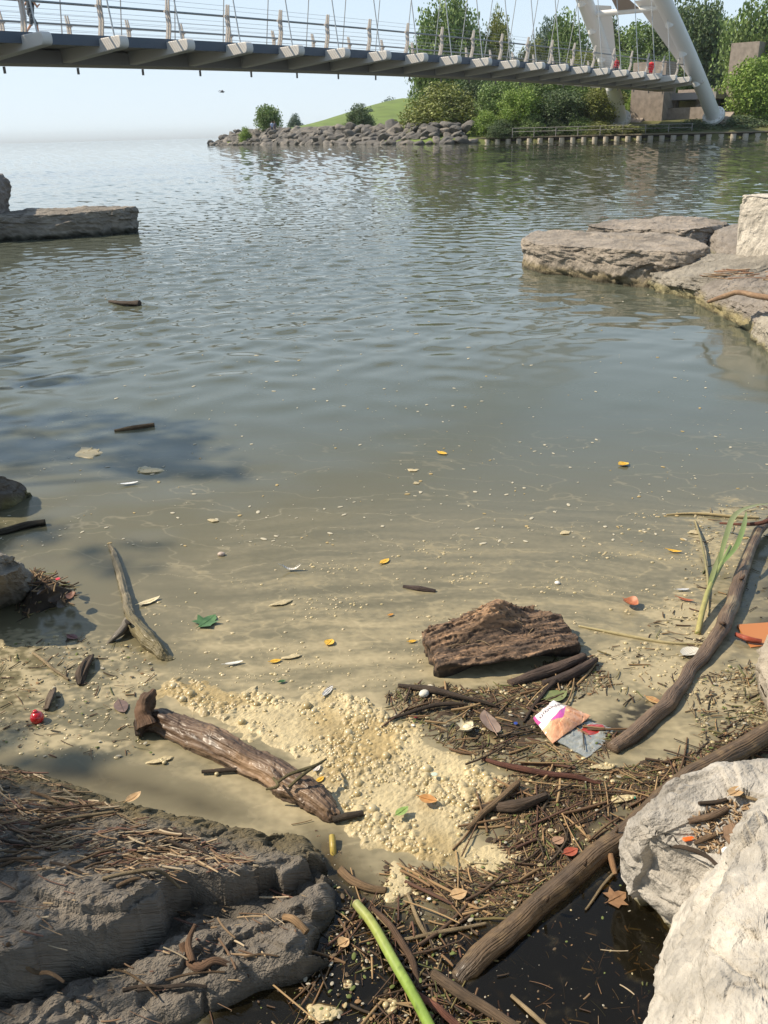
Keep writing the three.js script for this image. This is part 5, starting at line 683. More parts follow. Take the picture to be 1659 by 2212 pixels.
W('stick', 'brown stick leaving the lower end of the long pole toward the bottom edge', 'stick', [[935, 2105, 0.002], [985, 2140, 0.006], [1050, 2180, 0.006], [1150, 2240, 0.004]], [0.009, 0.01, 0.009, 0.008], { rough: 0.12 }, [0.09, 0.062, 0.04], [0.18, 0.12, 0.07]);
W('twig', 'reddish twig at the bottom edge right of the green stalk', 'twig', [[905, 2150, 0.004], [950, 2185, 0.008], [1010, 2230, 0.004]], [0.005, 0.006, 0.005], {}, ...rd);
W('twig', 'straw twig under the foam patch pointing down to the dark water', 'twig', [[880, 1930, 0.004], [905, 1990, 0.006], [940, 2050, 0.004]], [0.003, 0.004, 0.003], {}, ...pl);
W('twig', 'pale straw twig lying level below the litter, left of the long pole', 'twig', [[870, 2030, 0.003], [960, 2012, 0.006], [1050, 1995, 0.004]], [0.003, 0.004, 0.003], {}, ...pl);
W('twig', 'pale twig near the bottom edge beside the brown stick', 'twig', [[1105, 2150, 0.003], [1150, 2190, 0.005], [1200, 2235, 0.003]], [0.003, 0.004, 0.003], {}, ...pl);
W('twig', 'orange-tipped twig hanging under the long pole beside the grey rock', 'twig', [[1318, 1845, 0.02], [1325, 1870, 0.012], [1330, 1890, 0.006]], [0.006, 0.006, 0.004], {}, [0.3, 0.15, 0.07], [0.45, 0.3, 0.16]);
W('twig', 'thin curved straw in dark water under the long pole', 'twig', [[1345, 1865, 0.003], [1310, 1905, 0.005], [1265, 1965, 0.003]], [0.002, 0.003, 0.002], {}, ...pl);
W('twig', 'dark forked rootlet lying in the litter left of the packet', 'twig', [[838, 1555, 0.004], [900, 1535, 0.01], [960, 1520, 0.012], [1010, 1522, 0.008]], [0.003, 0.005, 0.006, 0.003], {}, ...dk);
W('twig', 'long dark twig along the upper rim of the litter left of the stump', 'twig', [[862, 1480, 0.004], [930, 1490, 0.01], [1000, 1508, 0.01], [1080, 1525, 0.006]], [0.004, 0.008, 0.006, 0.003], { rough: 0.2 }, ...dk);
W('root_twig', 'crooked brown root lying on the lower ledge of the layered rock', 'twig', [[388, 2010, 0.115], [400, 2035, 0.125], [425, 2052, 0.13], [460, 2045, 0.125], [530, 2060, 0.115]].map(([x, y]) => { const p = P(x, y, 0.085); p.y = rockH(p.x, p.z) + 0.007; return p; }), [0.005, 0.007, 0.008, 0.006, 0.003], { rough: 0.25 }, [0.13, 0.07, 0.04], [0.24, 0.14, 0.08]);
W('root_twig', 'second prong of root standing beside the crooked root on the ledge', 'twig', [[422, 1988], [405, 2012], [408, 2038]].map(([x, y], i) => { const p = P(x, y, 0.09); p.y = rockH(p.x, p.z) + [0.03, 0.02, 0.01][i]; return p; }), [0.003, 0.006, 0.006], { rough: 0.2 }, [0.13, 0.07, 0.04], [0.24, 0.14, 0.08]);
W('stick', 'black twig lying across the wet shelf of the layered rock', 'stick', [[435, 1666], [475, 1664], [540, 1660]].map(([x, y]) => P(x, y, 0.008)), [0.004, 0.005, 0.004], { rough: 0.25 }, ...dk);
W('chewed_stick', 'short chewed tan stick on the sunlit ledge of the layered rock', 'stick', [[612, 1950], [635, 1968], [662, 1990]].map(([x, y]) => { const p = P(x, y, 0.07); p.y = rockH(p.x, p.z) + 0.006; return p; }), [0.006, 0.007, 0.006], {}, [0.25, 0.15, 0.07], [0.36, 0.23, 0.12]);
{ const up = (q, d = 0.006) => q.map(([x, y, h]) => { const p = P(x, y, 0.2 + (h ?? 0)); return V(p.x, 0.225 + d, p.z); });
  const ray1 = new THREE.Raycaster(); const seat = (q, d) => q.map(([x, y]) => { ray1.set(V(0, H, 0), ray(x, y).normalize()); const h = ray1.intersectObject(rightRockA)[0]; const p = h ? h.point.clone() : P(x, y, 0.2); p.y += d; return p; });
  rightRockA.updateMatrixWorld();
  W('twig', 'dark curved twig lying across the top of the grey rock', 'twig', seat([[1448, 1832], [1480, 1836], [1520, 1850], [1552, 1876]], 0.004), [0.003, 0.004, 0.004, 0.003], {}, ...dk);
  W('stick', 'brown stick on top of the grey rock above the orange chip', 'stick', seat([[1490, 1783], [1530, 1772], [1566, 1752]], 0.006), [0.005, 0.006, 0.006], {}, [0.14, 0.09, 0.06], [0.24, 0.16, 0.1]);
  W('stick', 'long brown stick on the grey rock running under the pale rock', 'stick', seat([[1565, 1800], [1600, 1790], [1640, 1774]], 0.007), [0.005, 0.008, 0.008], {}, [0.14, 0.09, 0.06], [0.24, 0.16, 0.1]);
  W('bark_piece', 'thick crumbling bark piece on the grey rock beside the pale rock', 'bark', seat([[1580, 1798], [1590, 1820], [1600, 1842]], 0.012), [0.014, 0.018, 0.013], { rough: 0.25, sides: 18 }, [0.22, 0.135, 0.08], [0.34, 0.22, 0.14]);
  W('twig', 'thin black twig near the far edge of the grey rock top', 'twig', seat([[1510, 1740], [1540, 1736], [1566, 1728]], 0.004), [0.003, 0.004, 0.003], {}, ...dk);
  W('stick', 'short broken stick below the brown stick on the grey rock', 'stick', seat([[1498, 1826], [1520, 1815], [1545, 1805]], 0.004), [0.003, 0.005, 0.004], {}, [0.16, 0.1, 0.06], [0.26, 0.17, 0.1]);
  W('straw', 'pale straw on the grey rock reaching toward the pale rock', 'twig', seat([[1570, 1712], [1600, 1722], [1645, 1735]], 0.004), [0.002, 0.003, 0.003], {}, ...pl);
  const c = seat([[1487, 1815]], 0.003)[0], ch = thing('plastic_chip', 'small bright orange plastic chip on top of the grey rock', 'litter', c); const cg = new THREE.CapsuleGeometry(0.004, 0.014, 4, 10).rotateZ(1.5708).scale(1, 0.5, 1.2); ch.rotation.y = 0.2; obj('chip_body', cg, std({ color: new THREE.Color().setRGB(0.75, 0.14, 0.02), roughness: 0.5 }), ch);
  const pts = []; for (let i = 0; i < 240; i++) { const a = rr(0, 6.28), d = Math.sqrt(rnd()), s = seat([[1570 + Math.cos(a) * d * 75, 1790 + Math.sin(a) * d * 62]], 0.002)[0]; pts.push(s); }
  const sg = new THREE.CylinderGeometry(1, 0.8, 1, 5);
  tag(instanced('wood_litter', sg, M.stick, pts.map((p) => { const l = rr(0.004, 0.02); return { p, q: new THREE.Quaternion().setFromEuler(new THREE.Euler(1.5708 + rr(-0.2, 0.2), rr(0, 6.28), 0, 'YXZ')), s: V(rr(0.0008, 0.0022), l, rr(0.0008, 0.002)), c: rnd() < 0.6 ? [0.3, 0.2, 0.11] : rnd() < 0.5 ? [0.5, 0.42, 0.3] : [0.1, 0.065, 0.04] }; })), 'fine crumbs of wood and straw gathered on top of the grey rock', 'litter');
}

// ------------------------------------------------------------ reeds, leaves, feathers
function blade(pts, w, label, col, name = 'reed_leaf') { const c = new THREE.CatmullRomCurve3(pts.map(P3)), pos = [], idx = [], cl = [], n = 40; for (let i = 0; i <= n; i++) { const t = i / n, p = c.getPoint(t), d = c.getTangent(t), s = V(0, 1, 0).cross(d).normalize(), ww = w * Math.sin(Math.PI * clamp(t * 0.9 + 0.08)) ** 0.7; for (const k of [-1, 0, 1]) { pos.push(p.x + s.x * ww * k, p.y + (k ? 0 : -ww * 0.35), p.z + s.z * ww * k); const f = 1 + 0.3 * n3(t * 9, k, 4); cl.push(...mix3(col[0], col[1], t).map((v) => v * f)); } } for (let i = 0; i < n; i++) for (const k of [0, 1]) { const a = i * 3 + k; idx.push(a, a + 1, a + 3, a + 1, a + 4, a + 3); } return [geom(pos, idx, cl)]; }
function stalk(name, label, pts, radii, cols, nodes = []) { const t = thing(name, label, 'reed', null), g = branch(pts, radii, { sides: 14, seg: 60, rough: 0.03, bend: 0.001 }); const n = g.attributes.position.count; paint(g, () => [0, 0, 0]); const cl = g.attributes.color; for (let i = 0; i < n; i++) { const k = Math.min(1, Math.floor(i / 14) / 60) * (cols.length - 1), q = Math.min(cols.length - 2, Math.floor(k)), f = 0.85 + 0.35 * n3(i * 0.37, 1, 2) - 0.35 * ss(0.2, 0.45, n3(i * 0.021, 7, (i % 14) * 0.3)), c = mix3(cols[q], cols[q + 1], k - q); cl.setXYZ(i, c[0] * f, c[1] * f, c[2] * f); } obj('stem', g, phys({ vertexColors: true, roughness: 0.45 }), t); return t; }
const st1 = stalk('reed_stalk', 'thick bright green reed stalk slanting out of the bottom edge', [[770, 1952, 0.01], [800, 1990, 0.014], [850, 2075, 0.02], [890, 2145, 0.03], [940, 2240, 0.05]], [0.0085, 0.009, 0.009, 0.009], [[0.3, 0.33, 0.12], [0.36, 0.4, 0.1], [0.3, 0.4, 0.09], [0.22, 0.33, 0.05], [0.24, 0.36, 0.06]]);
{ const e = new THREE.TorusGeometry(0.0068, 0.002, 6, 14), o = obj('cut_end', e, std({ color: new THREE.Color().setRGB(0.4, 0.38, 0.2), roughness: 0.7 }), st1), p = P(770, 1952, 0.01); o.position.copy(p); o.lookAt(P(740, 1910, 0.008)); }
stalk('reed_stalk', 'short yellow stalk sticking up beside the end of the layered rock', [[717, 1805, 0.012], [719, 1830, 0.006], [722, 1870, -0.02], [724, 1890, -0.035]], [0.006, 0.0065, 0.006, 0.005], [[0.4, 0.3, 0.06], [0.46, 0.34, 0.07], [0.3, 0.22, 0.05]]);
{ const t = stalk('bent_reed', 'green and yellow reed with bent leaves rising beside the bent branch', [[1507, 1368, 0.004], [1520, 1310, 0.03], [1535, 1265, 0.05], [1560, 1215, 0.075], [1578, 1180, 0.085]], [0.008, 0.008, 0.007, 0.0045], [[0.42, 0.36, 0.13], [0.36, 0.34, 0.12], [0.26, 0.3, 0.1], [0.14, 0.22, 0.06]]);
  for (const [q, w, c] of [[[[1550, 1230, 0.07], [1568, 1160, 0.1], [1590, 1110, 0.11], [1630, 1092, 0.1], [1690, 1086, 0.08]], 0.009, [[0.16, 0.22, 0.07], [0.3, 0.32, 0.16]]], [[[1556, 1222, 0.075], [1590, 1180, 0.1], [1608, 1130, 0.12], [1612, 1105, 0.12]], 0.008, [[0.14, 0.24, 0.06], [0.2, 0.26, 0.1]]], [[[1530, 1270, 0.05], [1540, 1240, 0.07], [1556, 1190, 0.08]], 0.007, [[0.2, 0.26, 0.08], [0.26, 0.28, 0.12]]]]) obj('reed_leaf', blade(q, w, '', c)[0], M.leaf, t); }
stalk('dry_reed', 'thin straw-coloured reed left of the bent green reed', [[1502, 1125, 0.002], [1515, 1170, 0.02], [1528, 1240, 0.012], [1530, 1330, 0.002]], [0.003, 0.004, 0.004, 0.003], [[0.34, 0.28, 0.14], [0.25, 0.22, 0.1], [0.4, 0.33, 0.17]]);
stalk('dry_reed', 'long straw lying level on the film above the bent reed', [[1440, 1112, 0.002], [1500, 1109, 0.006], [1590, 1116, 0.006], [1640, 1118, 0.004]], [0.003, 0.005, 0.006, 0.004], [[0.42, 0.33, 0.17], [0.46, 0.37, 0.2]]);
stalk('dry_reed', 'long pale reed lying on the film left of the driftwood stump', [[960, 1352, 0.001], [1040, 1345, 0.003], [1130, 1338, 0.003]], [0.002, 0.003, 0.002], [[0.36, 0.32, 0.14], [0.4, 0.35, 0.17]]);
stalk('dry_reed', 'long foam-coated reed lying right of the driftwood stump', [[1250, 1352, 0.001], [1330, 1368, 0.003], [1440, 1388, 0.003], [1520, 1392, 0.002]], [0.003, 0.005, 0.005, 0.003], [[0.4, 0.34, 0.17], [0.44, 0.36, 0.19]]);

function leafShape(kind) { const s = new THREE.Shape(); if (kind === 'maple') { const q = [[0, -0.5], [0.12, -0.28], [0.42, -0.34], [0.34, -0.12], [0.5, 0.12], [0.24, 0.12], [0.2, 0.3], [0, 0.5], [-0.2, 0.3], [-0.24, 0.12], [-0.5, 0.12], [-0.34, -0.12], [-0.42, -0.34], [-0.12, -0.28]]; s.moveTo(...q[0]); q.slice(1).forEach((p) => s.lineTo(...p)); return s; } const w = kind === 'lance' ? 0.13 : kind === 'round' ? 0.4 : 0.26; s.moveTo(0, -0.5); s.bezierCurveTo(w * 1.5, -0.3, w * 1.3, 0.2, 0, 0.5); s.bezierCurveTo(-w * 1.3, 0.2, -w * 1.5, -0.3, 0, -0.5); return s; }
function leafGeo(kind, curl, c1, c2) { const sh = leafShape(kind), o = sh.getPoints(10), pos = [], idx = [], col = [], N = o.length - 1, R = 5; for (let r = 0; r <= R; r++) for (let i = 0; i < N; i++) { const k = r / R, x = o[i].x * k, z = o[i].y * (kind === 'maple' ? k : 1) * (kind === 'maple' ? 1 : 1); const zz = kind === 'maple' ? z : lerp(o[i].y, o[i].y, k); pos.push(x, curl * (x * x * 1.4 + zz * zz * 0.5) + 0.02 * n3(x * 7, zz * 7, curl * 9), zz); const f = 1 + 0.35 * n3(x * 9, zz * 9, 3), c = mix3(c1, c2, clamp(0.5 + 1.5 * n3(x * 4 + 3, zz * 4, 8))); col.push(c[0] * f, c[1] * f, c[2] * f); } for (let r = 0; r < R; r++) for (let i = 0; i < N; i++) { const a = r * N + i, b = r * N + (i + 1) % N; idx.push(a, b, a + N, b, b + N, a + N); } return geom(pos, idx, col); }
const leafM = std({ vertexColors: true, bumpMap: again(T.rockBump, 3), bumpScale: 0.004, roughness: 0.5, side: THREE.DoubleSide });
function leaf(label, kind, a, b, c1, c2, { curl = 0.25, h = 0.004, wide = 1, tilt = 0 } = {}) { const A = P(a[0], a[1], h), Bq = P(b[0], b[1], h), L = A.distanceTo(Bq), m = A.clone().lerp(Bq, 0.5); m.y += waveH(m.x, m.z); const t = thing('leaf', label, 'leaf', m); t.rotation.set(0, Math.atan2(Bq.x - A.x, Bq.z - A.z), tilt, 'YXZ'); const g = leafGeo(kind, curl, c1, c2).scale(L * wide, L, L); obj('blade', g, leafM, t); const st = branch([V(0, curl * 0.12 * L + 0.0012, -0.62 * L), V(0, 0.0012 + curl * 0.06 * L, -0.3 * L), V(0, 0.0012, 0.1 * L), V(0, curl * 0.1 * L + 0.001, 0.42 * L)], [0.0008, 0.0007, 0.0003], { sides: 5, seg: 10, bend: 0 }); paint(st, () => c1.map((v) => v * 1.3)); obj('midrib', st, M.plain, t); return t; }
const ye = [[0.62, 0.36, 0.03], [0.7, 0.47, 0.08]], gn = [[0.045, 0.11, 0.04], [0.09, 0.19, 0.07]], rb = [[0.32, 0.1, 0.045], [0.42, 0.16, 0.07]], tn = [[0.42, 0.27, 0.13], [0.5, 0.34, 0.18]], cr = [[0.6, 0.52, 0.32], [0.68, 0.6, 0.42]];
leaf('green maple leaf floating at the rim of the tan film', 'maple', [428, 1357], [466, 1329], ...gn, { curl: 0.35, wide: 1.0, h: 0.002 });
leaf('cream willow leaf beside the forked branch', 'lance', [298, 1308], [346, 1290], ...cr, { curl: 0.6, wide: 1.2 });
leaf('bright yellow leaf on the film between foam raft and stump', 'round', [706, 1394], [718, 1381], ...ye, { curl: 0.4 });
leaf('yellow leaf lying beside the white feather above the raft', 'ovate', [582, 1430], [608, 1425], ...ye);
leaf('small yellow-orange leaf out on the film behind the bark strip', 'ovate', [822, 1218], [840, 1207], ...ye);
leaf('yellow leaf far out on the right half of the open water', 'round', [1337, 1006], [1357, 1001], ...ye, { curl: 0.6 });
leaf('narrow yellow leaf far out in the middle of the open water', 'lance', [945, 975], [966, 981], ...ye, { wide: 2 });
leaf('yellow leaf tip stuck in foam at the wet log', 'ovate', [683, 1690], [700, 1678], ...ye);
leaf('curled yellow leaf left of the bent reed', 'lance', [1440, 1188], [1474, 1193], ...ye, { curl: 0.8, wide: 1.3 });
leaf('small yellow leaf left of the driftwood stump', 'ovate', [881, 1387], [900, 1384], ...ye);
leaf('curled russet leaf floating right of the driftwood stump', 'round', [1348, 1297], [1378, 1310], ...rb, { curl: 1.2, h: 0.012, wide: 1.2 });
leaf('orange-brown leaf resting on the lower part of the foam raft', 'ovate', [905, 1722], [945, 1732], [0.42, 0.2, 0.06], [0.5, 0.26, 0.09], { h: 0.016, wide: 1.2, curl: 0.5 });
leaf('small green leaf resting on the lower part of the foam raft', 'ovate', [855, 1762], [882, 1742], [0.2, 0.3, 0.07], [0.28, 0.38, 0.12], { h: 0.016 });
leaf('tiny dark green leaf at the upper rim of the foam raft', 'ovate', [600, 1474], [618, 1470], ...gn, { curl: 0.8 });
leaf('red leaf in the litter beside the long pole', 'ovate', [1218, 1846], [1248, 1834], [0.3, 0.06, 0.03], [0.36, 0.1, 0.05], { h: 0.01, curl: 0.6, wide: 1.3 });
leaf('pinkish brown leaf lying left of the red leaf', 'round', [1194, 1820], [1218, 1810], [0.3, 0.18, 0.11], [0.36, 0.22, 0.14], { h: 0.008 });
leaf('curled tan leaf in dark water between layered rock and green stalk', 'round', [731, 2044], [754, 2030], ...tn, { h: 0.006, curl: 0.7, wide: 1.3 });
leaf('broad tan leaf lying in the litter under the foam tongue', 'ovate', [973, 1936], [1009, 1926], ...tn, { h: 0.01, wide: 1.5 });
leaf('brown lobed leaf sunk in dark water under the long pole', 'maple', [1312, 1950], [1352, 1928], [0.2, 0.11, 0.055], [0.28, 0.16, 0.08], { h: 0.002, curl: 0.1, wide: 1.1 });
leaf('olive leaf half under the litter between stump and packet', 'ovate', [1175, 1512], [1225, 1494], [0.14, 0.17, 0.06], [0.2, 0.22, 0.09], { h: 0.006, wide: 1.2 });
leaf('pale brown wet leaf standing in the litter left of the packet', 'ovate', [1070, 1585], [1045, 1535], [0.3, 0.2, 0.15], [0.38, 0.27, 0.2], { h: 0.012, tilt: 0.4 });
leaf('cream crumpled leaf in the litter left of the pale brown leaf', 'maple', [992, 1580], [1022, 1562], ...cr, { h: 0.012, curl: 0.8 });
leaf('rusty brown leaf pressed against the top of the packet litter', 'ovate', [1395, 1505], [1430, 1520], [0.34, 0.18, 0.08], [0.5, 0.32, 0.12], { h: 0.006 });
leaf('rust leaf floating in the film under the bent reed', 'lance', [1462, 1292], [1500, 1300], ...rb, { curl: 0.9 });
leaf('brown leaf bits washed on the pale rock at right', 'ovate', [1575, 1720], [1606, 1700], ...tn, { h: 0.23, curl: 0.6 });
leaf('small orange leaf under the driftwood stump at left', 'ovate', [838, 1329], [850, 1325], [0.6, 0.28, 0.05], [0.65, 0.35, 0.08]);
leaf('dry tan leaf lying on the layered rock among the reed bits', 'ovate', [272, 1735], [305, 1712], ...tn, { h: 0.045, curl: 0.8 });
leaf('red-brown leaf sunk by the left film above the grey chunk', 'ovate', [145, 1372], [168, 1380], [0.12, 0.04, 0.04], [0.18, 0.07, 0.06]);
leaf('long purple-brown leaf between the grey chunk and the wet log', 'lance', [382 * 0.68 - 4, 1512], [392 * 0.68 + 2, 1540], [0.12, 0.08, 0.07], [0.18, 0.12, 0.1], { wide: 2 });
function feather(label, a, b, c1, c2, w = 0.16, curl = 0.3) { const A = P(a[0], a[1], 0.004), Bq = P(b[0], b[1], 0.004), L = A.distanceTo(Bq), m = A.clone().lerp(Bq, 0.5); m.y += waveH(m.x, m.z); const t = thing('feather', label, 'feather', m); t.rotation.y = Math.atan2(Bq.x - A.x, Bq.z - A.z); const pos = [], idx = [], col = [], n = 30; for (let i = 0; i <= n; i++) { const k = i / n, z = (k - 0.42) * L * 0.92, ww = L * w * Math.sin(Math.PI * clamp(k * 0.93 + 0.07)) ** 0.6 * (1 + 0.15 * n3(k * 12, 3, L * 90)); for (const s of [-1, 0, 1]) { pos.push(s * ww * (s < 0 ? 0.7 : 1), curl * L * (k - 0.5) ** 2 + Math.abs(s) * ww * 0.3, z); const q = Math.sin(k * 60 + s) > 0.1 ? c2 : c1; col.push(...q); } } for (let i = 0; i < n; i++) for (const s of [0, 1]) { const q = i * 3 + s; idx.push(q, q + 1, q + 3, q + 1, q + 4, q + 3); } obj('vane', geom(pos, idx, col), leafM, t); const sh = branch([V(0, curl * L * 0.3 + 0.001, -0.58 * L), V(0, 0.0012, 0), V(0, curl * L * 0.25 + 0.001, 0.45 * L)], [0.0012, 0.0009, 0.0004], { sides: 5, seg: 12, bend: 0 }); paint(sh, () => [0.7, 0.68, 0.6]); obj('shaft', sh, M.plain, t); }
feather('curled white and brown feather out on the film behind the foam raft', [605, 1232], [650, 1230], [0.75, 0.73, 0.68], [0.4, 0.36, 0.3], 0.12, 1.2);
feather('white feather lying on the film above the foam raft', [482, 1438], [524, 1430], [0.8, 0.78, 0.72], [0.72, 0.7, 0.64], 0.14);
feather('dark feather with white bars at the upper rim of the foam raft', [697, 1508], [718, 1484], [0.75, 0.73, 0.7], [0.03, 0.03, 0.04], 0.2);
feather('white feather floating in the tree shade on the left water', [256, 1049], [298, 1043], [0.75, 0.76, 0.78], [0.7, 0.72, 0.74], 0.14);
feather('small grey feather on the film right of the driftwood stump', [1458, 1276], [1488, 1274], [0.6, 0.62, 0.68], [0.5, 0.52, 0.58], 0.14);
feather('translucent white feather right of the plank, on the scum', [1470, 1420], [1510, 1405], [0.6, 0.57, 0.5], [0.5, 0.46, 0.38], 0.35);
feather('white feather tip standing in the foam beside the wet log', [678, 1672], [690, 1655], [0.7, 0.66, 0.62], [0.5, 0.42, 0.38], 0.3, 0.8);
{ // shells
  const shell = (label, px, py, r, c, h = 0.004) => { const g = new THREE.SphereGeometry(1, 22, 12); displace(g, (x, y, z) => 0.05 * Math.sin(Math.atan2(z, x) * 9) * (1 - Math.abs(y)) + 0.12 * fbm(x * 3, y * 3, z * 3, 3)); const p = P(px, py, h), d = r / 1916 * 1.0 * camera.position.distanceTo(p); paint(g, (x, y, z) => { const k = 1 + 0.5 * fbm(x * 4, y * 4, z * 4, 3); return c.map((v) => v * k); }); const o = obj('shell', g, std({ vertexColors: true, roughness: 0.5 }), null); o.position.copy(p); o.scale.set(d, d * 0.6, d * 0.8); o.rotation.y = rr(0, 3); return tag(o, label, 'shell'); };
  shell('pale knobbly shell at the right end of the driftwood stump', 1240, 1391, 13, [0.55, 0.47, 0.32]); shell('white oval shell in the litter at the right rim of the foam raft', 916, 1498, 12, [0.62, 0.6, 0.52], 0.008); shell('white shell lump in the middle of the dark litter', 1010, 1572, 11, [0.68, 0.62, 0.48], 0.01);
  shell('small white shell out on the film behind the stump', 1204, 1259, 6, [0.75, 0.73, 0.68]); shell('brown and white shell floating left on the open film', 478, 1197, 8, [0.45, 0.36, 0.3]); shell('cream shell at the left end of the litter below the stump', 930, 1485, 9, [0.6, 0.54, 0.42], 0.006); shell('white pebble shell wedged between grey rock and pale rock', 1571, 1838, 11, [0.7, 0.69, 0.66], 0.2);
}
{ // red float
  const p = P(80, 1550, 0.012), r = 0.0165, t = thing('fishing_float', 'glossy red ball-shaped fishing float in the scum by the layered rock', 'float', p); const red = phys({ color: new THREE.Color().setRGB(0.55, 0.012, 0.015), roughness: 0.2, clearcoat: 1, clearcoatRoughness: 0.05 }); obj('ball', new THREE.SphereGeometry(r, 32, 20), red, t);
  const cap = obj('cap', new THREE.LatheGeometry([[0, 0.0045], [0.004, 0.0045], [0.0058, 0.003], [0.006, 0], [0.0062, -0.002]].map(([x, y]) => new THREE.Vector2(x, y)), 20), red, t); cap.position.set(-0.002, r * 0.97, -0.001); cap.rotation.z = 0.15; }
{ // printed packet
  const t = thing('food_packet', 'torn printed food packet in white, pink and peach lying in the litter', 'packet', null);
  const quad = (L, Bt, Tp, R, bulge, hs, n = 60) => { const q = [L, Bt, Tp, R].map((a, i) => P(a[0], a[1], hs[i])), pos = [], uv = [], idx = []; for (let j = 0; j <= n; j++) for (let i = 0; i <= n; i++) { const u = i / n, v = j / n, p = q[0].clone().lerp(q[1], u).lerp(q[2].clone().lerp(q[3], u), v); const b = Math.sin(Math.PI * u) * Math.sin(Math.PI * v); p.y += bulge * b + 0.004 * fbm(u * 4, v * 4, 2, 3) + 0.004 * facet(u, v, 0.5, 2.5) + 0.001 * facet(u, v, 2, 7); p.x += 0.005 * n3(v * 3, u * 3, 5); p.z += 0.005 * n3(v * 3 + 9, u * 3, 5); pos.push(p.x, p.y, p.z); uv.push(v, 1 - u); } for (let j = 0; j < n; j++) for (let i = 0; i < n; i++) { const a = j * (n + 1) + i; idx.push(a, a + n + 1, a + 1, a + 1, a + n + 1, a + n + 2); } const top = geom(pos, idx, null, uv), bot = top.clone(); const bp = bot.attributes.position; for (let i = 0; i < bp.count; i++) bp.setY(i, bp.getY(i) - 0.0018); return mergeGeometries([top, bot]); };
  const cv = (f) => { const c = document.createElement('canvas'); c.width = c.height = 512; f(c.getContext('2d')); const x = new THREE.CanvasTexture(c); x.colorSpace = THREE.SRGBColorSpace; return x; };
  const t1 = cv((g) => { g.fillStyle = '#d9a27c'; g.fillRect(0, 0, 512, 512); for (let i = 0; i < 260; i++) { const s = rr(6, 40); g.fillStyle = ['rgba(196,118,80,.18)', 'rgba(240,205,170,.22)', 'rgba(225,180,140,.25)', 'rgba(160,90,60,.12)'][i % 4]; g.beginPath(); g.ellipse(rr(0, 512), rr(180, 512), s, s * 0.6, rr(0, 3), 0, 7); g.fill(); }
    g.fillStyle = '#efe6e6'; g.beginPath(); g.moveTo(0, 0); g.lineTo(512, 0); g.lineTo(512, 190); g.quadraticCurveTo(300, 300, 0, 235); g.fill();
    g.fillStyle = '#c858a8'; g.beginPath(); g.moveTo(110, 262); g.quadraticCurveTo(300, 275, 430, 222); g.lineTo(300, 330); g.lineTo(250, 352); g.closePath(); g.fill(); g.fillStyle = '#c14d8c'; g.fillRect(0, 0, 40, 150);
    g.fillStyle = '#8c3f35'; g.beginPath(); g.moveTo(220, 0); g.lineTo(330, 0); g.quadraticCurveTo(290, 60, 240, 20); g.fill();
    g.save(); g.translate(330, 120); g.rotate(Math.PI + 0.12); g.fillStyle = '#3a2a35'; g.font = 'italic bold 78px serif'; g.textAlign = 'center'; g.fillText('Compliments', 0, 18); g.restore();
    g.fillStyle = 'rgba(70,60,80,.7)'; for (let r = 0; r < 7; r++) for (let k = 0; k < 5; k++) g.fillRect(60 + k * 26 + r * 4, 60 + r * 20, 8 + ((k * 7 + r * 5) % 14), 4);
    g.fillStyle = 'rgba(50,35,20,.6)'; for (let i = 0; i < 90; i++) g.fillRect(rr(0, 512), rr(200, 512), rr(1, 5), rr(1, 4)); });
  const pm = (m) => phys({ map: m, roughness: 0.28, clearcoat: 0.7, clearcoatRoughness: 0.1, side: THREE.DoubleSide });
  obj('printed_panel', quad([1152, 1551], [1194, 1605], [1196, 1512], [1276, 1546], 0.022, [0.012, 0.012, 0.024, 0.016]), pm(t1), t);
  const t2 = cv((g) => { g.fillStyle = '#8f9391'; g.fillRect(0, 0, 512, 512); for (let i = 0; i < 300; i++) { const s = rr(4, 40); g.fillStyle = ['rgba(120,124,120,.2)', 'rgba(190,192,188,.18)', 'rgba(150,140,110,.2)'][i % 3]; g.beginPath(); g.ellipse(rr(0, 512), rr(0, 512), s, s * 0.5, rr(0, 3), 0, 7); g.fill(); } g.fillStyle = 'rgba(176,44,36,.85)'; g.beginPath(); g.ellipse(380, 190, 130, 110, 0.3, 0, 7); g.fill(); for (let i = 0; i < 90; i++) { g.fillStyle = i % 2 ? 'rgba(150,40,30,.3)' : 'rgba(225,150,130,.3)'; g.beginPath(); g.arc(380 + rr(-130, 130), 190 + rr(-110, 110), rr(3, 12), 0, 7); g.fill(); } });
  obj('grey_panel', quad([1200, 1598], [1268, 1637], [1272, 1556], [1340, 1580], 0.003, [0.008, 0.004, 0.006, -0.004]), pm(t2), t);
}
{ const t = thing('orange_board', 'wet orange board with a red strip floating at the right edge', 'board', null), q = [[1592, 1349, 0.006], [1690, 1342, 0.01], [1720, 1385, 0.008], [1622, 1398, 0.002]].map(P3), pos = []; for (const d of [0, -0.008]) for (const p of q) pos.push(p.x, p.y + d, p.z); obj('board_face', toCreasedNormals(geom(pos, [0, 2, 1, 0, 3, 2, 4, 5, 6, 4, 6, 7, 0, 1, 5, 0, 5, 4, 1, 2, 6, 1, 6, 5, 2, 3, 7, 2, 7, 6, 3, 0, 4, 3, 4, 7]), 0.5), std({ color: new THREE.Color().setRGB(0.44, 0.17, 0.055), roughness: 0.5, bumpMap: again(T.rockBump, 1), bumpScale: 0.004 }), t);
  const s = branch([[1590, 1370, 0.012], [1615, 1380, 0.014], [1645, 1386, 0.012]], [0.006, 0.008, 0.006], { sides: 10 }); paint(s, () => [0.45, 0.08, 0.03]); obj('red_strip', s, M.woodWet, t); }
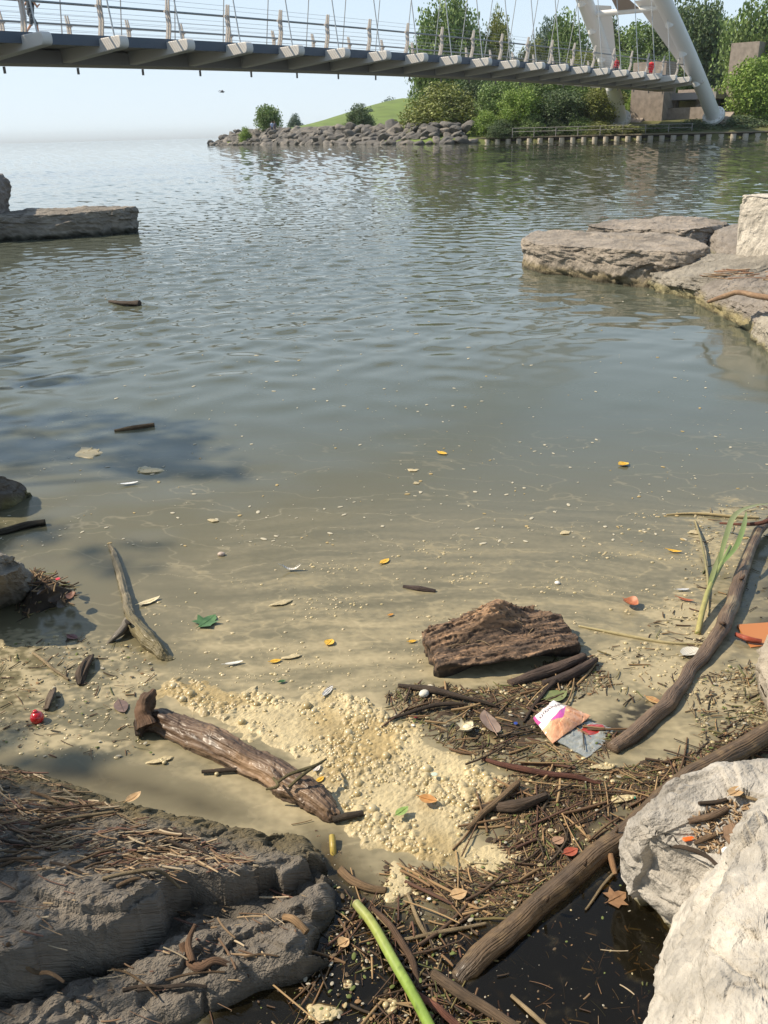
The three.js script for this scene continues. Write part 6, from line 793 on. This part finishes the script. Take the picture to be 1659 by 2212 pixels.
{ // small plastic scraps
  const scrap = (label, px, py, s, c, h = 0.006) => { const p = P(px, py, h), g = loft([[0, 1, 2, 3, 4, 5].map((i) => V(Math.cos(i) * 0.01, 0.05, Math.sin(i) * 0.01)), [0, 1, 2, 3, 4, 5].map((i) => V(Math.cos(i * 1.047) * (0.7 + 0.4 * n3(i, px, 1)), 0.1 * n3(i, py, 3), Math.sin(i * 1.047) * (0.6 + 0.4 * n3(i, py, 2)))), [0, 1, 2, 3, 4, 5].map((i) => V(Math.cos(i * 1.047) * 0.6, -0.12, Math.sin(i * 1.047) * 0.5))], { n: 24, m: 4 }); const o = obj('plastic_scrap', g, std({ color: new THREE.Color().setRGB(...c), roughness: 0.4 })); o.position.copy(p); const d = s / 1916 * camera.position.distanceTo(p); o.scale.set(d, d, d); o.rotation.y = rr(0, 3); tag(o, label, 'litter'); };
  scrap('small green plastic scrap beside the long pole at right', 1549, 1627, 7, [0.01, 0.3, 0.15], 0.02); scrap('bright red scrap in the litter at the right rim of the foam raft', 898, 1548, 7, [0.5, 0.03, 0.05]); scrap('white scrap under the red scrap in the litter', 892, 1566, 6, [0.75, 0.73, 0.68]); scrap('blue scrap in the litter left of the packet', 1114, 1562, 7, [0.03, 0.06, 0.3]); scrap('pale mint scrap in the lower foam raft', 938, 1672, 10, [0.5, 0.58, 0.48], 0.018); scrap('tiny teal scrap in the brown litter under the packet', 1370, 1722, 5, [0.01, 0.25, 0.16]); scrap('tiny white cap in the dark water below the litter', 1363 * 0.68, 1941, 6, [0.8, 0.79, 0.75]); scrap('red plastic scrap in the wet litter beside the wedge rock', 125, 1250, 8, [0.6, 0.04, 0.06], 0.08); scrap('pinkish plaster scrap in brown litter beside the long pole', 1463, 1722, 10, [0.5, 0.28, 0.22], 0.012);
}
// ------------------------------------------------------------ reed litter
function unitStick(v) { const pos = [], idx = [], bx = [0, 0.05, 0.02, -0.03][v], n = 4; for (let i = 0; i <= n; i++) { const t = i / n - 0.5, b = bx * (1 - 4 * t * t), r = v === 3 ? 1 : 1 - 0.5 * Math.max(0, t); for (let j = 0; j < 5; j++) { const a = j * 1.2566; pos.push(Math.cos(a) * r, Math.sin(a) * r, 0, t, b); } } const p2 = []; for (let i = 0; i < pos.length; i += 5) p2.push(pos[i], pos[i + 1], pos[i + 3], pos[i + 4]); return p2; }
function litter(name, label, cat, spots, { len, rad, ang, lift = 0.002, stack = 0.008, cols, flat = 0.12 }, parent) {   // one merged mesh of bent straws
  const pos = [], idx = [], col = [], shapes = [0, 1, 2, 3].map(unitStick);
  for (const [x, z, y0] of spots) {
    const L = lerp(len[0], len[1], rnd() ** 2.2), r = lerp(rad[0], rad[1], rnd() ** 1.8), a = ang(x, z), sh = shapes[Math.floor(rnd() * 4)], o = pos.length / 3, e = rr(-flat, flat), c0 = cols[Math.floor(rnd() * cols.length)], k = rr(0.65, 1.3), dx = Math.cos(a), dz = Math.sin(a), y = y0 + lift + stack * rnd();
    for (let i = 0; i < sh.length; i += 4) { const u = sh[i] * r, w = sh[i + 1] * r, t = sh[i + 2] * L, b = sh[i + 3] * L; pos.push(x + dx * t - dz * (u + b), y + w + t * e, z + dz * t + dx * (u + b)); const f = k * (1 + 0.25 * n3(t * 90, o, 1)); col.push(c0[0] * f, c0[1] * f, c0[2] * f); }
    for (let i = 0; i < 4; i++) for (let j = 0; j < 5; j++) { const p = o + i * 5 + j, q = o + i * 5 + (j + 1) % 5; idx.push(p, q, p + 5, q, q + 5, p + 5); } idx.push(o, o + 2, o + 1, o, o + 3, o + 2, o, o + 4, o + 3, o + 20, o + 21, o + 22, o + 20, o + 22, o + 23, o + 20, o + 23, o + 24);
  }
  return tag(obj(name, geom(pos, idx, col), M.plain, parent), label, cat, null, 'stuff');
}
const straw = [[0.34, 0.25, 0.15], [0.28, 0.19, 0.11], [0.2, 0.125, 0.075], [0.13, 0.08, 0.05], [0.42, 0.34, 0.23], [0.16, 0.085, 0.06]], dark = [[0.13, 0.075, 0.04], [0.2, 0.12, 0.06], [0.07, 0.042, 0.025], [0.1, 0.05, 0.032], [0.28, 0.18, 0.09], [0.05, 0.035, 0.022], [0.16, 0.13, 0.05], [0.24, 0.17, 0.09], [0.1, 0.11, 0.035], [0.04, 0.03, 0.02], [0.06, 0.04, 0.025]];
{
  const zone = PP([[-80, 1650, 0.05], [60, 1640, 0.05], [200, 1690, 0.06], [330, 1760, 0.08], [450, 1800, 0.08], [560, 1850, 0.08], [420, 1880, 0.11], [300, 1900, 0.12], [150, 1900, 0.12], [-80, 1880, 0.12]]), z2 = PP([[-80, 1850, 0.1], [560, 1830, 0.09], [680, 1900, 0.08], [620, 2030, 0.08], [300, 2190, 0.09], [-80, 2230, 0.09]]);
  const on = (q, n, t) => scatter(q, n, t).map(([x, z]) => [x, z, rockH(x, z)]).filter((e) => e[2] > 0.004);
  const flow = (x, z) => 0.35 + 0.9 * n3(x * 2, 4, z * 2) + rr(-0.6, 0.6);
  litter('reed_litter', 'dense mat of broken reed bits and twigs on top of the layered rock', 'reed litter', [...on(zone, 900, (x, z) => rnd() < 0.35 + 1.3 * fbm(x * 5, 3, z * 7, 3)), ...on(z2, 150)], { len: [0.006, 0.075], rad: [0.0006, 0.0024], ang: flow, cols: straw, stack: 0.007 });
  for (let i = 0; i < 42; i++) { const q = i < 32 ? zone : z2, [x, z] = scatter(q, 1, (a, b) => rockH(a, b) > 0.01)[0]; const a = flow(x, z), L = rr(0.03, 0.09), e = [-1, -0.3, 0.4, 1].map((t) => { const X = x + Math.cos(a) * L * t * 0.7, Zz = z + Math.sin(a) * L * t * 0.7 + 0.1 * L * t * t; return V(X, 0, Zz); }); const y = Math.max(...e.map((p) => rockH(p.x, p.z))); e.forEach((p) => (p.y = lerp(y, rockH(p.x, p.z), 0.5) + 0.004)); const r = rr(0.0018, 0.0042), c = [pl, br, br, dk][Math.floor(rnd() * 4)]; const o = wood('twig', 'loose reed twig lying on top of the layered rock in the left foreground', 'twig', e, [r, r, r * 0.7], { sides: 7, seg: 14 }, ...c); o.userData.group = 'loose twigs on the layered rock'; }
}
const flowW = (x, z) => -0.5 + 2.2 * n3(x * 4, 7, z * 4) + rr(-1.1, 1.1);
{
  const sw = (k, n, t) => scatter(REG[k], n, t).map(([x, z]) => [x, z, 0]);
  litter('reed_litter', 'brown floating mat of twigs and reed bits between the foam raft and the long pole', 'reed litter', [...sw('matLow', 9500, (x, z) => rnd() < 0.4 + 1.5 * fbm(x * 6, 2, z * 6, 3) && foamBase(x, z) < 0.001)], { len: [0.002, 0.05], rad: [0.0005, 0.002], ang: flowW, cols: dark, stack: 0.006, lift: -0.0035 });
  litter('reed_litter', 'dark floating litter between the driftwood stump and the printed packet', 'reed litter', sw('matUp', 3600, (x, z) => rnd() < 0.4 + 1.3 * fbm(x * 6, 8, z * 6, 3) && foamBase(x, z) < 0.002), { len: [0.003, 0.05], rad: [0.0005, 0.0021], ang: flowW, cols: dark, stack: 0.005, lift: -0.003 });
  { // soaked pulp that carries the litter
    const x0 = -0.15, x1 = 1.15, z0 = -2.25, z1 = -1.1, nx = 300, nz = 260, pos = [], idx = []; for (let j = 0; j <= nz; j++) for (let i = 0; i <= nx; i++) { const x = lerp(x0, x1, i / nx), z = lerp(z0, z1, j / nz), t = Math.max(reg('matLow', x, z), reg('matUp', x, z)) - 0.012 + 0.09 * fbm(x * 8, 6, z * 8, 4) + 0.05 * fbm(x * 30, 6, z * 30, 3); pos.push(x, clamp(t * 0.12, -0.012, 0.002) - 0.0025 + 0.006 * fbm(x * 45, 2, z * 45, 3), z); }
    for (let j = 0; j < nz; j++) for (let i = 0; i < nx; i++) { const a = j * (nx + 1) + i; if (Math.max(pos[a * 3 + 1], pos[(a + nx + 2) * 3 + 1]) < -0.009) continue; idx.push(a, a + nx + 1, a + 1, a + 1, a + nx + 1, a + nx + 2); }
    const g = skewUV(geom(pos, idx)); paint(g, (x, y, z) => { const k = 1 + 1.1 * fbm(x * 24, 3, z * 24, 4); return mix3([0.07 * k, 0.045 * k, 0.026 * k], [0.3, 0.24, 0.12], ss(0.12, 0.3, fbm(x * 18 + 5, 3, z * 18, 4)) * 0.8); }); tag(obj('soaked_pulp', g, M.stump), 'dark soaked plant pulp under the floating twigs between raft and long pole', 'plant litter', null, 'stuff');
    const bits = []; for (const k of ['channel', 'channel', 'matBot', 'matBot', 'matLow', 'matUp', 'scumR2', 'scumL']) for (const [x, z] of scatter(REG[k], 330)) { const r = (k === 'channel' ? 0.6 : 1) * (0.0008 + 0.0032 * rnd() ** 3); if (rockH(x, z) < 0) bits.push({ p: V(x, k === 'channel' ? 0.0006 : rr(0.001, 0.006), z), q: new THREE.Quaternion().setFromEuler(new THREE.Euler(rr(-0.3, 0.3), rr(0, 6), rr(-0.3, 0.3))), s: V(r * rr(1, 2), r * 0.35, r), c: [[0.4, 0.33, 0.18], [0.12, 0.15, 0.04], [0.25, 0.15, 0.07], [0.1, 0.07, 0.04], [0.36, 0.33, 0.26]][Math.floor(rnd() * 5)] }); }
    tag(instanced('plant_crumbs', domeS, M.stick, bits), 'tiny crumbs of leaf and bark floating on the dark water and litter', 'plant litter');
  }
  litter('reed_litter', 'thin scattered straws floating in the dark water at the bottom', 'reed litter', [...sw('channel', 520).map(([x, z]) => [x, z, rr(-0.012, 0.0)]), ...sw('channel', 500).map(([x, z]) => [x, z, rr(-0.12, -0.02)])].filter((e) => rockH(e[0], e[1]) < e[2]), { len: [0.003, 0.05], rad: [0.0005, 0.0018], ang: () => rr(0, 6.28), cols: [...straw, ...dark], stack: 0.002 });
  litter('reed_litter', 'sodden brown twigs and reed bits around the green stalk at the bottom', 'reed litter', sw('matBot', 2100, (x, z) => rnd() < 0.3 + 1.6 * fbm(x * 6, 12, z * 6, 3)).map(([x, z]) => [x, z, rr(-0.015, 0.002)]).filter((e) => rockH(e[0], e[1]) < e[2]), { len: [0.003, 0.075], rad: [0.0006, 0.0026], ang: () => rr(0, 6.28), cols: dark, stack: 0.004 });
  litter('reed_litter', 'longer dark twigs and reeds tangled through the brown litter beside the long pole', 'reed litter', [...sw('matLow', 120), ...sw('matUp', 60), ...sw('matBot', 34)].filter((e) => foamBase(e[0], e[1]) < 0.001 && rockH(e[0], e[1]) < 0), { len: [0.05, 0.17], rad: [0.0012, 0.0036], ang: flowW, cols: [...dark.slice(0, 6), [0.3, 0.2, 0.1]], stack: 0.008, lift: 0.002, flat: 0.06 });
  litter('reed_litter', 'sparse twigs caught in the scum along the bent branch on the right', 'reed litter', [...sw('scumR2', 320), ...sw('scumR', 130), ...sw('rightGap', 60), ...sw('scumEdge', 60)], { len: [0.005, 0.06], rad: [0.0006, 0.002], ang: flowW, cols: dark, stack: 0.003 });
  litter('reed_litter', 'scattered twigs in the patchy scum on the left', 'reed litter', [...sw('scumL', 150)], { len: [0.004, 0.05], rad: [0.0006, 0.0018], ang: flowW, cols: [...straw, ...dark], stack: 0.002 });
  // wet heap by the wedge rock
  const heap = PP([[60, 1235], [110, 1245], [150, 1262], [176, 1280], [160, 1305], [110, 1320], [70, 1330], [40, 1350], [30, 1300]]), hy = (x, z) => 0.055 * ss(0, 0.07, sdPoly(heap, x, z) + 0.02 * fbm(x * 20, 1, z * 20, 3)) + 0.012 * fbm(x * 30, 5, z * 30, 3);
  const pos = [], idx = [], n = 70, xa = -1.45, xb = -0.8, za = -2.85, zb = -2.2; for (let j = 0; j <= n; j++) for (let i = 0; i <= n; i++) { const x = lerp(xa, xb, i / n), z = lerp(za, zb, j / n); pos.push(x, hy(x, z) - 0.01, z); } for (let j = 0; j < n; j++) for (let i = 0; i < n; i++) { const a = j * (n + 1) + i; if (pos[a * 3 + 1] > -0.012) idx.push(a, a + n + 1, a + 1, a + 1, a + n + 1, a + n + 2); }
  const g = skewUV(geom(pos, idx)); paint(g, (x, y, z) => { const k = 1 + 0.9 * fbm(x * 20, y * 20, z * 20, 3); return [0.06 * k, 0.042 * k, 0.028 * k]; }); const h = tag(obj('litter_heap', g, M.stump), 'wet heap of dark leaves and twigs washed against the wedge rock', 'litter');
  litter('twig_bits', null, null, scatter(heap, 170).map(([x, z]) => [x, z, hy(x, z) - 0.008]), { len: [0.01, 0.07], rad: [0.001, 0.003], ang: () => rr(0, 6.28), cols: [...dark, ...straw.slice(0, 3)], stack: 0.012, flat: 0.5 }, h);
  for (const [x, y, c] of [[140, 1262, [0.1, 0.05, 0.03]], [118, 1290, [0.05, 0.035, 0.025]], [155, 1288, [0.13, 0.06, 0.035]], [95, 1280, [0.09, 0.06, 0.04]], [135, 1305, [0.04, 0.03, 0.02]]]) { const p = P(x, y, 0.05), l = obj('wet_leaf', leafGeo('round', 1.0, c, c.map((v) => v * 1.5)).scale(0.036, 0.042, 0.045), leafM, h); l.position.copy(p); l.rotation.set(rr(-0.7, 0.7), rr(0, 6), rr(-0.7, 0.7)); }
  litter('wood_litter', 'reddish driftwood litter strewn on the far rocks at the right edge', 'litter', scatter(PP([[1500, 612, 0.2], [1560, 592, 0.22], [1700, 588, 0.25], [1700, 612, 0.25], [1600, 612, 0.22], [1560, 622, 0.2]]), 60).map(([x, z]) => [x, z, 0.25]), { len: [0.02, 0.2], rad: [0.002, 0.006], ang: () => rr(-0.5, 0.7), cols: [[0.3, 0.17, 0.1], [0.22, 0.12, 0.07], [0.4, 0.27, 0.16]], stack: 0.012 });
}
wood('driftwood_branch', 'bare forked branch lying on the littered rock at the right edge', 'branch', [[1530, 652, 0.16], [1565, 640, 0.24], [1590, 632, 0.28], [1640, 640, 0.3], [1700, 650, 0.3]], [0.012, 0.018, 0.016, 0.018, 0.02], {}, [0.28, 0.17, 0.1], [0.38, 0.25, 0.15]);
// ------------------------------------------------------------ people and a gull
function person(label, pos, turn, J, skin, parts, hair) {
  const t = thing('person', label, 'person', pos); t.rotation.y = turn;
  const body = (bones, grow, col, name) => { const sd = (x, y, z) => { let d = 9; for (const [a, b, ra, rb] of bones) d = smin(d, sdCone(x, y, z, V(...J[a]), V(...J[b]), ra + grow, rb + grow), 0.03); return d; }; const ps = bones.flatMap(([a, b]) => [J[a], J[b]]), lo = [0, 1, 2].map((k) => Math.min(...ps.map((p) => p[k])) - 0.22), hi = [0, 1, 2].map((k) => Math.max(...ps.map((p) => p[k])) + 0.22); const g = nets(sd, lo, hi, 0.022); return obj(name, g, std({ color: new THREE.Color().setRGB(...col), roughness: 0.8 }), t); };
  const B = { torso: ['pelvis', 'chest', 0.13, 0.15], neck: ['chest', 'neck', 0.1, 0.05], head: ['neck', 'head', 0.055, 0.1], th: ['hipL', 'kneeL', 0.085, 0.055], th2: ['hipR', 'kneeR', 0.085, 0.055], sh: ['kneeL', 'footL', 0.055, 0.038], sh2: ['kneeR', 'footR', 0.055, 0.038], ft: ['footL', 'toeL', 0.04, 0.032], ft2: ['footR', 'toeR', 0.04, 0.032], ua: ['shL', 'elL', 0.05, 0.038], ua2: ['shR', 'elR', 0.05, 0.038], fa: ['elL', 'haL', 0.036, 0.026], fa2: ['elR', 'haR', 0.036, 0.026] };
  body(Object.values(B), 0, skin, 'body');
  for (const [name, keys, col, cut] of parts) body(keys.map((k) => { const b = [...B[k]]; return b; }), 0.018, col, name);
  const hd = V(...J.head), h = obj('hair', new THREE.SphereGeometry(0.115, 16, 10, 0, 6.283, 0, 1.7), std({ color: new THREE.Color().setRGB(...hair), roughness: 0.9 }), t); h.position.set(hd.x, hd.y + 0.015, hd.z - 0.015); h.rotation.x = -0.3;
  return t;
}
const stand = { pelvis: [0, 0.98, 0], chest: [0, 1.36, 0], neck: [0, 1.52, 0], head: [0, 1.66, 0.02], hipL: [0.09, 0.95, 0], kneeL: [0.1, 0.5, 0.03], footL: [0.1, 0.08, 0], toeL: [0.12, 0.04, 0.16], hipR: [-0.09, 0.95, 0], kneeR: [-0.1, 0.5, 0.03], footR: [-0.1, 0.08, 0], toeR: [-0.12, 0.04, 0.16], shL: [0.19, 1.42, 0], elL: [0.25, 1.13, -0.03], haL: [0.24, 0.86, 0.08], shR: [-0.19, 1.42, 0], elR: [-0.25, 1.13, -0.03], haR: [-0.24, 0.86, 0.08] };
const jog = { ...stand, pelvis: [0, 0.98, 0], chest: [0, 1.36, 0.07], neck: [0, 1.52, 0.1], head: [0, 1.66, 0.13], kneeL: [0.1, 0.56, 0.28], footL: [0.1, 0.12, 0.3], toeL: [0.11, 0.08, 0.46], kneeR: [-0.1, 0.52, -0.12], footR: [-0.1, 0.14, -0.46], toeR: [-0.1, 0.02, -0.38], shL: [0.19, 1.42, 0.07], elL: [0.25, 1.16, -0.16], haL: [0.2, 1.08, 0.1], shR: [-0.19, 1.42, 0.07], elR: [-0.25, 1.18, 0.2], haR: [-0.16, 1.3, 0.4] };
const bu = Math.atan2(BU.x, BU.z);
person('bare-limbed jogger in dark clothes passing behind the first rail post on the bridge', B(1.4, 3.0, 0.26), bu, jog, [0.5, 0.27, 0.17], [['shirt', ['torso'], [0.05, 0.06, 0.07]], ['shorts', ['th', 'th2'], [0.06, 0.07, 0.08]]], [0.03, 0.02, 0.015]);
person('person in a bright red top on the bridge, nearer the arch leg foot', B(71.5, 4.2, 0.26), bu + Math.PI, stand, [0.45, 0.26, 0.18], [['jacket', ['torso', 'ua', 'ua2', 'fa', 'fa2', 'th', 'th2'], [0.75, 0.02, 0.03]], ['trousers', ['sh', 'sh2'], [0.05, 0.05, 0.08]]], [0.02, 0.015, 0.01]);
person('person in a dark red top on the bridge beside the far arch leg', B(66.3, 5.6, 0.26), bu + Math.PI, stand, [0.45, 0.26, 0.18], [['jacket', ['torso', 'ua', 'ua2', 'fa', 'fa2'], [0.3, 0.02, 0.03]], ['trousers', ['th', 'th2', 'sh', 'sh2'], [0.04, 0.04, 0.05]]], [0.02, 0.015, 0.01]);
{ const at = (px, z) => { const p = Z(px, 280, z); return V(p.x, Math.max(bankH(p.x, -z), 1.6), -z); };
  person('person in a pale blue top under the small round tree on the breakwater', at(588, 152), 0.4, stand, [0.45, 0.28, 0.2], [['shirt', ['torso', 'ua', 'ua2'], [0.35, 0.42, 0.6]], ['trousers', ['th', 'th2', 'sh', 'sh2'], [0.08, 0.08, 0.1]]], [0.03, 0.02, 0.01]);
  person('person in dark clothes under the small round tree on the breakwater', at(594, 152.5), -0.4, stand, [0.45, 0.28, 0.2], [['shirt', ['torso', 'ua', 'ua2'], [0.09, 0.09, 0.12]], ['trousers', ['th', 'th2', 'sh', 'sh2'], [0.06, 0.06, 0.08]]], [0.02, 0.015, 0.01]); }
{ const p = Z(479, 199, 70), t = thing('gull', 'small dark gull flying under the bridge above the lake horizon', 'gull', p); const b = nets((x, y, z) => smin(sdCone(x, y, z, V(-0.16, 0, 0), V(0.1, 0.01, 0), 0.02, 0.055), sdCone(x, y, z, V(0.1, 0.01, 0), V(0.19, 0.03, 0), 0.045, 0.03), 0.03), [-0.25, -0.1, -0.1], [0.27, 0.12, 0.1], 0.012); obj('body', b, std({ color: new THREE.Color().setRGB(0.3, 0.3, 0.31), roughness: 0.8 }), t);
  for (const s of [-1, 1]) { const pos = [], idx = []; for (let i = 0; i <= 12; i++) { const k = i / 12, z = s * k * 0.45, y = 0.16 * Math.sin(k * 2.4) - 0.06 * k, c = 0.085 * (1 - k * 0.75); for (const [dx, dy] of [[c, 0], [0, 0.012 * (1 - k)], [-c, 0]]) pos.push(dx - 0.1 * k * k + 0.02, y + dy, z); } for (let i = 0; i < 12; i++) for (const q of [0, 1]) { const a = i * 3 + q; idx.push(a, a + 1, a + 3, a + 1, a + 4, a + 3); } obj('wing', geom(pos, idx), std({ color: new THREE.Color().setRGB(0.22, 0.22, 0.24), roughness: 0.8, side: THREE.DoubleSide }), t); } t.rotation.y = 0.5; }
renderer.render(scene, camera);
